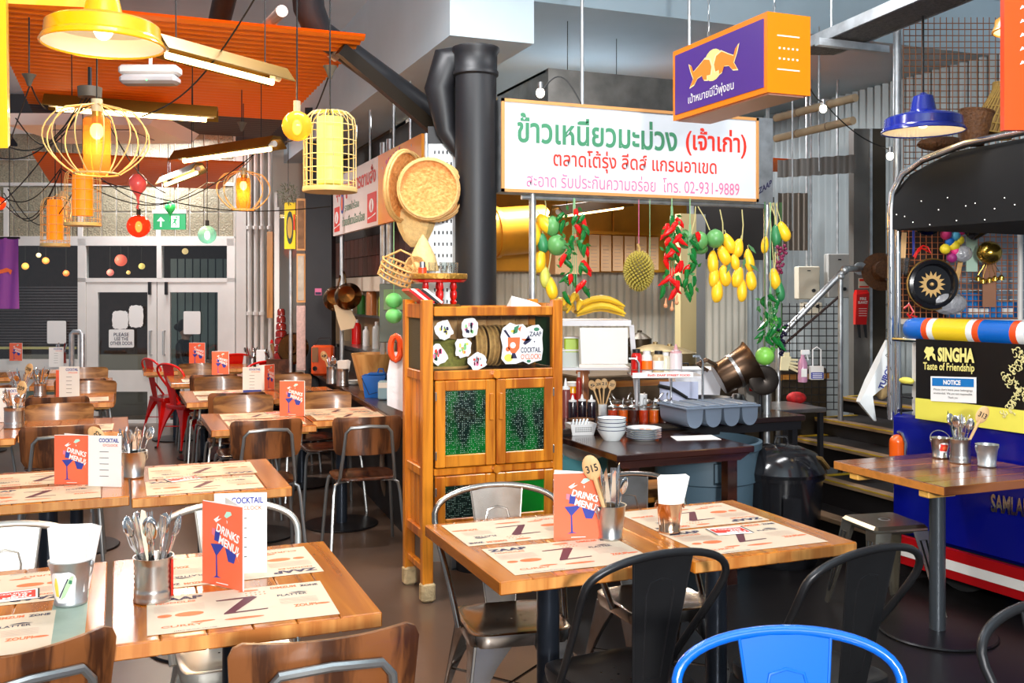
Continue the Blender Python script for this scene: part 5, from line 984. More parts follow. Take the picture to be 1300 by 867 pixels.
t = thing('cane_basket', 'flat brown cane basket lying under the blue lamp', 'basket', D(1198, 183, 5.9), -YA); g = MB(); g.ball((0, 0, 0), (.16, .08, .045), 18, 8); g.build('woven_body', cbm, t)
# ================================================================ THINGS ON THE TABLES
def placemat(cx, cy, rz=0, label='', zt=.7512):
    global _pm
    if '_pm' not in globals():
        t = thing('placemat', label, 'placemat', (cx, cy, zt), rz, 'printed menu placemats'); w_, h_ = .232, .153
        g = MB(); g.box(-w_, w_, -h_, h_, 0, .0008); g.build('sheet', matpaper, t, smooth=False)
        def T(mb, s_, x, y, tw, th, b_=.02): put_text(mb, s_, (x, y, .0014), (tw, 0, 0), (0, th, 0), b_)
        g = MB(); T(g, 'ZAAP', -.22, .105, .13, .030, .05); T(g, 'PLATTER', .10, .045, .08, .016); T(g, 'ZONE', .17, .115, .05, .018, .04); g.add([(x, y, .0014) for x, y in ((.13, .07), (.16, .075), (.185, .066), (.155, .066))], [(0, 1, 2, 3)]); T(g, 'LEEDS GRAND ARCADE', -.17, -.148, .1, .006, .0); g.build('navy_lettering', pr_nv, t, smooth=False)
        g = MB(); g.add([(x, y, .0014) for x, y in ((-.06, .066), (.038, .074), (.048, .062), (-.018, -.046), (.065, -.042), (.064, -.050), (-.048, -.058), (-.046, -.048), (.012, .060), (-.058, .058))], [tuple(range(10))]); g.build('large_letter', pr_mn, t, smooth=False)
        g = MB()
        T(g, 'NOODLES', -.21, .08, .10, .014); T(g, 'DIMZUM', .09, .118, .07, .02, .04); T(g, 'ZOUP!', .13, -.06, .06, .022, .04); T(g, 'CURRY', -.2, -.115, .1, .015)
        for cx_, cy_, rx, ry in ((-.13, -.02, .036, .018), (-.19, -.02, .018, .012), (.205, -.05, .02, .007), (-.1, -.09, .03, .006), (.03, .125, .028, .008), (.0, -.1, .05, .008)): g.add([(x, y, .0013) for x, y in ell(cx_, cy_, rx, ry)], [tuple(range(16))])
        for k in range(10): a = .02 + (k % 5) * .012; b_ = .1 - (k // 5) * .02; g.add([(a, b_ + .0, .0013), (a + .005, b_, .0013), (a + .005, b_ + .006, .0013), (a, b_ + .006, .0013)], [(0, 1, 2, 3)])
        g.build('orange_print', pr_or, t, smooth=False)
        g = MB()
        for k in range(7): y = .06 - k * .008; g.add([(-.215, y, .0012), (-.09, y, .0012), (-.09, y + .0025, .0012), (-.215, y + .0025, .0012)], [(0, 1, 2, 3)])
        for k in range(6): y = .02 - k * .009; g.add([(.1, y, .0012), (.2, y, .0012), (.2, y + .0025, .0012), (.1, y + .0025, .0012)], [(0, 1, 2, 3)])
        g.build('small_text_lines', mat('faded_text', C(206, 170, 150), .6), t, smooth=False)
        _pm = t; return t
    return dup(_pm, (cx, cy, zt), rz, label, 'printed menu placemats')
PM = [(.30, 2.67, 0, 'paper menu mat at the front of the foreground left table'), (.33, 3.06, 180, 'paper menu mat at the back of the foreground left table'), (-.38, 2.66, 0, 'paper menu mat at front of the table at left edge'), (-.36, 3.06, 180, 'paper menu mat at back of the table at left edge'),
      (1.31, 2.81, 0, 'paper menu mat under the drinks card, centre table front'), (1.29, 3.17, 180, 'paper menu mat at the back left of the centre table'), (1.95, 2.79, 0, 'paper menu mat with folded flyer on it, centre table right'), (1.96, 3.12, 180, 'paper menu mat at the back right of the centre table'),
      (-.3, 4.44, 0, 'front paper menu mat on second row left table'), (-.3, 4.82, 180, 'back paper menu mat on second row left table'), (.34, 4.40, 0, 'front paper menu mat on second row right table'), (.36, 4.76, 180, 'back paper menu mat on second row right table'),
      (.86, 6.34, 0, 'front paper menu mat on nearest aisle table'), (.86, 6.72, 180, 'back paper menu mat on nearest aisle table'), (1.42, 6.48, 0, 'front paper menu mat on bar side table'), (1.4, 6.78, 180, 'back paper menu mat on bar side table'), (.8, 7.95, 0, 'front paper menu mat on second aisle table'), (.8, 8.35, 180, 'back paper menu mat on second aisle table'),
      (-.26, 6.5, 0, 'front paper menu mat on third row left table'), (-.3, 8.2, 0, 'front paper menu mat on fourth row left table'), (.78, 9.6, 0, 'front paper menu mat on third aisle table')]
for x, y, r_, lab in PM: placemat(x, y, R(r_ + random.uniform(-1.5, 1.5)), lab)
# drinks menu card: two stiff leaves standing in a V
def card(mb_pts, m_, nm, par): g = MB(); g.add([(x, -.0015, z) for x, z in mb_pts], [tuple(range(len(mb_pts)))]); return g.build(nm, m_, par, smooth=False)
def make_menu():
    t = thing('drinks_menu', '', 'menu', (0, 0, 0)); w_, h_ = .148, .21
    fl_ = bpy.data.objects.new('front_leaf', None); sc.collection.objects.link(fl_); fl_.parent = t
    g = MB(); g.box(0, w_, 0, .002, 0, h_); g.build('card_front', coral, fl_, smooth=False)
    g = MB(); g.box(-.0, w_, .002, .0025, 0, h_ + .002); g.box(w_, w_ + .003, 0, .0025, 0, h_); g.build('laminate_edge', pr_wh, fl_, smooth=False)
    U = lambda pts: [(w_ * x, h_ * z) for x, z in pts]
    g = MB()
    for s_, x, z, tw in (('DRINKS', .36, .665, .55), ('MENU!', .42, .525, .47)): put_text(g, s_, (w_ * x, -.0022, h_ * z), (w_ * tw, 0, -h_ * .11), (w_ * .04, 0, h_ * .10), .03)
    g.build('lettering', pr_wh, fl_, smooth=False)
    card(U([(.22, .5), (.58, .52), (.38, .37), (.395, .12), (.48, .105), (.28, .095), (.355, .12), (.35, .37)]), pr_bl, 'martini_drawing', fl_); card(U([(.34, .69), (.46, .67), (.43, .535), (.31, .55)]), pr_bl, 'tumbler_drawing', fl_); card(U([(.58, .49), (.86, .42), (.80, .31), (.66, .32)]), pr_bl, 'bowl_drawing', fl_)
    card(U([(.56, .86), (.62, .92), (.72, .925), (.75, .89), (.62, .84)]), mat('mint_print', C(176, 226, 206), .6), 'lime_drawing', fl_); card(U([(.3, .80), (.44, .86), (.40, .81), (.5, .83), (.36, .77)]), pr_wh, 'spark_drawing', fl_); card(U([(.62, .82), (.645, .80), (.63, .77)]), pr_wh, 'drop_drawing', fl_); card(U([(.36, .045), (.66, .045), (.66, .035), (.36, .035)]), pr_wh, 'small_print', fl_)
    card(U([(.26, .70), (.33, .69), (.32, .6), (.25, .62)]), mat('violet_print', C(220, 120, 140), .6), 'lid_drawing', fl_); card(U([(.85, .42), (.94, .46), (.88, .39), (.93, .33)]), pr_wh, 'splash_drawing', fl_)
    bl_ = bpy.data.objects.new('back_leaf', None); sc.collection.objects.link(bl_); bl_.parent = t; bl_.location = (w_, .002, 0); bl_.rotation_euler = (0, 0, R(180 - 38)); bl_.rotation_euler = (0, 0, R(155))
    g = MB(); g.box(0, w_, -.001, .001, 0, h_); g.build('card_back', pr_wh, bl_, smooth=False)
    return t
mn = make_menu(); tag(mn, 'large coral drinks menu card on the left half of the centre table', 'menu', 'coral drinks menu cards'); p = Z(703, 686, .7525); mn.location = p; mn.rotation_euler = (0, 0, R(-14)); mn.scale = (1.1, 1.1, 1.05)
def menu(px, py, rz, label, zt=.7525, sc_=1.): o = dup(mn, Z(px, py, zt), R(rz), label, 'coral drinks menu cards'); o.scale = (sc_,) * 3; return o
menu(257, 739, -54, 'coral drinks menu card standing on the foreground left table', sc_=1.1); menu(69, 615, -22, 'coral drinks menu card on the second row left table')
menu(71, 505, -20, 'coral drinks menu card on the third row left table', sc_=1.02); menu(355, 528, -20, 'coral drinks menu card on the nearest aisle table', sc_=1.1)
menu(269, 476, -18, 'coral drinks menu card on the third aisle table', sc_=1.1); menu(240, 464, -24, 'coral drinks menu card on the far table by the red chairs', sc_=1.2); menu(336, 496, 50, 'red side of drinks menu card beside the white cocktail menu'); menu(12, 458, -20, 'coral drinks menu card at left edge by the window')
# white cocktail menu cards
def cocktail(px, py, rz, label, w_=.15, h_=.215, zt=.7525):
    t = thing('cocktail_menu', label, 'menu', Z(px, py, zt), R(rz), 'white cocktail menu cards'); g = MB(); g.box(0, w_, 0, .003, 0, h_); g.build('card', paper, t, smooth=False)
    g = MB(); put_text(g, 'COCKTAIL', (w_ * .33, -.001, h_ * .87), (w_ * .6, 0, 0), (0, 0, h_ * .08), .03); g.build('lettering', pr_bl, t, smooth=False); g = MB(); put_text(g, "O'CLOCK", (w_ * .45, -.001, h_ * .79), (w_ * .46, 0, 0), (0, 0, h_ * .05), .02); g.build('lettering', pr_or, t, smooth=False)
    g = MB()
    for k in range(5): g.box(w_ * .35, w_ * .62, -.001, 0, h_ * (.2 + k * .12), h_ * (.21 + k * .12))
    g.build('text_lines', pr_bk, t, smooth=False); return t
cocktail(272, 729, -14, 'white cocktail menu card behind the coral card, foreground left table', h_=.235); o = cocktail(308, 500, -10, 'white cocktail menu card with blue foot on second aisle table'); g = MB(); g.box(.003, .147, -.002, 0, .005, .03); g.build('blue_band', pr_bl, o, smooth=False)
cocktail(-4, 536, -10, 'white cocktail menu card at left edge behind the ribbed tin'); cocktail(112, 617, -30, 'white cocktail menu card behind the coral card, second row'); cocktail(62, 466, -10, 'white cocktail menu card on the far left table'); cocktail(75, 507, -16, 'pale menu card behind the coral card, third row', h_=.25)
# folded flyers lying flat
def flyer(px, py, rz, label):
    t = thing('folded_flyer', label, 'flyer', Z(px, py, .7545), R(rz), 'small two for one flyers'); g = MB(); g.box(-.07, .07, -.045, .045, 0, .001); g.build('sheet', paper, t, smooth=False); g = MB(); g.add([(x, y, .0016) for x, y in ((-.06, -.02), (.06, -.035), (.06, .035), (-.06, .032))], [(0, 1, 2, 3)]); g.build('red_panel', pr_rd, t, smooth=False)
    g = MB(); [g.box(x, x + .005, -.045, .045, .001, .0018) for x in (-.07, .065)]; g.build('dark_edges', pr_bk, t, smooth=False); g = MB(); put_text(g, 'MENU', (-.02, -.03, .002), (.07, 0, 0), (0, .016, 0), .05); put_text(g, '£10', (0, -.01, .002), (.04, 0, 0), (0, .014, 0), .05); put_text(g, '2 COURSES', (-.05, .01, .002), (.1, 0, 0), (0, .012, 0), .03); g.build('lettering', pr_wh, t, smooth=False); return t
flyer(926, 674, -6, 'red two course flyer lying on the centre right placemat'); flyer(14, 757, 4, 'red two course flyer on the table at left edge'); flyer(232, 608, 18, 'red flyer lying on the second row right table'); flyer(350, 524, 10, 'red flyer lying on the nearest aisle table'); flyer(289, 499, 10, 'red flyer lying on the second aisle table')
# cutlery, cups, buckets
cut = mat('cutlery_steel', (.78, .78, .78), .14, 1.)
def fork(par, x, y, z, a, b_, L_=.19, kind='fork', m_=None):
    M_ = Matrix.Translation((x, y, z)) @ Euler((a, b_, random.uniform(-1.5, 1.5))).to_matrix().to_4x4(); g = MB(); g.M = M_
    if kind == 'knife': g.loft([[(-.004, -.001, 0), (.004, -.001, 0), (.004, .001, 0), (-.004, .001, 0)], [(-.006, -.001, .09), (.006, -.001, .09), (.006, .001, .09), (-.006, .001, .09)], [(-.009, -.0006, .12), (.009, -.0006, .12), (.009, .0006, .12), (-.009, .0006, .12)], [(-.007, -.0003, L_), (.003, -.0003, L_ + .02), (.003, .0003, L_ + .02), (-.007, .0003, L_)]])
    elif kind == 'spoon': g.tube([(0, 0, 0), (0, 0, .07), (0, .002, L_ - .05)], [.003, .0025, .003], 6); g.ball((0, 0, L_ - .02), (.019, .004, .03), 12, 8)
    elif kind == 'wood': g.tube([(0, 0, 0), (0, 0, L_ - .04)], [.006, .007], 8); g.ball((0, 0, L_), (.027, .006, .042), 14, 8)
    else:
        g.tube([(0, 0, 0), (0, 0, .07), (0, .002, L_ - .06)], [.003, .0025, .003], 6); g.loft([[(-.004, 0, L_ - .065), (.004, 0, L_ - .065), (.004, .002, L_ - .065), (-.004, .002, L_ - .065)], [(-.011, 0, L_ - .045), (.011, 0, L_ - .045), (.011, .002, L_ - .045), (-.011, .002, L_ - .045)]])
        for q in (-.0095, -.0033, .0033, .0095): g.tube([(q, .001, L_ - .046), (q, .001, L_)], .0017, 4)
    o = g.build(kind if kind != 'wood' else 'wooden_spoon', m_ or (spoonw if kind == 'wood' else cut)); return o
def cutlery(base, n, label, kinds=('fork', 'spoon', 'knife'), z0=.02, rr=.03, sp=.28, seed=1, num=None, numoff=(-.35, .0), tall=0):
    random.seed(seed); root = thing('cutlery', label, 'cutlery', base + Vector((0, 0, z0)), -YA, 'cutlery standing in tins')
    for k in range(n):
        a = 6.283 * k / n + .4; r_ = rr * random.uniform(.4, 1); kd = kinds[k % len(kinds)]; tx, ty = random.uniform(.4, 1) * sp * math.cos(a), random.uniform(.4, 1) * sp * math.sin(a)
        o = fork(root, r_ * math.cos(a) * .5, r_ * math.sin(a) * .5, 0, -ty, tx, random.uniform(.18, .215), kd); o.parent = root
    if num:
        g = MB(); M_ = Euler((.10, numoff[0], 0)).to_matrix().to_4x4(); g.M = Matrix.Translation((0, -.01, .01)) @ M_; L_ = .225 + tall; g.tube([(0, 0, 0), (0, 0, L_ - .03)], [.006, .0075], 8); g.ball((0, 0, L_), (.03, .006, .044), 16, 10); sp_o = g.build('wooden_spoon', spoonw, root)
        g = MB(); g.M = Matrix.Translation((0, -.01, .01)) @ M_; put_text(g, num, (-.02, -.0072, L_ - .014), (.04, 0, .0), (0, 0, .026), .02); g.build('number_lettering', pr_bk, sp_o, smooth=False)
    return root
def tin(px, py, label, r=.05, h=.115, zt=.7512, ribs=True, m_=steel, name='ribbed_tin', d=None):
    p = Z(px, py, zt) if d is None else D(px, py, d); t = thing(name, label, 'tin', p, -YA, 'metal tins and buckets'); prof = [(.001, .002), (r, 0), (r + .002, .003)]; z = .008
    if ribs:
        for k in range(14):
            z = h * (.08 + .85 * k / 14); wv_ = .0032 if (4 <= k <= 6 or 8 <= k <= 12) and k % 2 == 0 else 0; prof.append((r - wv_, z))
    prof += [(r, h * .97), (r + .0025, h), (r - .001, h), (r - .003, h * .96), (r - .004, .01), (.001, .008)]
    g = MB(); g.lathe(prof, n=32); g.build('can_body', m_, t, auto=60); return t
def bucket(px, py, label, r0=.036, r1=.05, h=.10, zt=.7512, m_=galv, handle=0, lab=None, d=None, yaw=0):
    p = Z(px, py, zt) if d is None else D(px, py, d); t = thing('metal_bucket', label, 'bucket', p, -YA + yaw, 'metal tins and buckets'); prof = [(.001, .002), (r0, 0), (r0 + .003, .003), (r0 + .003, .01), (r0 + .001, .012), (r1 - .001, h - .003), (r1 + .003, h), (r1 - .003, h), (r0 - .002, .012), (.001, .01)]
    g = MB(); g.lathe(prof, n=32); g.build('pail', m_, t, auto=60)
    for s_ in (-1, 1): g = MB(); g.ball((s_ * (r1 + .002), 0, h - .012), (.005, .008, .009), 8, 6); g.build('handle_ear', m_, t)
    if handle is not None:
        a0 = handle; g = MB(); g.tube([((r1 + .004) * math.cos(q), (r1 + .004) * math.sin(q) * math.cos(a0) , h - .012 + (r1 + .004) * math.sin(q) * math.sin(a0)) for q in [math.pi * i / 14 for i in range(15)]], .0022, 6); g.build('wire_handle', m_, t)
    return t, p
def napkins(p, label, w_=.085, h_=.15, z0=.02, yaw=0, tilt=.06):
    t = thing('napkin_stack', label, 'napkins', p + Vector((0, 0, z0)), -YA + yaw, 'paper napkins in buckets'); 
    for k in range(7):
        y = (k - 3) * .005; e = (k - 3) * .004; g = MB(); g.loft([[(-w_ * .42, y, 0), (w_ * .42, y, 0), (w_ * .42, y + .003, 0), (-w_ * .42, y + .003, 0)], [(-w_ * .54 + e + tilt * h_, y - .003, h_ - abs(k - 3) * .002), (w_ * .54 + e + tilt * h_, y - .003, h_ + .004 - abs(k - 2) * .003), (w_ * .54 + e + tilt * h_, y + .002, h_ + .004 - abs(k - 2) * .003), (-w_ * .54 + e + tilt * h_, y + .002, h_ - abs(k - 3) * .002)]]); g.build('napkin', paper, t, smooth=False)
    return t
# foreground left
t, p = bucket(90, 766, 'galvanised bucket with bottle sticker holding white napkins, left foreground', .038, .054, .118, handle=R(-78)); napkins(p, 'white napkins in the left foreground bucket', .098, .175, z0=.035)
g = MB(); pts = blob(-.002, .055, .034, .042, 20, .06)
def wrapc(pts, r0, r1, h, off=.0012): return [((r0 + (r1 - r0) * z / h + off) * math.sin(x / .046), -(r0 + (r1 - r0) * z / h + off) * math.cos(x / .046), z) for x, z in pts]
def sticker_on(par, shapes, r0, r1, h):
    for nm, pts, m_, off in shapes:
        g = MB(); cx, cz = sum(q[0] for q in pts) / len(pts), sum(q[1] for q in pts) / len(pts); vs = wrapc([(cx, cz)] + [(cx + (x - cx) * .5, cz + (z - cz) * .5) for x, z in pts] + list(pts), r0, r1, h, off); n = len(pts)
        fs = [(0, 1 + i, 1 + (i + 1) % n) for i in range(n)] + [(1 + i, 1 + n + i, 1 + n + (i + 1) % n, 1 + (i + 1) % n) for i in range(n)]; g.add(vs, fs); g.build(nm, m_, par, smooth=False)
lemon = MATS['lemon_print']
sticker_on(t, [('sticker', pts, stw, .0012), ('bottle_drawing', [(-.022, .03), (-.012, .03), (-.012, .06), (-.015, .08), (-.019, .08), (-.024, .06)], lemon, .0022), ('bottle_drawing', [(-.008, .022), (.004, .03), (.022, .068), (.026, .085), (.02, .086), (.006, .066)], mat('pale_green_print', C(180, 214, 170), .6), .0024), ('bottle_neck', [(.014, .066), (.022, .064), (.022, .074), (.016, .076)], pr_gn, .003), ('ink_line', [(-.012, .028), (-.009, .027), (.014, .078), (.012, .08)], pr_nv, .0032)], .038, .054, .118)
t = tin(195, 761, 'ribbed steel tin full of cutlery on the foreground left table', .0505, .118); cutlery(t.location, 20, 'forks spoons and knives in the foreground left ribbed tin', seed=4, sp=.34)
g = MB(); g.add(wrapc([(.062, .012), (.074, .012), (.074, .11), (.062, .11)], .0505, .0505, .118, .002), [(0, 1, 2, 3)]); g.build('red_label_edge', pr_rd, t, smooth=False)
for q_, (dx, ln) in enumerate(((.008, .20),)): 
    root = thing('knife', 'large bread handled white knife blade standing in the left foreground tin', 'knife', t.location + Vector((0, 0, .03)), -YA); g = MB(); g.M = Euler((.05, -.12, 0)).to_matrix().to_4x4(); g.loft([[(-.008, -.004, 0), (.008, -.004, 0), (.008, .004, 0), (-.008, .004, 0)], [(-.009, -.004, .19), (.009, -.004, .19), (.009, .004, .19), (-.009, .004, .19)], [(-.003, -.003, .215), (.006, -.003, .21), (.006, .003, .21), (-.003, .003, .215)]]); g.build('handle', mat('ivory_handle', C(226, 212, 188), .4), root)
# second row
t, p = bucket(170, 606, 'tapered steel bucket of cutlery with spoon 302, second row', .040, .056, .118, m_=steel, handle=R(-55)); cutlery(p, 20, 'cutlery in the bucket with the spoon marked 302', seed=8, num='302', numoff=(-.75, 0), sp=.4)
t, p = bucket(116, 611, 'grey bucket with white napkin behind the second row coral card', .036, .046, .11); napkins(p, 'white napkin in the grey second row bucket', .06, .16)
# third rows
t = tin(18, 543, 'large ribbed tin at left with spoon marked 209', .057, .125); cutlery(t.location, 16, 'cutlery in the large ribbed tin at left edge', seed=12, num='209', numoff=(.28, 0), sp=.35)
t = tin(51, 503, 'small ribbed tin of cutlery on fourth row left table', .045, .1); 
t, p = bucket(25, 507, 'bucket of cutlery and napkins on the fourth row left table', .04, .055, .1); cutlery(p, 14, 'spread of cutlery in the fourth row left bucket', seed=14, num='208', numoff=(.4, 0), sp=.5)
cutlery(t.location + Vector((0, 0, 0)) if False else Z(51, 503, .7512), 12, 'dark handled cutlery in small tin, fourth row left', seed=15, sp=.45)
t = tin(78, 461, 'dark red tin with knives on the far left table', .05, .12, m_=mat('dark_red_tin', C(120, 40, 30), .4)); cutlery(t.location, 10, 'cutlery in the dark red tin far left', seed=21)
# centre table
t, p = bucket(775, 684, 'steel cutlery bucket behind the drinks menu card, centre table', .037, .052, .115, m_=steel, handle=R(-80), yaw=.6); cutlery(p, 18, 'cutlery and numbered spoon in the centre table bucket', seed=5, num='315', numoff=(-.30, 0), kinds=('knife', 'fork', 'knife', 'spoon'), sp=.3)
t, p = bucket(850, 676, 'copper toned tapered cup holding white napkins, centre table', .034, .046, .105, m_=mat('copper_steel', C(214, 176, 146), .18, 1.), handle=None); napkins(p, 'white napkins standing in the copper toned cup', .085, .168, z0=.03, tilt=.08)
# right table
t = tin(1219, 587, 'ribbed tin of cutlery in the middle of the right table', .0475, .115); cutlery(t.location, 16, 'black handled cutlery with spoon 313 on the right table', seed=6, num='313', numoff=(.42, 0), sp=.3); 
t, p = bucket(1194, 581, 'small bucket with red sticker on the right table', .036, .047, .10, m_=steel, handle=R(60))
sticker_on(t, [('sticker', blob(0, .055, .026, .024, 16, .1), stw, .0012), ('flame_drawing', blob(0, .055, .021, .018, 14, .25), pr_rd, .0024), ('flame_core', blob(.002, .055, .009, .008, 9, .3), pr_or, .0034)], .036, .047, .10)
t, p = bucket(1253, 592, 'plain galvanised bucket at the right of the right table', .038, .05, .105, handle=R(-80))
# bar-side table sets
# ================================================================ KITCHEN BEHIND THE STALL
yst = mat('lamplit_steel', C(244, 166, 50), .4, .35, var=.3, vscale=3)  # yellow light of the kitchen tube is put into the steel colour
t = thing('extraction_canopy', 'long steel extraction canopy at the back of the kitchen', 'hood', (0, 0, 0))
Yk = 8.9; kx0, kx1 = PY(560, 300, Yk).x, PY(876, 300, Yk).x; z1, z0 = PY(800, 258, Yk).z, PY(800, 352, Yk).z
for k in range(3): xa, xb = kx0 + (kx1 - kx0) * k / 3, kx0 + (kx1 - kx0) * (k + 1) / 3; g = MB(); g.bbox(xa + .004, xb - .004, Yk, Yk + .08, z0 + .05, z1 + .3, .01); g.build('steel_panel', yst, t, smooth=False)
g = MB(); g.box(kx0, kx1, Yk - .8, Yk + .35, z1 + .28, z1 + .42); g.build('dark_lintel', mat('lintel_dark', C(48, 42, 36), .5, .3), t, smooth=False)
g = MB(); g.box(kx0, kx1, Yk + .08, 9.28, z0 + .25, z1 + .28); g.build('housing', yst, t, smooth=False)
batten((706, 272), 6.9, (795, 260), 7.6, .07, 'orange glowing strip light inside the kitchen', 3.5)
t = thing('kitchen_duct', 'round steel duct with lamplight painted in behind the left sign post', 'duct', (0, 0, 0)); g = MB(); a, b_ = PY(560, 300, 8.3), PY(690, 290, 8.3); g.tube([a, b_], .22, 20); g.build('pipe', yst, t); g = MB(); g.tube([a.lerp(b_, .5), a.lerp(b_, .54)], .235, 20); g.build('seam_ring', yst, t)
g = MB(); p = a.lerp(b_, .3); g.cyl(p, (p.x, p.y, 3.5), .02, n=8); g.build('hanger_rod', galv, t)
t = thing('order_rail', 'row of orange tinted menu sheets along the kitchen back wall', 'menu sheets', (0, 0, 0)); pm = mat('peach_paper', C(240, 196, 150), .6)
for k in range(6):
    a, b_ = PY(748 + k * 15, 298 + k * .6, 8.8), PY(761 + k * 15, 345 - k * .5, 8.8); g = MB(); g.box(a.x, b_.x, 8.8, 8.803, b_.z, a.z); o = g.build('sheet', pm, t, smooth=False)
    g = MB(); [g.box(a.x + .02, b_.x - .03, 8.797, 8.8, b_.z + .04 + q * .035, b_.z + .046 + q * .035) for q in range(7)]; g.build('text_lines', mat('faded_text', C(0, 0, 0)), o, smooth=False)
a = PY(746, 297, 8.8); b_ = PY(840, 300, 8.8); g = MB(); g.box(a.x, b_.x, 8.79, 8.9, a.z, a.z + .03); g.build('rail', yst, t, smooth=False)
p = PY(722, 400, 8.75); t = thing('menu_sheet', 'large peach menu sheet at left of the kitchen back wall', 'menu sheets', (p.x, 8.75, p.z)); a, b_ = PY(705, 312, 8.75), PY(745, 348, 8.75); g = MB(); g.box(a.x - p.x, b_.x - p.x, 0, .5, b_.z - p.z, a.z - p.z); g.build('sheet', pm, t, smooth=False)
# dark side of the servery and grey column at right of the kitchen opening
t = thing('dark_screen', 'dark panel closing the upper right of the kitchen opening', 'screen', (0, 0, 0)); a, b_ = PY(876, 255, 8.0), PY(972, 330, 8.0); g = MB(); g.box(a.x, b_.x + .1, 8.0, 8.06, b_.z, 2.5); g.build('panel', mat('screen_black', C(34, 30, 28), .6), t, smooth=False); g = MB(); g.box(a.x, a.x + .03, 7.98, 8.0, b_.z, 3.5); g.box(b_.x, b_.x + .03, 7.98, 8.0, b_.z, 3.5); g.build('edge_trim', galv, t, smooth=False)
p = PY(884, 400, 7.9); t = thing('grey_post', 'pale square column in the kitchen right of the red chillies', 'column', (p.x, p.y, 0)); g = MB(); g.box(-.17, .0, 0, .1, 0, 2.3); g.build('cream_face', mat('cream_column', C(196, 180, 132), .5), t, smooth=False); g = MB(); g.box(0, .1, 0, .1, 0, 2.3); g.build('grey_face', mat('column_grey2', C(138, 140, 140), .5), t, smooth=False)
# ---- worktops
wt = mat('black_worktop', C(48, 38, 34), .2, coat=.5)
t = thing('prep_counter', 'long dark kitchen worktop behind the cabinet', 'counter', (2.26, 5.12, 0)); g = MB(); g.bbox(0, 1.80, 0, .68, .755, .79, .004); g.build('worktop', wt, t, smooth=False); g = MB(); g.box(.02, 1.78, .02, .06, .70, .755); g.build('front_rail', black, t, smooth=False)
for x in (.03, 1.72):
    for y in (.03, .6): g = MB(); g.box(x, x + .04, y, y + .04, 0, .70); g.build('leg', black, t, smooth=False)
g = MB(); g.box(.05, 1.74, .1, .6, .3, .33); g.build('lower_shelf', wood('crate_pine', C(210, 140, 60), C(160, 96, 36), 0), t, smooth=False)
KZ = .791
t = thing('pass_table', 'dark brown table corner carrying bowls and plates', 'table', (2.34, 4.42, 0)); dkt = wood('dark_pass_wood', C(66, 36, 28), C(38, 20, 18), 0, .6, .2, .6, .05)
g = MB(); g.bbox(0, .83, 0, .69, .715, .75, .004); g.build('table_top', dkt, t, smooth=False); g = MB(); g.loft([[(.03, .0, .68), (.74, .0, .68), (.74, .03, .68), (.03, .03, .68)], [(0, 0, .715), (.80, 0, .715), (.8, .03, .715), (0, .03, .715)]]); g.build('apron', dkt, t, smooth=False)
for x in (.10, .7): g = MB(); g.box(x, x + .06, .06, .12, 0, .69); g.build('leg', dkt, t, smooth=False)
PZ = .7505
def ptop(px, py, z): return Z(px, py, z)
# bowls and plates
enam = mat('enamel_white', C(236, 240, 240), .2, coat=.5); erim = mat('enamel_blue_rim', C(30, 44, 80), .25)
for k in range(4):
    t = thing('enamel_bowl', ('lowest white enamel bowl in the stack on the dark table', 'second white enamel bowl from the bottom of the stack', 'third white enamel bowl from the bottom of the stack', 'topmost white enamel bowl with blue rim')[k], 'bowl', ptop(781, 560, PZ) + Vector((0, .04, .021 * k)), 0, 'stacked enamel bowls')
    g = MB(); g.lathe([(.001, 0), (.045, 0), (.05, .006), (.072, .04), (.082, .062), (.079, .062), (.066, .036), (.04, .01), (.001, .008)], n=30); g.build('bowl_body', enam, t); g = MB(); g.tube([(.0815 * math.cos(a * .2094), .0815 * math.sin(a * .2094), .062) for a in range(30)], .0022, 5, True); g.build('blue_rim', erim, t)
for k in range(5):
    t = thing('enamel_plate', ('lowest enamel plate in the stack beside the bowls', 'second enamel plate from the bottom of the stack', 'third enamel plate from the bottom of the stack', 'fourth enamel plate from the bottom of the stack', 'top enamel plate painted with red flowers')[k], 'plate', ptop(823, 560, PZ) + Vector((0, .05, .0125 * k)), 0, 'stacked enamel plates')
    g = MB(); g.lathe([(.001, 0), (.06, 0), (.066, .004), (.085, .014), (.1, .018), (.098, .02), (.08, .016), (.06, .006), (.001, .004)], n=32); g.build('plate_body', enam, t); g = MB(); g.tube([(.0995 * math.cos(a * .2), .0995 * math.sin(a * .2), .0185) for a in range(31)], .0015, 5, True); g.build('dark_rim', erim, t)
for k in range(5): g = MB(); g.lathe([(.001, .008), (.016, .008), (.001, .0085)], (.03 * math.cos(k * 1.4), .03 * math.sin(k * 1.4), 0), 8); g.build('painted_flower', (pr_rd, pr_or, pr_gn, pr_rd, lemon)[k] if 'lemon' in globals() else pr_rd, t)
t = thing('paper_sheet', 'white sheet of paper lying at the right of the dark table', 'paper', ptop(880, 556, PZ), R(-8)); g = MB(); g.loft([[(-.13, -.07, 0), (.13, -.09, .0), (.14, .06, .004), (-.1, .09, .0)], [(-.13, -.07, .001), (.13, -.09, .001), (.14, .06, .005), (-.1, .09, .001)]]); g.build('sheet', paper, t, smooth=False)
t = thing('plastic_basket', 'small white perforated plastic basket with spoons', 'basket', Z(740, 552, PZ) + Vector((0, .03, 0)), R(-6)); wpl = mat('white_plastic', C(236, 236, 236), .35)
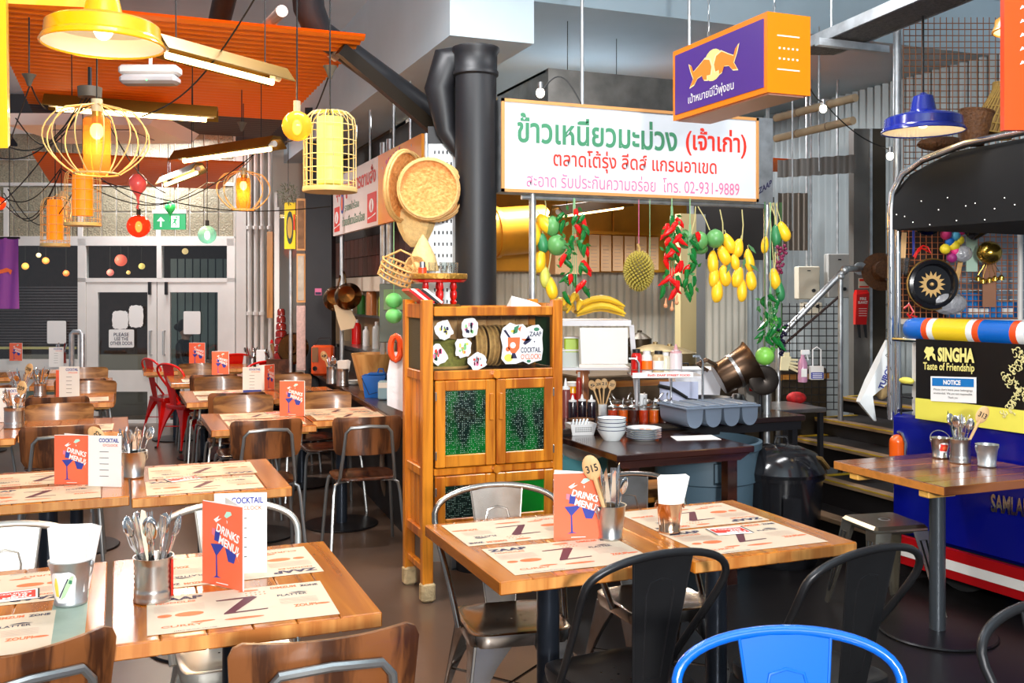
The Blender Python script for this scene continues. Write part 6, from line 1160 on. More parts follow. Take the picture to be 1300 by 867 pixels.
g = MB(); g.loft([[(-.065, -.045, 0), (.065, -.045, 0), (.065, .045, 0), (-.065, .045, 0)], [(-.08, -.055, .065), (.08, -.055, .065), (.08, .055, .065), (-.08, .055, .065)], [(-.074, -.05, .065), (.074, -.05, .065), (.074, .05, .065), (-.074, .05, .065)], [(-.06, -.04, .006), (.06, -.04, .006), (.06, .04, .006), (-.06, .04, .006)]]); g.build('basket_body', wpl, t, smooth=False)
g = MB(); [g.box(-.05 + i * .013, -.044 + i * .013, -.0535 - .0 , -.045, .02 + j * .011, .025 + j * .011) for i in range(8) for j in range(3)]; o = g.build('perforations', pr_bk, t, smooth=False); o['kind'] = 'stuff'
for k in range(5): g = MB(); g.tube([(-.05 + k * .02, 0, .05), (-.04 + k * .022, .01, .085)], .006, 6); g.build('spoon_handle', steel, t)
# chilli condiment jars
jar_r = mat('chilli_oil', C(206, 60, 16), .12, coat=.8, var=.4, vscale=30); jar_g = glass('clear_glass')
random.seed(3)
for r_ in range(2):
    for k in range(6):
        px = 778 + k * 13 + r_ * 5; py = 536 - r_ * 8; p = Z(px, py, KZ) 
        t = thing('chilli_jar', f"{('first','second','third','fourth','fifth','sixth')[k]} chilli jar from the left in the {('front','back')[r_]} row on the worktop", 'jar', p, 0, 'chilli condiment jars')
        g = MB(); g.lathe([(.001, 0), (.028, 0), (.03, .004), (.03, .075), (.001, .075)], n=16); g.build('contents', (jar_r, mat('orange_chilli', C(226, 96, 20), .15, coat=.8, var=.3, vscale=40), mat('dark_sauce', C(70, 26, 12), .12, coat=.8))[(k + r_) % 3], t)
        g = MB(); g.lathe([(.031, .0), (.031, .088), (.031, .09)], n=16); g.build('glass_wall', jar_g, t); g = MB(); g.lathe([(.001, .105), (.012, .105), (.031, .096), (.031, .09)], n=16); g.build('lid', steel, t)
        g = MB(); a = random.uniform(-.6, .6); g.tube([(0, 0, .09), (a * .04, .01, .125), (a * .07, 0, .145)], [.003, .003, .006], 6); g.build('jar_spoon', steel, t)
# grey four well container
t = thing('condiment_tray', 'blue grey plastic container with four rounded wells', 'container', Z(899, 541, KZ) + Vector((.10, .02, 0)), R(0)); gpl = mat('slate_plastic', C(106, 118, 134), .35)
for k in range(4):
    x = -.24 + k * .125; g = MB(); ring = lambda y: [(x + .052 * math.cos(q), y, .062 + .058 * math.sin(q)) for q in [math.pi + math.pi * i / 10 for i in range(11)]] + [(x + .056, y, .115), (x - .056, y, .115)]
    g.loft([ring(-.1), ring(.2)]); g.build('well', gpl, t)
g = MB(); g.bbox(-.31, .2, -.12, .22, .112, .125, .004); g.build('rim_plate', gpl, t, smooth=False)
for k in range(4): x = -.24 + k * .125; g = MB(); g.bbox(x - .05, x + .05, -.1, .2, .125, .133, .006); g.build('flip_lid', mat('slate_lid', C(124, 136, 152), .3), t, smooth=False)
# bottles at the left of the worktop
def bottle(px, py, r, h, cols, label, z=KZ, cap=None, neck=.35, group='bottles on the worktop', nozzle=False, band=None):
    t = thing('sauce_bottle', label, 'bottle', Z(px, py, z) if z else D(px, py, 6.), 0, group); g = MB(); g.lathe([(.001, 0), (r, 0), (r, h * .72), (r * .9, h * .8), (r * neck, h * .88), (r * neck, h * .92), (.001, h * .92)], n=18); g.build('bottle_body', cols, t)
    g = MB()
    if nozzle: g.lathe([(r * .9, h * .78), (r * .9, h * .86), (r * .4, h * .9), (r * .12, h * 1.12), (.001, h * 1.12)], n=14)
    else: g.lathe([(r * neck * 1.25, h * .86), (r * neck * 1.25, h), (.001, h)], n=14)
    g.build('cap', cap or wpl, t)
    if band: g = MB(); g.lathe([(r * 1.01, h * .2), (r * 1.01, h * .6)], n=18); g.build('label_band', band, t)
    return t
soy = mat('soy_sauce', C(34, 26, 34), .12, coat=.8); ktc = mat('tamarind_sauce', C(176, 110, 66), .25, coat=.5)
for k, (px, py, r, h, c_, lab) in enumerate(((718, 530, .03, .22, mat('plum_sauce', C(120, 60, 56), .3), 'plum coloured bottle touching the cabinet'), (727, 531, .028, .13, soy, 'left dark soy squeeze bottle'), (739, 530, .028, .13, soy, 'middle dark soy squeeze bottle'), (751, 531, .028, .13, soy, 'right dark soy squeeze bottle with small label'))): bottle(px, py, r, h, c_, lab, nozzle=True)
bottle(740, 518, .042, .27, ktc, 'tall upturned tan sauce bottle behind the soy bottles', cap=ktc, neck=.9); bottle(735, 520, .02, .25, mat('ketchup', C(170, 40, 22), .3, coat=.4), 'slim red bottle beside the tan one'); bottle(727, 519, .035, .18, yellowp, 'yellow tin with red lettering behind the soy bottles', neck=.95, band=red)
t = thing('soy_tray', 'brown woven tray under the soy bottles', 'tray', Z(738, 536, KZ)); g = MB(); g.lathe([(.001, .0), (.07, 0), (.08, .02), (.078, .02), (.06, .004), (.001, .004)], n=20); g.build('woven_body', cbm if 'cbm' in globals() else bamboo, t)
t = thing('utensil_cup', 'white cup holding wooden number spoons on the worktop', 'cup', Z(765, 527, KZ)); g = MB(); g.lathe([(.001, 0), (.026, 0), (.028, .07), (.025, .07), (.023, .005), (.001, .005)], n=18); g.build('cup_body', wpl, t)
for k, (a, b_, nb) in enumerate(((-.34, .0, '5'), (-.14, .05, '304'), (.05, .0, '21'), (.32, -.05, '307'))):
    o = thing('wooden_spoon', ('wooden number spoon leaning far left in the white cup', 'wooden number spoon second from left in the white cup', 'upright wooden number spoon in the white cup', 'wooden number spoon leaning right in the white cup')[k], 'spoon', t.location + Vector((0, 0, .006)), -YA, 'wooden number spoons'); g = MB(); g.M = Euler((b_, a, 0)).to_matrix().to_4x4(); g.tube([(0, 0, .0), (0, 0, .17)], [.004, .006], 6); g.ball((0, 0, .195), (.024, .006, .034), 14, 8); g.build('spoon_body', spoonw, o)
    g = MB(); g.M = Euler((b_, a, 0)).to_matrix().to_4x4(); put_text(g, nb, (-.014, -.0068, .185), (.028, 0, 0), (0, 0, .02), .02); g.build('number_lettering', pr_bk, o, smooth=False)
# white shelf unit with hanging paper and bananas
t = thing('white_shelf', 'white shelf stand with bananas on top and blank paper taped to it', 'shelf', (0, 0, 0)); a, b_ = D(700, 406, 6.2), D(799, 406, 6.2); sh = mat('pale_shelf', C(206, 204, 208), .4)
u_ = (b_ - a).normalized(); v_ = Vector((SY, CY, 0))
def slab(mb, p0, p1, dep, h_): mb.loft([[p0, p1, p1 + v_ * dep, p0 + v_ * dep], [q + Vector((0, 0, h_)) for q in (p0, p1, p1 + v_ * dep, p0 + v_ * dep)]]); return mb
g = MB(); slab(g, a - v_ * .1 - Vector((0, 0, .035)), b_ - v_ * .1 - Vector((0, 0, .035)), .35, .035); g.build('top_shelf', sh, t, smooth=False)
for dx, pxb in ((0, 0), (.48, 808)):
    q0 = a + u_ * dx - v_ * .08; q1 = (D(808, 512, 6.15) if dx else q0.copy()); q1.z = KZ; g = MB(); g.loft([[q1, q1 + u_ * .03, q1 + u_ * .03 + v_ * .03, q1 + v_ * .03], [q0 - Vector((0, 0, .03)), q0 + u_ * .03 - Vector((0, 0, .03)), q0 + u_ * .03 + v_ * .03 - Vector((0, 0, .03)), q0 + v_ * .03 - Vector((0, 0, .03))]]); g.build('leg', sh, t, smooth=False)
q = D(742, 466, 6.2); g = MB(); slab(g, D(705, 470, 6.2), D(800, 470, 6.2), .3, .015); g.build('lower_shelf', sh, t, smooth=False)
t2 = thing('blank_paper', 'large blank white paper taped to the front of the shelf stand', 'paper', D(738, 462, 6.05), -YA); g = MB(); s_ = 6.05 / F; g.add([(0, 0, 0), (59 * s_, 0, 0), (59 * s_, 0, 46 * s_), (-2 * s_, 0, 46 * s_), (0, .002, 0), (59 * s_, .002, 0), (59 * s_, .002, 46 * s_), (-2 * s_, .002, 46 * s_)], [(0, 1, 2, 3), (7, 6, 5, 4), (0, 4, 5, 1), (2, 6, 7, 3), (1, 5, 6, 2), (0, 3, 7, 4)]); g.build('sheet', paper, t2, smooth=False)
for k, (px, py, w2, h2, m_, lab) in enumerate(((728, 445, .055, .08, mat('lime_tub', C(170, 205, 50), .4), 'lime green tub on the shelf behind the paper'), (727, 466, .07, .1, mat('clear_tub', C(196, 206, 200), .2), 'clear plastic tub under the lime green one'))):
    t2 = thing('storage_tub', lab, 'tub', D(px, py + 4, 6.25), -YA); g = MB(); g.bbox(-w2, w2 * .6, 0, .1, -.0, h2 * 1.2, .006); g.build('tub_body', m_, t2, smooth=False); g = MB(); g.bbox(-w2 - .004, w2 * .6 + .004, -.004, .104, h2 * 1.2, h2 * 1.2 + .012, .003); g.build('lid', wpl, t2, smooth=False)
# chrome rack with bottles
t = thing('chrome_rack', 'chrome wire rack with printed shelf edge holding sauce bottles', 'rack', (0, 0, 0)); a, b_ = D(803, 480, 6.0), D(893, 480, 6.0)
g = MB(); slab(g, a, b_, .28, .012); g.build('rack_shelf', sh, t, smooth=False); g = MB(); slab(g, D(803, 480, 5.98), D(880, 479, 5.98), .005, .032); g.build('printed_edge', paper, t, smooth=False)
g = MB(); q0 = D(822, 477.5, 5.975); put_text(g, 'ส้มตำ ZAAP STREET FOOD', q0 - Vector((0, 0, .0)), u_ * .26, (0, 0, .014), .03); g.build('lettering', pr_rd, t, smooth=False)
for px, top in ((811, 455), (892, 452)):
    q0 = D(px, top, 6.0); q1 = D(px, 512, 6.0); q1.z = KZ; g = MB(); g.tube([q1, q0 - Vector((0, 0, .03)), q0 - u_ * .02 , q0 - u_ * .06], .0075, 8); g.build('bent_post', chrome, t)
q0 = D(852, 480, 6.0); g = MB(); g.cyl((q0.x, q0.y, KZ), q0, .007, n=8); g.build('centre_post', chrome, t); g = MB(); g.tube([a + Vector((0, 0, .05)), b_ + Vector((0, 0, .05))], .003, 5); g.build('guard_wire', chrome, t)
for px, r, h, m_, cp, lab, nz, bd in ((808, .034, .16, red, black, 'red sauce bottle with black cap on the rack', False, None), (821, .034, .15, paper, wpl, 'white and orange labelled bottle on the rack', False, MATS['orange_paint']), (836, .037, .15, mat('mustard_jar', C(204, 176, 130), .3), black, 'tan jar with black cap on the rack', False, paper), (845, .028, .14, mat('cream_bottle', C(220, 214, 190), .3), wpl, 'thin cream bottle on the rack', False, None), (858, .04, .17, mat('pale_pink_plastic', C(226, 214, 216), .3), mat('pink_plastic', C(226, 170, 176), .35), 'tall clear squeeze bottle with pink nozzle on the rack', True, None)):
    p = D(px, 474, 6.08); t = bottle(px, 474, r, h, m_, lab, cap=cp, nozzle=nz, neck=.55, band=bd, group='bottles on the chrome rack'); t.location = (p.x, p.y, a.z + .012)
# cooking range and pans behind
t = thing('cooking_range', 'steel cooking range at the back of the kitchen', 'cooker', (*D(905, 470, 7.3).xy, 0), 0); g = MB(); g.bbox(-1.1, 1.05, 0, .75, 0, .98, .01); g.build('range_body', mat('sooty_steel', C(110, 96, 78), .4, .7, var=.5, vscale=8), t, smooth=False); g = MB(); g.box(-1.1, 1.05, -.02, 0, .90, .94); g.build('wood_edge', orange and wood('crate_pine', (0, 0, 0), (0, 0, 0)), t, smooth=False)
for k in range(4): g = MB(); g.tube([(-.3 + k * .3, -.01, .99), (-.3 + k * .3, -.01, 1.05), (-.22 + k * .3, -.01, 1.05), (-.22 + k * .3, -.01, .99)], .008, 6); g.build('pan_support', black, t)
for k, (px, py, r, h, m_, lab) in enumerate(((832, 436, .19, .13, mat('old_aluminium', C(168, 150, 112), .35, .8, var=.3), 'wide lidded aluminium pot on the range'), (850, 437, .21, .10, mat('old_aluminium', C(0, 0, 0)), 'second wide aluminium pot behind the squeeze bottle'), (812, 436, .10, .2, mat('dark_pot', C(60, 52, 40), .4, .6), 'dark tall pot left of the aluminium pots'))):
    p = D(px, 447, 7.75 + .25 * k); t = thing('cooking_pot', lab, 'pot', (p.x, p.y, .98), 0, 'pots on the range'); g = MB(); g.lathe([(.001, 0), (r * .95, 0), (r, .01), (r, h), (r + .008, h + .003), (r - .005, h), (r - .005, .01), (.001, .008)], n=28); g.build('pot_body', m_, t); g = MB(); g.lathe([(r, h + .002), (r * .5, h + .04), (.02, h + .055), (.02, h + .07), (.001, h + .075)], n=28); g.build('lid', m_, t)
    for s2 in (-1, 1): g = MB(); g.tube([(s2 * r, -.04, h * .7), (s2 * (r + .035), -.03, h * .75), (s2 * (r + .035), .03, h * .75), (s2 * r, .04, h * .7)], .006, 6); g.build('handle', black, t)
cop = mat('copper_brown', C(104, 82, 66), .3, .9, var=.3)
p = D(935, 470, 6.35); t = thing('copper_burner', 'big copper brown pot tilted on its side with looped handles', 'pot', (p.x, p.y, p.z), 0, rot=(0, R(62), -YA)); g = MB(); g.lathe([(.001, -.13), (.10, -.13), (.105, -.12), (.11, .0), (.13, .10), (.145, .12), (.135, .12), (.1, 0), (.001, -.1)], n=28); g.build('pot_body', cop, t)
for s2 in (-1, 1): g = MB(); g.tube([(-.09, s2 * .03, -.1), (-.15, s2 * .03, -.14), (-.15, s2 * .03, -.2), (-.09, s2 * .05, -.17)], .012, 8); g.build('handle', cop, t)
g = MB(); g.lathe([(.112, -.02), (.118, -.02), (.118, .0), (.112, .0)], n=28); g.build('clamp_band', steel, t)
p = D(968, 482, 6.3); t = thing('round_drum', 'dark round drum end beside the copper pot', 'drum', p, -YA, rot=(R(90), 0, -YA)); g = MB(); g.lathe([(.001, -.06), (.09, -.06), (.095, .04), (.08, .045), (.001, .03)], n=24); g.build('drum_body', mat('dark_drum', C(60, 54, 50), .3, .8, var=.3), t)
g = MB(); g.cyl((0, -(p.z - KZ) + 0, 0) if False else (0, 0, -.05), (0, -(p.z - KZ), -.05), .012, n=8); g.build('stand', black, t)
p = Z(885, 512, KZ + .0); t = thing('frying_pan', 'black frying pan with long handle pointing left', 'pan', (*D(900, 505, 6.35).xy, KZ + .06), -YA); g = MB(); g.lathe([(.001, 0), (.11, 0), (.15, .045), (.147, .045), (.108, .005), (.001, .005)], n=28); g.build('pan_body', black, t); g = MB(); g.tube([(-.14, 0, .04), (-.24, -.01, .10), (-.33, -.02, .12)], [.01, .013, .013], 8); g.build('handle', black, t); g = MB(); g.lathe([(.001, -.06), (.1, -.06), (.1, -.005), (.001, -.005)], n=16); g.build('burner', MATS['sooty_steel'], t)
t = thing('steel_pot', 'small shiny steel pot right of the frying pan', 'pot', (*D(937, 500, 6.4).xy, KZ)); g = MB(); g.lathe([(.001, 0), (.055, 0), (.058, .08), (.05, .085), (.035, .12), (.001, .125)], n=22); g.build('pot_body', steel, t)
t = thing('control_box', 'small grey appliance with red switch beside the steel pot', 'appliance', (*D(957, 505, 6.5).xy, KZ), -YA); g = MB(); g.bbox(-.06, .12, 0, .2, 0, .2, .01); g.build('housing', mat('appliance_grey', C(120, 116, 110), .4, .4), t, smooth=False); g = MB(); g.box(-.03, -.01, -.01, 0, .13, .16); g.build('red_switch', red, t, smooth=False)
t = thing('white_box', 'white plastic box behind the chrome rack', 'box', (*D(886, 500, 6.75).xy, KZ + .0), -YA); g = MB(); g.loft([[(-.14, 0, 0), (.14, 0, 0), (.14, .3, 0), (-.14, .3, 0)], [(-.16, 0, .24), (.17, 0, .24), (.17, .3, .24), (-.16, .3, .24)]]); g.build('box_body', mat('white_box', C(232, 234, 240), .4), t, smooth=False)
g = MB(); g.bbox(-.165, .175, -.006, .306, .24, .25, .004); g.build('lid', wpl, t, smooth=False)
t = thing('blue_paper', 'pale blue sheet standing under the chrome rack', 'paper', (*D(861, 508, 6.4).xy, KZ), -YA); g = MB(); g.box(-.12, .13, 0, .003, 0, .2); g.build('sheet', mat('pale_blue_sheet', C(190, 198, 226), .6), t, smooth=False)
t = thing('oil_cups', 'stack of white paper cups behind the chilli jars', 'cup', (*D(814, 520, 6.2).xy, KZ)); g = MB(); g.lathe([(.001, 0), (.03, 0), (.036, .1), (.038, .14), (.034, .14), (.001, .13)], n=18); g.build('cup_body', wpl, t)
# steel bench on the right of the worktop, and things under the tables
t = thing('steel_bench', 'steel prep bench behind the right sign post', 'bench', (*D(985, 530, 6.6).xy, 0), 0); g = MB(); g.bbox(-.12, .42, 0, .45, .75, .78, .004); g.build('bench_top', steel, t, smooth=False)
for x in (-.1, .38):
    for y in (.02, .4): g = MB(); g.box(x, x + .03, y, y + .03, 0, .75); g.build('leg', black, t, smooth=False)
t = thing('grey_bin', 'large grey blue plastic bin under the dark table', 'bin', (3.02, 4.98, 0)); gbin = mat('bin_grey', C(78, 100, 114), .45); g = MB(); g.lathe([(.001, 0), (.24, 0), (.25, .01), (.285, .48), (.30, .49), (.30, .66), (.315, .67), (.32, .71), (.30, .715), (.29, .66), (.24, .03), (.001, .02)], n=36); g.build('bin_body', gbin, t)
t.location = (*D(897, 640, 5.78).xy, 0)
g = MB(); g.M = Matrix.Rotation(-YA, 4, 'Z'); g.loft([[(-.02, -.305, .50), (.10, -.295, .50), (.10, -.33, .52), (-.02, -.34, .52)], [(-.02, -.305, .62), (.10, -.295, .62), (.10, -.325, .62), (-.02, -.335, .62)]]); g.build('grab_handle', gbin, t, smooth=False)
t = thing('black_bin', 'glossy black bin with domed lid beside the stairs', 'bin', (*D(992, 690, 5.75).xy, 0), -YA); g = MB(); g.lathe([(.001, 0), (.19, 0), (.2, .02), (.235, .50), (.245, .50), (.245, .53), (.001, .53)], n=32); g.build('bin_body', blackg, t); g = MB(); g.lathe([(.25, .52), (.255, .54), (.24, .57), (.2, .64), (.1, .68), (.001, .69)], n=32); g.build('domed_lid', blackg, t)
g = MB(); g.box(-.06, .04, -.26, -.22, .0 + .1, .42); g.build('front_moulding', blackg, t, smooth=False); g = MB(); g.tube([(.1, -.12, .64), (.2, -.1, .62), (.25, -.08, .56)], .012, 6); g.build('lid_edge_trim', mat('brass_edge', C(150, 120, 70), .4, .6), t); g = MB(); g.tube([(-.04, 0, .68), (-.03, 0, .73), (.03, 0, .73), (.04, 0, .68)], .01, 6); g.build('lid_handle', blackg, t)
t = thing('storage_crate', 'grey plastic crate under the cabinet and stall', 'crate', (1.75, 5.3, 0)); g = MB(); [g.bbox(0, .5, y, y + .02, 0, .28, .004) for y in (0, .3)]; [g.bbox(x, x + .02, .02, .3, 0, .28, .004) for x in (0, .48)]; g.box(0, .5, 0, .3, 0, .01); g.build('crate_body', mat('crate_grey', C(110, 112, 112), .5), t, smooth=False)
t = thing('plastic_bag_tub', 'pale tub with crumpled plastic bag under the worktop', 'tub', (*Z(745, 598, .45).xy, 0)); g = MB(); g.bbox(-.16, .16, 0, .25, .0, .55, .02); g.build('tub_body', mat('teal_tub', C(90, 160, 170), .4), t, smooth=False); g = MB(); g.ball((0, .02, .6), (.17, .1, .09), 14, 8); g.build('plastic_bag', mat('bag_white', C(206, 212, 214), .3, bump=1., bscale=14), t)
# ================================================================ LEFT STALL WITH THE COLA SIGN, BAR COUNTER
t = thing('bar_counter', 'long dark wooden bar counter along the aisle tables', 'counter', (0, 0, 0)); a, b_ = Z(503, 532, .77), Z(388, 464, .77); u_ = (b_ - a).normalized(); n_ = Vector((u_.y, -u_.x, 0))
def strip(mb, p0, p1, w_, z0, z1, off=0): mb.loft([[p + n_ * o + Vector((0, 0, z - p.z)) for o, z in ((off, z0), (off + w_, z0), (off + w_, z1), (off, z1))] for p in (p0, p1)]); return mb
g = MB(); strip(g, a, b_, .55, .735, .77); g.build('counter_top', barw, t, smooth=False); g = MB(); strip(g, a, b_, .02, 0, .735, .08); g.build('front_panel', black, t, smooth=False); g = MB(); strip(g, a, b_, .012, .73, .765, -.012); g.build('edge_strip', barw, t, smooth=False)
BZ = .771
t = thing('order_sign', 'white and orange cola kiosk sign with red Thai lettering', 'sign', (0, 0, 0)); XS = 2.0
y_n, y_m, y_f = PX(535, 200, XS).y, PX(480, 200, XS).y, PX(423, 200, XS).y; z0, z1 = 2.13, 2.70
g = MB(); g.box(XS, XS + .04, y_m, y_f, z0, z1); g.build('white_board', mat('pinkish_white', C(232, 214, 206), .5), t, smooth=False); g = MB(); g.box(XS, XS + .04, y_n, y_m, z0, z1); g.build('orange_board', mat('amber_board', C(252, 176, 20), .5, var=.3, vscale=2, col2=C(248, 136, 16)), t, smooth=False)
L_ = y_f - y_m
def lt(s_, u0, u1, v0, v1, m_, bold=.01, nm='lettering'): g = MB(); put_text(g, s_, (XS - .003, y_f - L_ * u0, z0 + (z1 - z0) * v0), (0, -L_ * (u1 - u0), 0), (0, 0, (z1 - z0) * (v1 - v0)), bold); return g.build(nm, m_, t, smooth=False)
lt('ซุ้มเมนู อาหารตามสั่ง', .08, .96, .56, .92, pr_rd, .02); lt('ราดหน้าร้อน', .3, .62, .36, .50, pr_gn, .005); lt('ก๋วยเตี๋ยวเนื้อเปื่อย', .24, .74, .12, .28, pr_gn, .005)
for u0, u1, v0, v1 in ((.04, .17, .06, .48), (.80, .97, .06, .5)):
    g = MB(); g.box(XS - .004, XS, y_f - L_ * u1, y_f - L_ * u0, z0 + (z1 - z0) * v0, z0 + (z1 - z0) * v1); g.build('cola_square', pr_rd, t, smooth=False)
    g = MB(); c = (y_f - L_ * (u0 + u1) / 2, z0 + (z1 - z0) * ((v0 + v1) / 2 + .03)); pts = ell(0, 0, L_ * .045, .06, 14); g.add([(XS - .006, c[0] + y, c[1] + z) for y, z in pts], [tuple(range(14))]); g.add([(XS - .006, c[0] + y, z0 + (z1 - z0) * v0 + z) for y, z in ((L_ * .07, .03), (-L_ * .08, .06), (-L_ * .08, .075), (0, .05), (L_ * .07, .045))], [tuple(range(5))]); g.build('white_emblem', pr_wh, t, smooth=False)
    g = MB(); g.add([(XS - .008, c[0] + y, c[1] + z) for y, z in ((.012, -.045), (-.012, -.045), (-.016, .0), (-.006, .025), (-.006, .045), (.006, .045), (.006, .025), (.016, .0))], [tuple(range(8))]); g.build('bottle_drawing', pr_rd, t, smooth=False)
g = MB(); g.add([(XS - .004, y_f - L_ * .24 + y, z0 + .29 + z) for y, z in ell(0, 0, .07, .1, 14)], [tuple(range(14))]); g.build('blue_oval', pr_bl, t, smooth=False); g = MB(); g.add([(XS - .006, y_f - L_ * .24 + y, z0 + .29 + z) for y, z in ell(0, 0, .045, .07, 14)], [tuple(range(14))]); g.build('orange_oval', pr_or, t, smooth=False)
g = MB(); L2 = y_m - y_n; put_text(g, 'ขนม', (XS - .003, y_m - L2 * .2, z0 + .34), (0, -L2 * .35, .06), (0, 0, .16), .02); g.build('lettering', mat('magenta_print', C(220, 30, 100), .5), t, smooth=False)
g = MB(); g.add([(XS - .003, y_m - L2 * u2 + y, z0 + v2 + z) for u2, v2 in ((.15, .25), (.12, .45), (.5, .5), (.8, .52)) for y, z in ((-.01, 0), (0, .015), (.01, 0), (0, -.015))], [(4 * k, 4 * k + 1, 4 * k + 2, 4 * k + 3) for k in range(4)]); g.build('white_flecks', pr_wh, t, smooth=False)
for px in (434, 487, 495):
    p = PX(px, 300, XS + .06); g = MB(); g.cyl((p.x, p.y, 0), (p.x, p.y, z1 + .12), .03 if px > 450 else .022, n=12); g.build('post', galv, t)
for px in (452, 470, 500, 521): p = PX(px, 180, XS + .03); g = MB(); g.cyl((p.x, p.y, z1), (p.x, p.y, 3.4), .012, n=8); g.build('hanger', galv, t)
# back of the drinks kiosk: brown tiles band, steel shelf, counters seen through the posts
t = thing('tiled_splashback', 'dark red brown tiled band behind the kiosk posts', 'splashback', (2.42, 7.0, 0), 0)
tl_ = mat('brown_tile', C(84, 40, 32), .3, rnd=.3)
gm_ = None
for r_ in range(2):
    for k in range(24):
        if gm_ is None: g = MB(); g.bbox(-.012, 0, 0, .2, 0, .2, .004); o = g.build('tile', tl_, t, smooth=False); gm_ = o.data
        else: o = bpy.data.objects.new('tile', gm_); sc.collection.objects.link(o); o.parent = t
        o.location = (0, k * .205 - .2, 1.74 + r_ * .205)
g = MB(); g.box(-.14, .03, -.3, 4.8, 1.58, 1.72); g.build('white_duct', mat('kiosk_cream', C(206, 190, 170), .5), t, smooth=False); g = MB(); g.box(0, .02, -.3, 4.8, 0, 1.72); g.build('back_panel', mat('kiosk_back', C(170, 140, 100), .5, var=.4, vscale=4), t, smooth=False); g = MB(); g.box(-.0, .02, -.3, 4.8, 2.15, 3.1); g.build('upper_panel', mat('kiosk_dark', C(52, 46, 42), .6), t, smooth=False)
def kit(px, pyb, d, name, label, cat, w2, h2, m_, shape='box', extra=None):
    p = D(px, pyb, d); t = thing(name, label, cat, p, -YA)
    g = MB()
    if shape == 'box': g.bbox(-w2, w2, 0, w2 * 1.4, 0, h2, .006)
    else: g.lathe([(.001, 0), (w2 * .9, 0), (w2, .01), (w2 * 1.05, h2 * .8), (w2 * .5, h2 * .92), (w2 * .5, h2), (.001, h2)], n=18)
    g.build('body', m_, t, smooth=shape != 'box')
    if extra: g = MB(); g.bbox(-w2 * .8, w2 * .8, -.008, 0, h2 * .55, h2 * .9, .003); g.build('front_panel', extra, t, smooth=False)
    return t
t = kit(510, 435, 7.0, 'glass_case', 'glass fronted display case between the kiosk posts', 'display case', .16, .42, mat('case_grey', C(120, 130, 124), .3, .3, var=.4, vscale=6), extra=mat('case_green', C(120, 150, 110), .2))
p = Z(495, 465, BZ); 
t = thing('kiosk_worktop', 'steel kiosk worktop with bottles behind the bar', 'counter', (2.17, 6.9, 0)); g = MB(); g.bbox(0, .22, 0, 4.2, .98, 1.02, .004); g.build('worktop', steel, t, smooth=False); g = MB(); g.box(.02, .2, .02, 4.18, 0, .98); g.build('carcass', mat('kiosk_carcass', C(60, 56, 52), .5), t, smooth=False); g = MB(); g.box(.12, .22, 0, 4.2, 1.32, 1.34); g.build('bottle_shelf', steel, t, smooth=False)
for k in range(16):
    c_ = (soy, ktc, red, MATS['lime_tub'], wpl, steel, MATS['bag_white'], leaf)[k * 3 % 8]; hi = k % 2
    b2 = bottle(460, 450, .035 + .008 * (k % 3), .2 + .03 * (k % 4), c_, ('upper' if hi else 'lower') + ' kiosk shelf bottle, ' + ('first', 'second', 'third', 'fourth', 'fifth', 'sixth', 'seventh', 'eighth')[k // 2] + ' from the cabinet end', group='bottles in the drinks kiosk'); b2.location = (2.34, 7.2 + k * .22, 1.341 if hi else 1.021)
# pans hanging between pillar and post
hp = mat('hammered_brass', C(104, 74, 44), .22, .95, var=.3)
for k, (px, py, r, lab) in enumerate(((426, 378, .115, 'left dark brass pan hanging by the black pillar'), (441, 375, .12, 'right dark brass pan hanging in front of the post'))):
    t = thing('hanging_pan', lab, 'pan', D(px, py, 8.6 - .2 * k), -YA, 'brass pans by the black pillar', rot=(R(75), R(10 - 20 * k), -YA)); g = MB(); g.lathe([(.001, .05), (r * .6, .04), (r * .9, .0), (r, -.03), (r * .95, -.03), (r * .6, .03), (.001, .04)], n=26); g.build('pan_body', hp, t); g = MB(); g.tube([(0, r * .9, 0), (0, r * 1.6, 0), (0, r * 1.7, .03)], .008, 6); g.build('handle', hp, t)
t = thing('apron', 'cream apron hanging below the brass pans', 'apron', D(437, 402, 8.5), -YA); g = MB(); g.loft([[(-.09, 0, .1), (.03, .0, .12), (.03, .02, .12), (-.09, .02, .1)], [(-.06, -.01, -.02), (.1, .01, -.03), (.1, .03, -.03), (-.06, .02, -.02)], [(-.03, 0, -.12), (.08, 0, -.1), (.08, .02, -.1), (-.03, .02, -.12)]]); g.build('cloth', mat('apron_cloth', C(226, 210, 180), .8), t)
# black pillar
p = D(404, 462, 10.3); t = thing('black_pillar', 'square black pillar at the end of the bar with small stickers', 'pillar', (p.x, p.y, 0), -YA); g = MB(); g.box(-.14, .14, 0, .25, 0, 3.5); g.build('shaft', mat('pillar_black', C(44, 44, 48), .55, var=.2, bump=.1), t, smooth=False)
q = (402 - 404) * 9.1 / F; z = p.z + (465 - 366) * 9.1 / F; g = MB(); g.box(q - .02, q + .05, -.002, 0, z, z + .07); g.build('small_poster', pr_pk, t, smooth=False); g = MB(); g.box(q - .015, q + .045, -.003, -.001, z + .005, z + .03); g.build('poster_stripe', pr_nv, t, smooth=False)
g = MB(); g.box(-.16, -.142, -.01, .01, .95, 1.35); g.build('long_sticker', pr_pk, t, smooth=False)
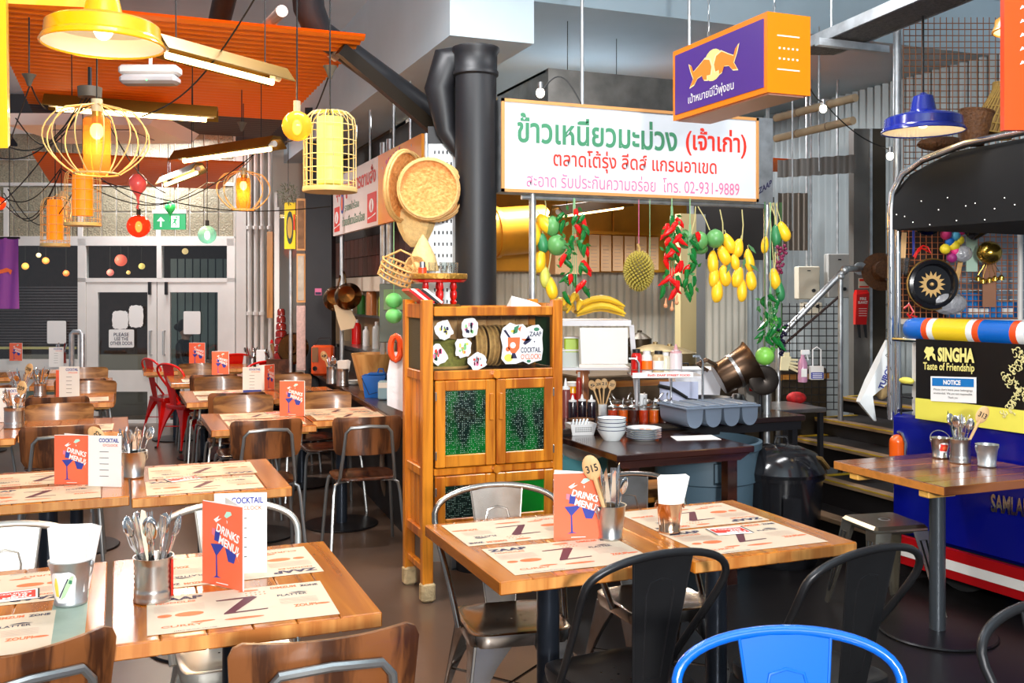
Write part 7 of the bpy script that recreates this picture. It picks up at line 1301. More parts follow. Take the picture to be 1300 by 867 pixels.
# framed pictures, yellow sign and its post
for k, (y0, y1, lab, m_) in enumerate(((252, 318, 'upper framed brown picture left of the black pillar', mat('picture_brown', C(150, 110, 80), .4, var=.6, vscale=12)), (322, 384, 'lower framed pale picture left of the black pillar', mat('picture_pale', C(200, 190, 176), .4, var=.4, vscale=12)), (388, 470, 'pink lettered strip poster left of the black pillar', mat('poster_pink', C(214, 180, 176), .5, var=.3, vscale=40)))):
    s_ = 9.2 / F; p = D(382, y1, 9.2); t = thing('framed_picture', lab, 'picture', p, -YA); w2, h2 = 5.5 * s_, (y1 - y0) * s_; g = MB(); g.box(-w2, w2, 0, .02, 0, h2); g.build('picture_frame', mat('frame_wood', C(206, 150, 96), .5) if k < 2 else m_, t, smooth=False); g = MB(); g.box(-w2 + .012, w2 - .012, -.003, 0, .02, h2 - .02); g.build('print', m_, t, smooth=False)
t = thing('round_logo_sign', 'yellow sign with a dark oval emblem on a tall post', 'sign', (*D(368, 465, 9.6).xy, 0), -YA); s_ = 9.6 / F; zz = lambda y: CH - (y - HZ) * s_
g = MB(); g.box(-7 * s_, 7 * s_, 0, .03, zz(316), zz(257)); g.build('yellow_board', mat('board_yellow', C(246, 206, 20), .5), t, smooth=False); g = MB(); g.add([(x, -.003, zz(289) + z) for x, z in ell(0, 0, 4.5 * s_, 21 * s_, 20)], [tuple(range(20))]); g.build('oval_emblem', mat('emblem_green', C(40, 60, 50), .5), t, smooth=False)
g = MB(); g.add([(x, -.005, zz(289) + z) for x, z in ell(0, 0, 3.2 * s_, 14 * s_, 16)], [tuple(range(16))]); g.build('emblem_centre', mat('emblem_gold', C(190, 150, 60), .5), t, smooth=False); g = MB(); g.cyl((0, .04, 0), (0, .04, zz(257)), .018, n=10); g.build('post', galv, t); g = MB(); g.box(4.5 * s_, 6.5 * s_, -.003, 0, zz(292), zz(272)); g.build('red_mark', pr_rd, t, smooth=False)
t = thing('glass_partition', 'white framed glass partition right of the white pipes', 'partition', (*D(352, 465, 10.2).xy, 0), -YA); g = MB(); g.box(-.03, .0, 0, .04, 0, 2.6); g.box(.0, .02, 0, .02, 0, 2.45); g.build('frame_post', whitep, t, smooth=False); g = MB(); g.box(-.0, .2, .01, .016, .4, 2.4); g.build('glass_sheet', glass('window_glass'), t, smooth=False)
g = MB(); g.box(-.12, -.06, .05, .08, 1.3, 2.2); g.build('wooden_notice', wood('honey_notice', C(190, 130, 70), C(150, 96, 50), 2), t, smooth=False)
# far clutter by the pillar: red lacquer stack, rooster, brass tray, foliage ball
rl = mat('red_lacquer', C(130, 26, 18), .25, coat=.5, var=.4, vscale=20)
p = D(357, 455, 9.9); t = thing('lacquer_stack', 'tiered red lacquer food carrier stack', 'food carrier', (p.x, p.y, p.z), -YA)
for k in range(7): g = MB(); r = .075 - .006 * k; g.lathe([(.001, 0), (r, 0), (r, .05), (r * .7, .068), (.001, .068)], (0, 0, k * .072), 18); g.build('tier', rl, t)
g = MB(); g.box(-.12, .12, -.12, .12, -p.z + .001, 0); g.build('plinth', barw, t, smooth=False)
t = thing('foliage_ball', 'grey green ball of dry foliage hanging by the partition', 'foliage', D(366, 246, 9.0), 0); random.seed(2); g = MB()
for k in range(260): v = Vector((random.gauss(0, 1), random.gauss(0, 1), random.gauss(0, 1))).normalized() * random.uniform(.03, .1); w2 = v.orthogonal().normalized() * .012; g.add([v, v + w2, v * 1.25], [(0, 1, 2)])
o = g.build('dry_leaves', mat('dry_foliage', C(120, 126, 96), .8), t, smooth=False); o['kind'] = 'stuff'; g = MB(); g.cyl((0, 0, 0), (0, 0, 1.5), .003, n=5); g.build('string', cord, t)
# things on the bar counter
def onbar(px, py): return Z(px, py, BZ)
t = thing('portable_radio', 'orange retro radio with cream corner on the bar', 'radio', onbar(404, 477), -YA); rd = mat('radio_orange', C(206, 74, 22), .35, coat=.3); g = MB(); g.bbox(-.07, .14, 0, .12, 0, .29, .02); g.build('radio_case', rd, t); g = MB(); g.box(-.06, .0, -.004, 0, .13, .27); g.build('speaker_grille', mat('brown_grille', C(130, 90, 60), .7), t, smooth=False); g = MB(); g.cyl((-.03, 0, .07), (-.03, -.015, .07), .022, n=16); g.build('tuning_dial', blackg, t); g = MB(); g.tube([(-.04, .05, .29), (.0, .05, .36), (.1, .05, .36), (.12, .05, .29)], .005, 6); g.build('carry_handle', black, t)
for px, py, lab in ((422, 487, 'left ribbed tin on the bar counter'), (435, 490, 'right ribbed tin with napkins on the bar counter')): tt = tin(px, py, lab, .052, .15, zt=BZ); 
cutlery(onbar(422, 487), 12, 'wooden handled cutlery in the left bar tin', seed=31, num='9', numoff=(-.3, 0)); napkins(tt.location.copy(), 'white napkins in the right bar tin', .08, .2)
t = thing('wooden_tub', 'wide tapered blond wood tub on the bar', 'tub', onbar(474, 495), 0); g = MB(); g.lathe([(.001, 0), (.105, 0), (.11, .01), (.178, .29), (.18, .30), (.168, .30), (.1, .015), (.001, .01)], n=32); g.build('tub_body', wood('blond_tub', C(226, 176, 110), C(190, 134, 74), 2, .5, .5, .1, .05), t)
t = thing('blue_caddy', 'bright blue plastic caddy with wire handle on the bar', 'caddy', onbar(473, 505), -YA); bp_ = mat('caddy_blue', C(0, 98, 190), .35, coat=.2); g = MB(); g.loft([[(-.06, 0, 0), (.08, 0, 0), (.08, .12, 0), (-.06, .12, 0)], [(-.08, -.01, .17), (.1, -.01, .17), (.1, .14, .17), (-.08, .14, .17)], [(-.075, -.005, .17), (.095, -.005, .17), (.095, .135, .17), (-.075, .135, .17)], [(-.055, .005, .01), (.075, .005, .01), (.075, .115, .01), (-.055, .115, .01)]]); g.build('caddy_body', bp_, t, smooth=False); g = MB(); g.bbox(-.04, .09, .01, .13, .17, .185, .005); g.build('lid', bp_, t, smooth=False); g = MB(); g.tube([(-.08, -.012, .15), (-.02, -.05, .03), (.06, -.04, .05), (.1, -.012, .15)], .003, 5); g.build('wire_handle', cord, t)
g = MB(); g.tube([(.03, .06, .185), (.04, .06, .215), (.07, .06, .215), (.08, .06, .185)], .006, 6); g.build('lid_ring', bp_, t)
t = thing('pale_blue_tub', 'pale blue carton behind the blue caddy', 'carton', onbar(488, 508), -YA); g = MB(); g.bbox(-.05, .08, 0, .1, 0, .14, .01); g.build('carton_body', mat('pale_blue', C(140, 176, 196), .5), t); g = MB(); g.box(-.045, .075, -.002, 0, .09, .13); g.build('striped_band', paper, t, smooth=False)
t = thing('dish_stack', 'stack of small white dishes on the bar beside the wooden tub', 'dishes', onbar(450, 488), 0); [MB().lathe([(.001, 0), (.05, 0), (.07, .012), (.066, .014), (.045, .004), (.001, .004)], (0, 0, k * .012), 20).build('dish', enam if 'enam' in globals() else whitep, t) for k in range(3)]
t = thing('carrier_bags', 'white carrier bags with orange roll hanging at the left side of the cabinet', 'bag', D(503, 470, 5.7), -YA); g = MB(); g.loft([[(-.03, 0, .1), (.04, 0, .1), (.04, .1, .1), (-.03, .1, .1)], [(-.05, -.02, -.02), (.06, -.02, -.02), (.06, .12, -.02), (-.05, .12, -.02)], [(-.05, -.02, -.2), (.05, -.02, -.24), (.05, .12, -.24), (-.05, .12, -.2)]]); g.build('bags', mat('bag_white2', C(224, 218, 222), .4, bump=.6, bscale=18), t)
g = MB(); g.tube([(.0 + .03 * math.cos(a * .524), -.02, .13 + .07 * math.sin(a * .524)) for a in range(12)], .018, 8, True); g.build('orange_roll', mat('hot_orange', C(230, 80, 30), .4), t)
t = thing('paper_lanterns', 'pair of green paper lanterns hanging left of the cabinet', 'lantern', D(500, 390, 5.75), -YA); gl = mat('apple_green', C(110, 200, 110), .5)
for z in (.04, -.05): g = MB(); g.ball((0, 0, z), (.05, .05, .045), 16, 10); g.build('lantern_ball', gl, t)
g = MB(); g.cyl((0, 0, .08), (0, 0, .5), .003, n=5); g.build('string', twine, t)
t = thing('bicycle_wheel', 'bicycle wheel standing against the bar behind the cabinet', 'wheel', D(508, 604, 7.25), -YA, rot=(0, 0, R(52))); r = .33; t.location.z = r + .005
g = MB(); g.tube([(r * math.cos(a * .1571), 0, r * math.sin(a * .1571)) for a in range(40)], .018, 8, True); g.build('tyre', mat('tan_tyre', C(120, 100, 84), .7), t); g = MB(); g.tube([(r * .92 * math.cos(a * .1571), 0, r * .92 * math.sin(a * .1571)) for a in range(40)], .009, 6, True); g.build('wheel_rim', chrome, t)
for k in range(20): a = k * .314; g = MB(); g.cyl((0, .02 * (-1) ** k, 0), (r * .91 * math.cos(a), 0, r * .91 * math.sin(a)), .0018, n=4); g.build('spoke', chrome, t)
g = MB(); g.cyl((0, -.04, 0), (0, .04, 0), .022, n=12); g.build('hub', chrome, t)
# far left: tap pipes by the window, cutlery on the far tables, brass gong, napkin cups
t = thing('tap_pipe', 'steel inverted U pipe standing by the far left window', 'pipe', (*D(98, 470, 10.6).xy, 0), -YA); s_ = 10.6 / F; zz = lambda y: CH - (y - HZ) * s_; g = MB(); g.tube([(-.06, 0, 0), (-.06, 0, zz(424)), (-.04, 0, zz(421.5)), (.03, 0, zz(421.5)), (.055, 0, zz(424)), (.055, 0, 0)], .028, 10); g.build('tube', galv, t)
for px, py, lab in ((320, 466, 'tin of cutlery at the near end of the far right table'), (346, 470, 'white tin with cutlery by the brass gong')):
    tt = tin(px, py, lab, .055, .12, zt=.7512); cutlery(tt.location, 9, 'cutlery in the ' + lab.split(' of ')[0].split(' with')[0] + (' near the red chairs' if px < 330 else ' by the gong'), seed=px, sp=.5)
tf = make_table(1.05, 1.7, 10.9, 11.6, 'far table at right with cutlery tins before the pipes', 'square wooden dining tables')
t = thing('napkin_stack', 'tall white napkin block in far tin by the gong', 'napkins', Z(331, 468, .7512), -YA); g = MB(); g.bbox(-.05, .05, 0, .06, .0, .2, .006); g.build('napkin', paper, t, smooth=False)
t = thing('brass_gong', 'large worn brass disc leaning behind the far cutlery tins', 'gong', D(371, 442, 9.8), -YA, rot=(R(80), R(-20), -YA)); g = MB(); g.lathe([(.001, 0.02), (.06, .02), (.07, .0), (.14, .0), (.16, -.03), (.15, -.03)], n=28); g.build('disc', hp, t); g = MB(); g.ball((0, 0, .02), .03, 12, 8); g.build('boss', hp, t)
t = thing('rooster_ornament', 'brown and red carved rooster ornament by the pillar', 'ornament', Z(352, 462, .77), -YA); g = MB(); g.tube([(0, 0, 0), (0, 0, .05), (.02, 0, .1), (-.03, 0, .16), (-.06, 0, .22)], [.03, .05, .07, .04, .02], 10); g.build('body', mat('carved_brown', C(150, 100, 50), .6, var=.4, vscale=20), t); g = MB(); g.loft([[(-.08, -.005, .23), (-.04, -.005, .23), (-.04, .005, .23), (-.08, .005, .23)], [(-.07, -.004, .27), (-.05, -.004, .27), (-.05, .004, .27), (-.07, .004, .27)]]); g.build('comb', red, t, smooth=False)
# purple flag
t = thing('purple_flag', 'purple cloth flag with orange emblem hanging at left edge', 'flag', D(12, 302, 8.2), -YA); s_ = 8.2 / F; g = MB(); rows = []
for i in range(9): z = -i / 8 * 90 * s_; rows.append([(x * s_, .012 * math.sin(x * .35 + i * .3), z) for x in range(-30, 13, 3)])
g.loft([list(r) for r in rows], False, False); g.loft([[(x, y + .003, z) for x, y, z in r] for r in rows], False, False); g.build('cloth', mat('purple_cloth', C(138, 70, 160), .7), t)
g = MB(); g.add([(x * s_, -.02, -z * s_) for x, z in ((-14, 42), (-2, 38), (5, 41), (3, 47), (0, 43), (-12, 46))], [tuple(range(6))]); g.build('emblem', pr_or, t, smooth=False); g = MB(); g.cyl((-32 * s_, 0, .0), (13 * s_, 0, 0), .01, n=8); g.build('rod', black, t); g = MB(); g.cyl((0, 0, 0), (0, 0, 1.0), .004, n=5); g.build('cord', cord, t)
# person outside behind the right door
hm = mat('skin', C(206, 160, 134), .5); hr_ = mat('dark_hair', C(40, 28, 24), .6); jk = mat('dark_jacket', C(30, 32, 34), .5)
pp = D(232, 520, 12.6); t = thing('person', 'person in dark jacket with tied back hair sitting outside behind the right door', 'person', (pp.x, pp.y, 0), -YA)
def skin_body(name, joints, edges, m_, par, sub=2):
    me = bpy.data.meshes.new(name); me.from_pydata([j[0] for j in joints], edges, []); o = bpy.data.objects.new(name, me); sc.collection.objects.link(o); o.parent = par
    o.modifiers.new('skin', 'SKIN'); s2 = o.modifiers.new('sub', 'SUBSURF'); s2.levels = sub; s2.render_levels = sub
    for i, j in enumerate(joints): o.data.skin_vertices[0].data[i].radius = (j[1], j[2] if len(j) > 2 else j[1])
    o.data.skin_vertices[0].data[0].use_root = True; o.data.materials.append(m_)
    for p_ in o.data.polygons: p_.use_smooth = True
    return o
J = [((0, 0, .5), .14, .12), ((0, 0, .68), .12, .1), ((.01, 0, .86), .14, .1), ((.03, 0, .97), .05, .05), ((-.0, -.16, .9), .055), ((.06, -.2, .66), .045), ((.24, -.14, .68), .035), ((-.0, .16, .9), .055), ((.06, .2, .66), .045), ((.24, .14, .68), .035), ((.12, -.09, .49), .085), ((.42, -.1, .48), .065), ((.40, -.1, .06), .045), ((.52, -.1, .03), .035), ((.12, .09, .49), .085), ((.42, .1, .48), .065), ((.40, .1, .06), .045), ((.52, .1, .03), .035)]
skin_body('clothed_body', J, [(0, 1), (1, 2), (2, 3), (2, 4), (4, 5), (5, 6), (2, 7), (7, 8), (8, 9), (0, 10), (10, 11), (11, 12), (12, 13), (0, 14), (14, 15), (15, 16), (16, 17)], jk, t)
g = MB(); g.ball((.05, 0, 1.09), (.092, .072, .115), 18, 14); g.ball((.135, 0, 1.085), (.02, .014, .02), 8, 6); g.tube([(.035, 0, .96), (.04, 0, 1.02)], .05, 10); g.ball((.05, -.072, 1.085), (.016, .008, .026), 8, 6); g.ball((.05, .072, 1.085), (.016, .008, .026), 8, 6); g.build('head', hm, t)
g = MB(); g.ball((.02, 0, 1.13), (.098, .08, .095), 16, 10); g.ball((-.07, 0, 1.12), (.045, .045, .045), 10, 8); g.build('hair', hr_, t); g = MB(); g.ball((.13, -.03, 1.1), (.008, .01, .006), 6, 5); g.build('eye', black, t); g = MB(); g.ball((.13, -.0, 1.045), (.012, .022, .006), 8, 5); g.build('mouth', mat('lips', C(170, 90, 84), .5), t)
for s2 in (-1, 1):
    h0 = Vector((.26, s2 * .14, .68)); g = MB(); g.ball(h0 + Vector((.03, 0, 0)), (.045, .035, .016), 10, 8)
    for k in range(4): g.tube([h0 + Vector((.06, (k - 1.5) * .017, 0)), h0 + Vector((.1 - .006 * abs(k - 1.5), (k - 1.5) * .018, -.004)), h0 + Vector((.125 - .01 * abs(k - 1.5), (k - 1.5) * .018, -.02))], [.009, .008, .006], 6)
    g.tube([h0 + Vector((.02, -s2 * .03, 0)), h0 + Vector((.055, -s2 * .055, -.005)), h0 + Vector((.075, -s2 * .05, -.012))], [.011, .009, .007], 6); g.build('hand', hm, t)
t = thing('outdoor_bench', 'plain bench outside the right door under the seated person', 'bench', (pp.x, pp.y, 0), -YA); g = MB(); g.box(-.3, .25, -.25, .25, .34, .38); g.build('seat', barw, t, smooth=False)
for x in (-.28, .2):
    for y in (-.2, .2): g = MB(); g.box(x, x + .04, y, y + .04, 0, .34); g.build('leg', black, t, smooth=False)
# ================================================================ RIGHT SIDE: STAIRS, HANDRAIL, TUK TUK
nos = mat('yellow_nosing', C(196, 160, 30), .5, var=.4, vscale=10); trd = mat('worn_tread', C(150, 120, 92), .5, var=.3); ris = mat('black_riser', C(26, 22, 22), .5)
t = thing('staircase', 'dark stairs with worn wood nosings and yellow edges behind the tuk tuk', 'stairs', (0, 0, 0))
steps = [(.34, 599.7, 1036.5, 623), (.50, 557, 1005.5, 578.6), (.62, 529, 1037, 545.6), (.74, 501, 1067.7, 511)]
X_ = [4.36, 4.66, 4.95, 5.36]; YN, YF = 4.2, (7.1, 7.25, 7.15, 7.2)
g = MB(); g.box(4.05, 6.55, YN, 7.3, 0, .17); g.build('riser', ris, t, smooth=False); g = MB(); g.bbox(4.02, 4.12, YN, 7.3, .17, .2, .004); g.build('nosing', trd, t, smooth=False)
for k, (z, a1, a2, a3) in enumerate(steps):
    yf = PX(a2, a1, X_[k]).y; 
    g = MB(); g.box(X_[k], 6.55, YN, yf, .17 if k == 0 else steps[k - 1][0], z - .03); g.build('riser', ris, t, smooth=False)
    g = MB(); g.bbox(X_[k] - .02, X_[k] + .06, YN, yf, z - .03, z, .003); g.build('nosing', trd, t, smooth=False); g = MB(); g.box(X_[k] + .06, 6.55, YN, yf, z - .03, z - .002); g.build('tread', ris, t, smooth=False)
    g = MB(); g.box(X_[k] + .06, X_[k] + .35, yf - .05, yf, z - .002, z + .002); g.box(X_[k] - .021, X_[k] - .02, YN, yf, z - .01, z); g.build('yellow_edge', nos, t, smooth=False)
t = thing('handrail', 'grey steel tube handrail sloping up beside the stairs', 'handrail', (0, 0, 0)); P = lambda px, py, d: D(px, py, d)
g = MB(); g.tube([P(992, 425, 7.4), P(1068, 347, 7.3), P(1076, 341, 7.3), P(1092, 341, 7.6)], .024, 10); g.build('top_rail', galv, t); g = MB(); g.tube([P(992, 440, 7.4), P(1068, 374, 7.3)], .01, 6); g.build('lower_rail', mat('dark_rail', C(56, 40, 36), .5), t)
p = P(1067, 350, 7.3); g = MB(); g.cyl((p.x, p.y, .2), p, .019, n=10); g.build('upright', galv, t); p = P(988, 440, 7.4); g = MB(); g.cyl((p.x, p.y, 0), p, .019, n=10); g.build('upright', galv, t); g = MB(); g.ball(P(1072, 343, 7.3), .034, 12, 8); g.ball(P(1067, 351, 7.3), .03, 12, 8); g.build('joint', galv, t)
q = P(1093, 341, 7.6); g = MB(); g.tube([q, q + Vector((SY, CY, 0)) * .03], .05, 16); g.build('wall_flange', galv, t)
mesh_grid(993, 385, 1066, 520, 7.35, .055, mat('black_wire', C(24, 22, 22), .5), 'wire_gate', 'black wire mesh under the sloping handrail', 'mesh panel', .0035)
# items hooked on the mesh
def hang(px, py, d, name, label, cat): return thing(name, label, cat, D(px, py, d), -YA, 'things hooked on the black mesh')
t = hang(1019, 485, 7.2, 'spray_bottle', 'clear spray bottle with pink liquid on the black mesh', 'spray bottle'); g = MB(); g.lathe([(.001, 0), (.032, 0), (.034, .01), (.034, .14), (.014, .18), (.012, .2), (.001, .2)], n=18); g.build('bottle_body', mat('pink_liquid', C(196, 140, 170), .2, coat=.5), t); g = MB(); g.bbox(-.012, .05, -.012, .012, .2, .235, .004); g.tube([(.03, 0, .2), (.04, 0, .16)], .005, 6); g.build('trigger_head', wpl, t, smooth=False); g = MB(); g.box(-.02, .02, -.036, -.034, .04, .1); g.build('label', paper, t, smooth=False)
t = hang(997, 470, 7.2, 'rubber_glove', 'pair of cream rubber gloves hanging on the mesh', 'gloves'); g = MB(); g.loft([[(-.04, -.01, .0), (.02, -.01, .0), (.02, .01, 0), (-.04, .01, 0)], [(-.03, -.012, .1), (.04, -.012, .1), (.04, .012, .1), (-.03, .012, .1)]])
for k in range(4): g.tube([(.03 - k * .012, 0, .02 + k * .02), (.09, 0, -.01 + k * .028)], [.011, .008], 6)
g.build('glove', mat('cream_rubber', C(226, 214, 170), .6), t); g = MB(); g.box(-.012, .03, -.005, .005, .1, .13); g.build('cuff', mat('cream_rubber', (0, 0, 0)), t, smooth=False)
t = hang(1037, 482, 7.2, 'sanitiser_sign', 'blue and white sanitiser dispenser sign on the mesh', 'sign'); g = MB(); g.bbox(-.05, .05, -.01, .03, 0, .1, .004); g.build('holder', whitep, t, smooth=False); g = MB(); g.box(-.045, .045, -.013, -.01, .008, .055); g.build('blue_panel', pr_bl, t, smooth=False); g = MB(); [g.box(-.035, .035, -.0145, -.013, .015 + .013 * k, .02 + .013 * k) for k in range(3)]; g.build('lettering_lines', pr_wh, t, smooth=False); g = MB(); g.tube([(-.03, 0, .1), (-.03, 0, .22), (0, 0, .24), (.03, 0, .22), (.03, 0, .1)], .005, 6); g.build('pump_wire', wpl, t)
t = hang(1011, 512, 7.2, 'cloth_bundle', 'red checked cloth bundle on the mesh shelf', 'cloth'); g = MB(); g.ball((0, 0, .04), (.075, .05, .045), 14, 8); g.build('cloth', mat('red_check', C(190, 20, 24), .7, var=.6, vscale=40), t); g = MB(); g.box(-.1, .1, -.06, .06, -.01, .0); g.build('wire_shelf', black, t, smooth=False)
# wall boxes and fire blanket
for px, y0, y1, w2, m_, lab in ((1027, 338, 380, 14, mat('beige_box', C(206, 198, 178), .4), 'beige electric switch box above the handrail'), (1066, 322, 378, 15, mat('grey_box', C(176, 176, 172), .4), 'grey electric cabinet right of the beige box'), (1032, 384, 400, 12, mat('beige_box', (0, 0, 0)), 'small beige box with yellow strip under the switch box')):
    d = 8.9; s_ = d / F; t = thing('electric_box', lab, 'electric box', D(px, y1, d), -YA); g = MB(); g.bbox(-w2 * s_, w2 * s_, 0, .12, 0, (y1 - y0) * s_, .008); g.build('enclosure', m_, t, smooth=False); g = MB(); g.cyl((.04, 0, .08), (.04, -.02, .08), .016, n=12); g.build('rotary_switch', black, t); g = MB(); g.box(-.015, .015, -.002, 0, (y1 - y0) * s_ * .85, (y1 - y0) * s_ * .88); g.build('badge', black, t, smooth=False); g = MB(); g.cyl((0, .06, (y1 - y0) * s_), (0, .06, 3.5 - t.location.z), .012, n=8); g.build('conduit', galv, t)
t = thing('fire_blanket', 'red fire blanket box with white lettering and black tapes', 'fire blanket', D(1094, 412, 7.85), -YA); s_ = 7.85 / F; g = MB(); g.loft([[(-8 * s_, 0, 0), (6 * s_, 0, 0), (6 * s_, .05, 0), (-8 * s_, .05, 0)], [(-8 * s_, -.03, 38 * s_), (8 * s_, -.03, 40 * s_), (8 * s_, .05, 40 * s_), (-8 * s_, .05, 38 * s_)], [(-6 * s_, 0, 44 * s_), (7 * s_, 0, 44 * s_), (7 * s_, .05, 44 * s_), (-6 * s_, .05, 44 * s_)]]); g.build('case', red, t, smooth=False)
g = MB(); put_text(g, 'FIRE', (-4 * s_, -.031, 31 * s_), (8 * s_, 0, 0), (0, 0, 3.6 * s_), .03); put_text(g, 'BLANKET', (-6 * s_, -.028, 26.5 * s_), (12 * s_, 0, 0), (0, 0, 3.4 * s_), .03); [g.box(-5 * s_, 5 * s_, -.026 + .0012 * k, -.022, (20 - k * 3) * s_, (20.6 - k * 3) * s_) for k in range(4)]; g.build('lettering', pr_wh, t, smooth=False)
for x in (-4, 4): g = MB(); g.loft([[(x * s_ - .014, 0, 0), (x * s_ + .014, 0, 0), (x * s_ + .014, .01, 0), (x * s_ - .014, .01, 0)], [(x * s_ + .0, 0, -.1), (x * s_ + .02, 0, -.11), (x * s_ + .02, .01, -.11), (x * s_, .01, -.1)]]); g.build('pull_tape', black, t, smooth=False)
t = thing('safety_notice', 'small cream and red safety notice above the fire blanket', 'notice', D(1097, 366, 7.85), -YA); g = MB(); g.box(-7 * s_, 7 * s_, 0, .004, 0, 13 * s_); g.build('plate', cream, t, smooth=False); g = MB(); g.box(-6 * s_, 6 * s_, -.002, 0, 9 * s_, 12 * s_); g.box(-6 * s_, 6 * s_, -.002, 0, 1 * s_, 3 * s_); g.build('red_bars', pr_rd, t, smooth=False)
corr(Vector((*D(987, 200, 6.9).xy, 0)), Vector((*D(1025, 200, 6.9).xy, 0)), D(1000, 318, 6.9).z, D(1000, 245, 6.9).z, .07, .014, mat('dark_corrugated_sheet', C(92, 84, 76), .45, .5), 'hanging_sheet'); tag(bpy.data.objects['hanging_sheet'], 'dark corrugated sheet hanging right of the white sign', 'sheet')
t = thing('straw_hat', 'brown straw hat hanging on the steel column', 'hat', D(1118, 345, 7.6), -YA, rot=(R(80), 0, -YA)); g = MB(); g.lathe([(.15, 0), (.13, .01), (.08, .02), (.07, .09), (.001, .1)], n=24); g.build('woven_body', cbm if 'cbm' in globals() else bamboo, t)
t = thing('carrier_bag', 'white carrier bag with blue lettering hanging on the tuk tuk post', 'bag', D(1118, 432, 5.75), -YA); s_ = 5.75 / F; bg = mat('thin_white_plastic', C(228, 232, 232), .35, bump=.4, bscale=20)
g = MB(); g.loft([[(x * s_, y, -z * s_) for x, y, z in ((8, 0, 0), (14, 0, 0), (14, .03, 0), (8, .03, 0))], [(x * s_, y, -z * s_) for x, y, z in ((-4, -.03, 28), (12, -.03, 28), (12, .06, 28), (-4, .06, 28))], [(x * s_, y, -z * s_) for x, y, z in ((-16, -.04, 52), (10, -.05, 50), (10, .08, 50), (-16, .06, 52))], [(x * s_, y, -z * s_) for x, y, z in ((-29, -.03, 78), (-14, -.05, 70), (-14, .05, 70), (-29, .03, 78))], [(x * s_, y, -z * s_) for x, y, z in ((-9, -.01, 102), (-6, -.01, 102), (-6, .01, 102), (-9, .01, 102))]]); g.build('bag_body', bg, t)
g = MB(); g.M = Matrix.Translation((-1 * s_, -.05, -62 * s_)) @ Euler((0, R(-68), 0)).to_matrix().to_4x4(); put_text(g, 'TUBORG', (0, 0, 0), (40 * s_, 0, 0), (0, 0, 7 * s_), .04); g.build('lettering', pr_bl, t, smooth=False); g = MB(); g.ball((3 * s_, .02, -60 * s_), (9 * s_, .05, 16 * s_), 12, 8); g.build('bread_loaf', mat('bread', C(226, 190, 130), .7), t)
# ---- tuk tuk. Local frame: origin at the near left post foot, x across, y along the side towards us (negative y is nearer)
TA = R(5.0); T0 = D(1131, 640, 5.45); T0.z = 0
tk = thing('tuk_tuk', 'deep blue tuk tuk used as a stall with black roof and banner', 'tuk tuk', T0, TA)
inv = Matrix.Rotation(-TA, 4, 'Z') @ Matrix.Translation(-T0)
def TS(px, py, x=0.0):      # pixel onto the side plane local x = const
    o = inv @ O; r_ = Matrix.Rotation(-TA, 4, 'Z') @ ray(px, py); return o + r_ * ((x - o.x) / r_.x)
def tsz(px, py): v = TS(px, py); return v.y, v.z
yR = TS(1300, 500).y - .9
zb = TS(1135, 524).z; 
g = MB(); g.bbox(0, 1.25, yR, 0, .25, zb, .02); g.build('body_side', tukblue, tk, smooth=False); dred = mat('stripe_red', C(160, 16, 22), .35)
g = MB(); g.box(-.03, 0, yR, -.02, .10, .145); g.build('red_stripe', dred, tk, smooth=False); g = MB(); g.box(-.03, 0, yR, -.02, .195, .25); g.build('red_stripe', dred, tk, smooth=False); g = MB(); g.box(-.032, 0, yR, -.02, .145, .195); g.build('white_stripe', whitep, tk, smooth=False)
g = MB(); g.box(.02, 1.2, yR, -.05, .12, .25); g.build('chassis', black, tk, smooth=False)
for y in (-.35, yR + .4): g = MB(); g.cyl((.12, y, .2), (.3, y, .2), .2, n=28); g.build('wheel', rubber, tk)
# banner
b0, b1 = TS(1166, 432), TS(1166, 535); y0 = b0.y
g = MB(); g.box(-.02, -.008, yR, y0, zb - .01 + .0, 1.325); g.build('banner', mat('banner_black', C(16, 18, 20), .3), tk, smooth=False); g = MB(); g.box(-.024, -.02, yR, y0, zb - .01, zb + .10); g.build('yellow_band', mat('banner_yellow', C(232, 222, 90), .35, var=.1, vscale=3), tk, smooth=False)
def bt(s_, pa, pb, h_, m_, bold=.02, x=-.026, parent=tk):
    A, B = TS(*pa, x), TS(*pb, x); g = MB(); put_text(g, s_, A, B - A, (0, 0, h_), bold); return g.build('lettering', m_, parent, smooth=False)
gold = mat('banner_gold', C(232, 220, 130), .5); bt('SINGHA', (1190.5, 459), (1237, 461), .075, gold, .05); bt('Taste of Friendship', (1172, 472), (1237, 475), .052, gold, .02)
g = MB()
for pts in (((1173, 456), (1176, 450), (1173, 446), (1176, 440), (1180, 441), (1184, 440), (1186, 444), (1184, 448), (1187, 450), (1188, 458), (1185, 456), (1183, 451), (1180, 453), (1180, 458), (1177, 457), (1177, 453)),): g.add([TS(x, y, -.026) for x, y in pts], [tuple(range(len(pts)))])
g.build('lion_emblem', gold, tk, smooth=False)
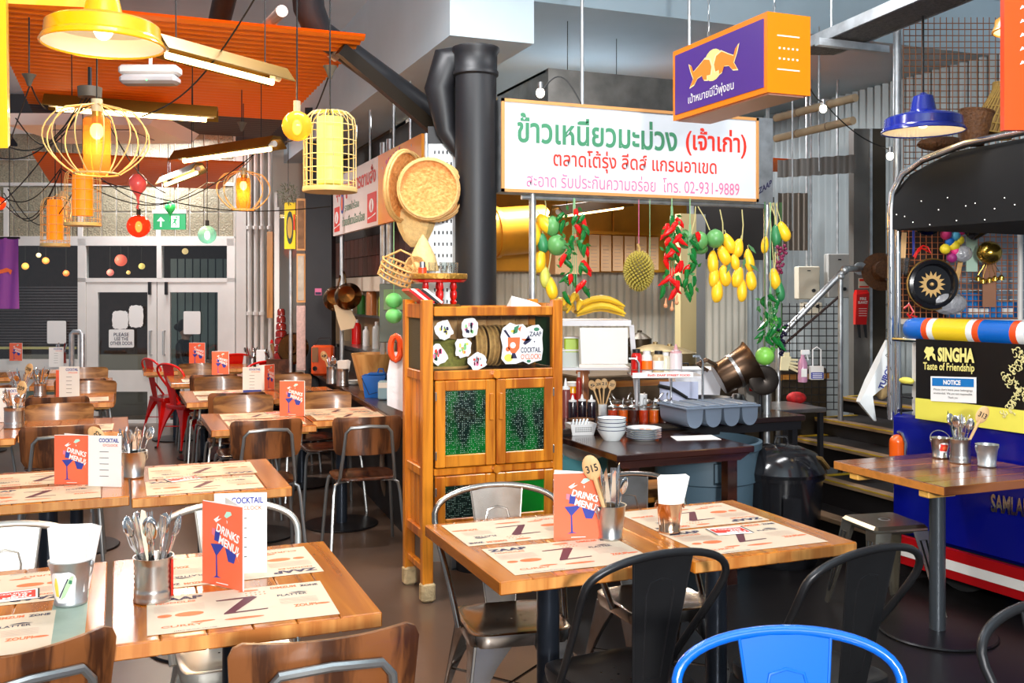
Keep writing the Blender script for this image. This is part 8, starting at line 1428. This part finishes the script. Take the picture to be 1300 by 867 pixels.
# gold swirling lion figure (curling strokes)
random.seed(6); g = MB()
for k in range(90):
    cy = 444 + k * .95; cx = 1288 + 8 * math.sin(k * .13) + random.uniform(-9, 9); r_ = random.uniform(2, 5); a0 = random.uniform(0, 6.28); pts = []
    for i in range(9): a = a0 + i * .42; rr = r_ * (1 - i * .09); pts.append(TS(cx + rr * math.cos(a), cy + rr * math.sin(a), -.027))
    g.tube(pts, [.001, .002, .003, .0035, .0035, .003, .0025, .0015, .001], 5)
o = g.build('swirl_figure', mat('pale_gold', C(214, 204, 140), .5), tk); o['kind'] = 'stuff'
n0, n1 = TS(1181.5, 509, -.03), TS(1239, 512, -.03); H2 = .13; g = MB(); g.add([n0, n1, n1 + Vector((0, 0, H2)), n0 + Vector((0, 0, H2)), n0 + Vector((.004, 0, 0)), n1 + Vector((.004, 0, 0)), n1 + Vector((.004, 0, H2)), n0 + Vector((.004, 0, H2))], [(0, 1, 2, 3), (4, 7, 6, 5), (0, 3, 7, 4), (1, 5, 6, 2), (3, 2, 6, 7), (0, 4, 5, 1)]); nb = g.build('notice_board', paper, tk, smooth=False)
dv = n1 - n0
def nq(u0, u1, v0, v1, m_, nm): g = MB(); g.add([n0 + dv * u + Vector((-.002, 0, H2 * v)) for u, v in ((u0, v0), (u1, v0), (u1, v1), (u0, v1))], [(0, 1, 2, 3)]); return g.build(nm, m_, nb, smooth=False)
nq(.04, .96, .62, .94, mat('notice_blue', C(0, 112, 184), .5), 'blue_header')
for s_, u0, u1, v0, v1, m_, bd in (('NOTICE', .3, .68, .68, .87, pr_wh, .04), ("Please don't leave your belongings", .08, .94, .42, .53, pr_bk, 0), ('unattended. We are not responsible.', .08, .94, .27, .38, pr_bk, 0), ('Thank you', .4, .62, .12, .22, pr_bk, 0)):
    g = MB(); put_text(g, s_, n0 + dv * u0 + Vector((-.0035, 0, H2 * v0)), dv * (u1 - u0), (0, 0, H2 * (v1 - v0)), bd); g.build('lettering', m_, nb, smooth=False)
# bolster roll on top: blue, orange, white, yellow stripes
seq = [(.0, .20, 'caddy_blue'), (.20, .25, 'hot_orange'), (.25, .30, 'enamel_white'), (.30, .58, 'bolster_yellow'), (.58, .63, 'enamel_white'), (.63, .68, 'hot_orange'), (.68, .92, 'caddy_blue'), (.92, .97, 'hot_orange'), (.97, 1.03, 'enamel_white'), (1.03, 1.5, 'caddy_blue'), (1.5, 1.9, 'bolster_yellow')]
mat('bolster_yellow', C(242, 204, 40), .3, coat=.4); mat('hot_orange', C(236, 84, 28), .35); yS = TS(1146, 424).y; zc = 1.375
SC_ = (yS - TS(1300, 430).y) / 1.0
for k, (a, b_, m_) in enumerate(seq):
    g = MB(); ya_, yb_ = yS - a * SC_, yS - b_ * SC_; rr = [.03, .055, .062] if k == 0 else None
    if k == 0: g.tube([(.03, ya_, zc), (.03, ya_ - .02, zc), (.03, ya_ - .06, zc), (.03, yb_, zc)], [.03, .052, .062, .062], 20)
    else: g.tube([(.03, ya_, zc), (.03, yb_, zc)], .062, 20)
    g.build('bolster_stripe', MATS[m_], tk)
g = MB(); g.tube([(-.0, .02, 1.315), (0, yR, 1.315)], .012, 8); g.build('side_rail', chrome, tk)
# posts, roof
zt = 2.02; g = MB(); pts = [(0, 0, zb - .04), (0, 0, 1.3), (0, 0, zt), (.0, -.01, zt + .1), (.02, -.06, zt + .2), (.06, -.16, zt + .27), (.1, -.4, zt + .33), (.14, -.9, zt + .36), (.16, yR, zt + .37)]; g.tube(pts, .02, 10); g.build('chrome_post', chrome, tk)
g = MB(); g.tube([(.12, .06, zb - .04), (.12, .06, zt + .2)], .017, 10); g.build('inner_post', chrome, tk)
g = MB(); g.box(-.015, 1.25, yR, -.02, zt + .0 - .03, zt + .0); rows = []
rt = mat('roof_vinyl', (.003, .003, .0035), .95)
g = MB(); sec = lambda y, k: [(x, y, zt + h * k) for x, h in ((.0, 0), (.0, .12), (.06, .25), (.2, .33), (.6, .38), (1.0, .33), (1.2, .2), (1.25, 0))]
g.loft([sec(-.0, .55), sec(-.08, .8), sec(-.25, .95), sec(-.7, 1.0), sec(yR, 1.02)], True, True); g.build('roof', rt, tk, auto=50)
g = MB(); g.box(.0, 1.25, yR, -.0, zt - .10, zt + .0); g.build('roof_valance', rt, tk, smooth=False)
random.seed(9); g = MB()
for k in range(26): y = -.05 - k * .055; g.ball((-.012, y, zt - .06 + random.uniform(-.03, .12)), .0028, 5, 4)
o = g.build('fairy_lights', emis('fairy', (1, .95, .9), 2.), tk); o['kind'] = 'stuff'
g = MB(); g.tube([(-.022 * (1 if k % 2 else -.6), .018 * math.sin(k * 1.6), zb + k * .035) for k in range(34)], .0025, 4); g.build('wrapped_cable', cord, tk)
# tail lamp and side handle
v = TS(1141, 577); lamp_o = mat('amber_lens', C(226, 90, 20), .2, coat=.6); g = MB(); g.tube([(-.012, v.y, v.z - .02), (-.012, v.y, v.z + .07)], .042, 16); g.ball((-.012, v.y, v.z + .07), .042, 14, 8); g.build('amber_lens', lamp_o, tk); g = MB(); g.tube([(-.012, v.y, v.z - .08), (-.012, v.y, v.z - .02)], .042, 16); g.build('red_lens', mat('red_lens', C(180, 20, 16), .2, coat=.6), tk); g = MB(); g.tube([(-.008, v.y - .05, v.z - .09), (-.008, v.y - .055, v.z + .07), (-.008, v.y - .03, v.z + .12), (-.008, v.y + .0, v.z + .125)], .008, 6); g.build('chrome_trim', chrome, tk)
A, B = TS(1142, 487), TS(1160, 521); g = MB(); [g.tube([(-.01, B.y, z), (-.01, A.y - .02, z), (-.01, A.y - .02, z - .03)], .006, 6) for z in (A.z, (A.z + B.z) / 2, B.z)]; g.tube([(-.01, A.y - .02, A.z), (-.01, A.y - .02, B.z)], .006, 6); g.build('step_bracket', black, tk)
g = MB(); g.ball((.0, (A.y + B.y) / 2, A.z + .02), (.02, .05, .02), 10, 6); g.build('yellow_cloth', lemon if 'lemon' in globals() else yellowp, tk); g = MB(); g.box(.02, .04, y0, y0 + .06, zb, 1.3); g.build('white_strut', whitep, tk, smooth=False)
# chrome lettering low on the body
A, B = TS(1258, 642, -.012), TS(1320, 652, -.012); g = MB(); g2 = put_text(g, 'SAMLAND', A - Vector((0, 0, .03)), (B - A), (0, 0, .09), .03); g.build('chrome_lettering', chrome, tk, smooth=False)
# crates under it
for k, (px, py, lab) in enumerate(((1283, 765, 'blue plastic crate under the tuk tuk stripe, nearer one'), (1262, 738, 'blue plastic crate under the tuk tuk stripe, farther one'))):
    t = thing('blue_crate', lab, 'crate', Z(px, py, 0) + Vector((.12, .0, 0)), TA); bc_ = mat('crate_blue', C(10, 96, 190), .4)
    g = MB(); [g.box(0, .3, y, y + .015, z, z + .012) for y in (0, .285) for z in (0, .035, .07, .105, .14, .165)]; [g.box(x, x + .015, 0, .3, z, z + .012) for x in (0, .285) for z in (0, .035, .07, .105, .14, .165)]; [g.box(x, x + .008, y, y + .012, 0, .17) for x in [i * .0267 for i in range(11)] for y in (0, .29)]; [g.box(x, x + .012, y, y + .008, 0, .17) for y in [i * .0267 for i in range(11)] for x in (0, .29)]; g.box(0, .3, 0, .3, 0, .01); o = g.build('lattice', bc_, t, smooth=False); o['kind'] = 'stuff'
# mesh wall behind the tuk tuk's open side and everything hooked on it
DM = 6.1
mesh_grid(1139, 262, 1297, 404, DM, .036, mat('copper_wire', C(184, 112, 70), .5, .4), 'wire_mesh_panel', 'copper wire mesh panel seen through the tuk tuk side', 'mesh panel', .0028)
t = thing('backing_panel', 'dark back panel with grey slats behind the copper mesh', 'panel', D(1139, 404, DM + .25), -YA); s_ = (DM + .25) / F; g = MB(); g.box(0, 62 * s_, 0, .02, 0, 140 * s_); g.build('dark_board', mat('board_dark', C(46, 32, 26), .7), t, smooth=False); g = MB(); g.box(-.05, 165 * s_, -.3, -.1, -.03, 0); g.build('ledge', whitep, t, smooth=False)
for k in range(12): g = MB(); g.box(62 * s_, 165 * s_, 0, .015, k * 12 * s_, k * 12 * s_ + 11 * s_); g.build('grey_slat', mat('slat_grey', C(120, 128, 138), .5), t, smooth=False)
g = MB(); g.box(0, .03, .02, .04, -D(1139, 404, DM + .25).z + .01, 0); g.box(160 * s_, 160 * s_ + .03, .02, .04, -D(1139, 404, DM + .25).z + .01, 0); g.build('support_leg', galv, t, smooth=False)
p = D(1295, 404, DM + .0); t = thing('grey_post', 'white tube post at the right of the copper mesh', 'post', (p.x, p.y, 0)); g = MB(); g.cyl((0, 0, 0), (0, 0, 2.0), .016, n=10); g.build('tube', whitep, t)
def mh(px, py, name, label, cat, d=DM - .06, rot=None, group=None): return thing(name, label, cat, D(px, py, d), -YA, group, rot=rot)
S_ = (DM - .06) / F
t = mh(1183, 361, 'hub_cap', 'black steering disc with golden sun pattern hanging on the mesh', 'disc', DM - .14, (R(90), 0, -YA)); r = 32.5 * S_; g = MB(); g.lathe([(.001, -.02), (r * .95, -.02), (r, .0), (r * .93, .03), (r * .80, .035), (r * .72, .005), (r * .5, .0), (.001, .0)], n=40); g.build('disc_body', blackg, t)
g = MB(); g.tube([(r * .97 * math.cos(a * .1745), r * .97 * math.sin(a * .1745), .01) for a in range(36)], .007, 6, True); g.build('brass_edge', mat('aged_brass', C(150, 114, 60), .35, .8, var=.4, vscale=30), t)
gs = mat('sun_gold', C(226, 182, 116), .4, .3); g = MB(); n = 30; g.add([((r * (.52 if i % 2 == 0 else .33)) * math.cos(i * math.pi / 15), (r * (.52 if i % 2 == 0 else .33)) * math.sin(i * math.pi / 15), .004) for i in range(n)] + [(r * .22 * math.cos(i * math.pi / 15), r * .22 * math.sin(i * math.pi / 15), .004) for i in range(n)], [(i, (i + 1) % n, n + (i + 1) % n, n + i) for i in range(n)]); g.build('sun_rays', gs, t, smooth=False); g = MB(); g.ball((0, 0, .0), (r * .08, r * .08, .02), 12, 8); g.build('centre_boss', gs, t)
cols = dict(p=C(228, 60, 130), o=C(240, 110, 40), b=C(20, 110, 200), c=C(90, 180, 214), y=C(240, 214, 50), m=C(150, 40, 110), r=C(160, 70, 70), g=C(120, 110, 110))
random.seed(4)
BL = [(1214, 284, 6, 'o', 'orange'), (1201.5, 285, 6, 'p', 'upper pink'), (1206, 289, 6, 'b', 'upper blue'), (1215, 289, 6, 'r', 'dusty red'), (1221, 293, 5.5, 'p', 'right pink'), (1201, 297.5, 7, 'p', 'large left pink'), (1213, 300, 6.5, 'c', 'light blue'), (1206, 307, 6, 'b', 'lower blue'), (1218, 305, 6, 'y', 'upper yellow'), (1200, 316, 6.5, 'y', 'left yellow'), (1211, 312, 7, 'y', 'middle yellow'), (1213, 319, 6, 'p', 'lower pink'), (1208.5, 327, 6.5, 'm', 'purple'), (1207, 268, 6, 'g', 'grey'), (1220, 280, 5, 'm', 'upper purple')]
for px, py, r, c_, nm in BL:
    t = mh(px, py, 'wool_ball', f'{nm} ball in the bunch of coloured balls on the mesh', 'ball', DM - .1, group='bunch of coloured balls'); g = MB(); g.ball((0, 0, 0), r * S_, 14, 10); g.build('ball', mat('ball_' + c_, cols[c_], .5), t); g = MB(); g.cyl((0, 0, r * S_), (0, .03, r * S_ + .02), .0015, n=4); g.build('string', cord, t)
t = mh(1256, 321, 'brass_horn', 'shiny brass ball horn hanging on the mesh', 'horn', DM - .14); br = mat('brass', C(170, 138, 62), .2, .95); g = MB(); g.ball((0, 0, 0), 15 * S_, 22, 16); g.build('brass_ball', br, t)
for k, (dx, dz) in enumerate(((-14, -31), (-8, -34), (0, -33), (7, -31), (15, -30))): g = MB(); g.cyl((dx * S_ * .4, 0, -14 * S_), (dx * S_, 0, (dz + 3) * S_), .0015, n=4); g.lathe([(.018, -.02), (.018, .0), (.005, .012), (.001, .012)], (dx * S_, 0, dz * S_), 10); g.build('bell', br, t)
t = mh(1242, 288, 'black_drum', 'black metal cup hanging tilted above the brass ball', 'cup', DM - .14, (R(55), R(40), -YA)); g = MB(); g.lathe([(.001, -.06), (.06, -.06), (.064, .07), (.058, .07), (.05, -.04), (.001, -.05)], n=22); g.build('cup_body', blackg, t)
t = mh(1177, 278, 'silver_disc', 'silver and black headlamp behind the wooden fans', 'headlamp', DM - .1, (R(90), 0, -YA)); g = MB(); g.lathe([(.001, -.02), (.09, -.02), (.1, .01), (.08, .02), (.001, .0)], n=26); g.build('lamp_body', mat('smoked_chrome', C(90, 90, 90), .15, 1.), t)
for k, (px, lab) in enumerate(((1172, 'left pale wooden paddle hanging above the black disc'), (1182, 'right pale wooden paddle hanging above the black disc'))):
    t = mh(px, 282, 'wooden_paddle', lab, 'paddle', DM - .16, group='wooden paddles'); g = MB(); g.poly([(x * S_, 0, z * S_) for x, z in ((-3, 24), (3, 24), (3, 12), (6.5, 4), (6.5, -3), (3, -9), (-3, -10), (-6.5, -5), (-6, 4), (-3, 12))], (0, .006, 0)); g.build('blade', spoonw, t, smooth=False)
for px, py, h2, a, m_, lab, nm in ((1147, 320, 50, 3, spoonw, 'long pale wooden stick at the left of the mesh', 'wooden_stick'), (1218, 340, 40, 12, bamboo, 'short brown wooden handle right of the black disc', 'wooden_stick'), (1160, 300, 50, 0, pr_bl, 'blue umbrella rib hanging left of the balls', 'blue_rod'), (1234, 300, 90, 0, mat('mint_cloth', C(176, 204, 184), .7), 'pale mint strap hanging in the middle of the mesh', 'cloth_strap'), (1256, 360, 60, 0, mat('card_brown', C(150, 104, 78), .7), 'brown cardboard strip below the brass bells', 'card_strip')):
    t = mh(px, py, nm, lab, 'strip', DM - .04, (0, R(a), -YA)); g = MB(); w2 = {'blue_rod': .006, 'wooden_stick': .014, 'cloth_strap': .035, 'card_strip': .04}[nm]; g.box(-w2, w2, 0, .008, -h2 / 2 * S_, h2 / 2 * S_); g.build('strip', m_, t, smooth=False)
t = mh(1171, 320, 'red_cord', 'loops of bright red cord above the black disc', 'cord', DM - .1); g = MB(); g.tube([(x * S_, -.01, z * S_) for x, z in ((-12, -6), (-6, 4), (0, 8), (6, 6), (10, -2), (4, 2), (-2, 5), (-8, -2), (-10, -8))], .005, 6); g.build('loop', red, t)
t = mh(1155, 400, 'red_cord', 'tangle of red cord at the foot of the mesh', 'cord', DM - .1); g = MB(); g.tube([(x * S_, -.01, z * S_) for x, z in ((-8, 8), (-2, 14), (4, 4), (0, 0), (8, -2), (2, -6), (-4, 2))], .007, 6); g.build('loop', red, t)
t = mh(1205, 385, 'plastic_bag', 'crumpled clear plastic bag below the black disc', 'bag', DM - .12); g = MB(); g.ball((0, 0, 0), (.11, .05, .07), 14, 10); g.build('film', mat('crumpled_film', C(160, 160, 164), .15, bump=2., bscale=25, coat=.6), t)
t = mh(1222, 322, 'plastic_bag', 'crumpled clear film bag beside the yellow balls', 'bag', DM - .1); g = MB(); g.ball((0, 0, 0), (.06, .04, .05), 14, 10); g.build('film', mat('crumpled_film', C(0, 0, 0)), t); 
t = mh(1146, 338, 'glass_tumbler', 'clear tumbler hanging at the left edge of the mesh', 'glass', DM - .14); g = MB(); g.lathe([(.001, -.05), (.03, -.05), (.045, .05), (.043, .05), (.028, -.045), (.001, -.045)], n=18); g.build('tumbler', glass('smoked_tumbler', (.7, .7, .7), .05, .8), t)
for k, (px, w2, lab) in enumerate(((1243, 24, 'wide blue and white carton on the ledge behind the mesh'), (1280, 14, 'second blue and white carton at right on the ledge'), (1218, 6, 'narrow blue carton left end of the ledge'))):
    p = D(px, 403, DM + .1); t = thing('blue_carton', lab, 'carton', p, -YA, 'cartons on the ledge'); g = MB(); g.bbox(-w2 * S_, w2 * S_, 0, .1, 0, (20 if k else 32) * S_, .004); g.build('carton_body', mat('carton_blue', C(20, 120, 196), .5), t, smooth=False); g = MB(); g.box(-w2 * S_ * .6, w2 * S_ * .5, -.003, 0, 4 * S_, 12 * S_); g.build('white_label', paper, t, smooth=False)
for nm, px in (('canopy_edge', 1040), ('hanging_sheet', 1006)):
    p = D(px, 200, 7.15 if px > 1020 else 6.9); g = MB(); g.cyl((p.x, p.y, 2.45 if px > 1020 else 2.0), (p.x, p.y, 3.5), .006, n=6); g.build('hanger_rod', galv, bpy.data.objects[nm])
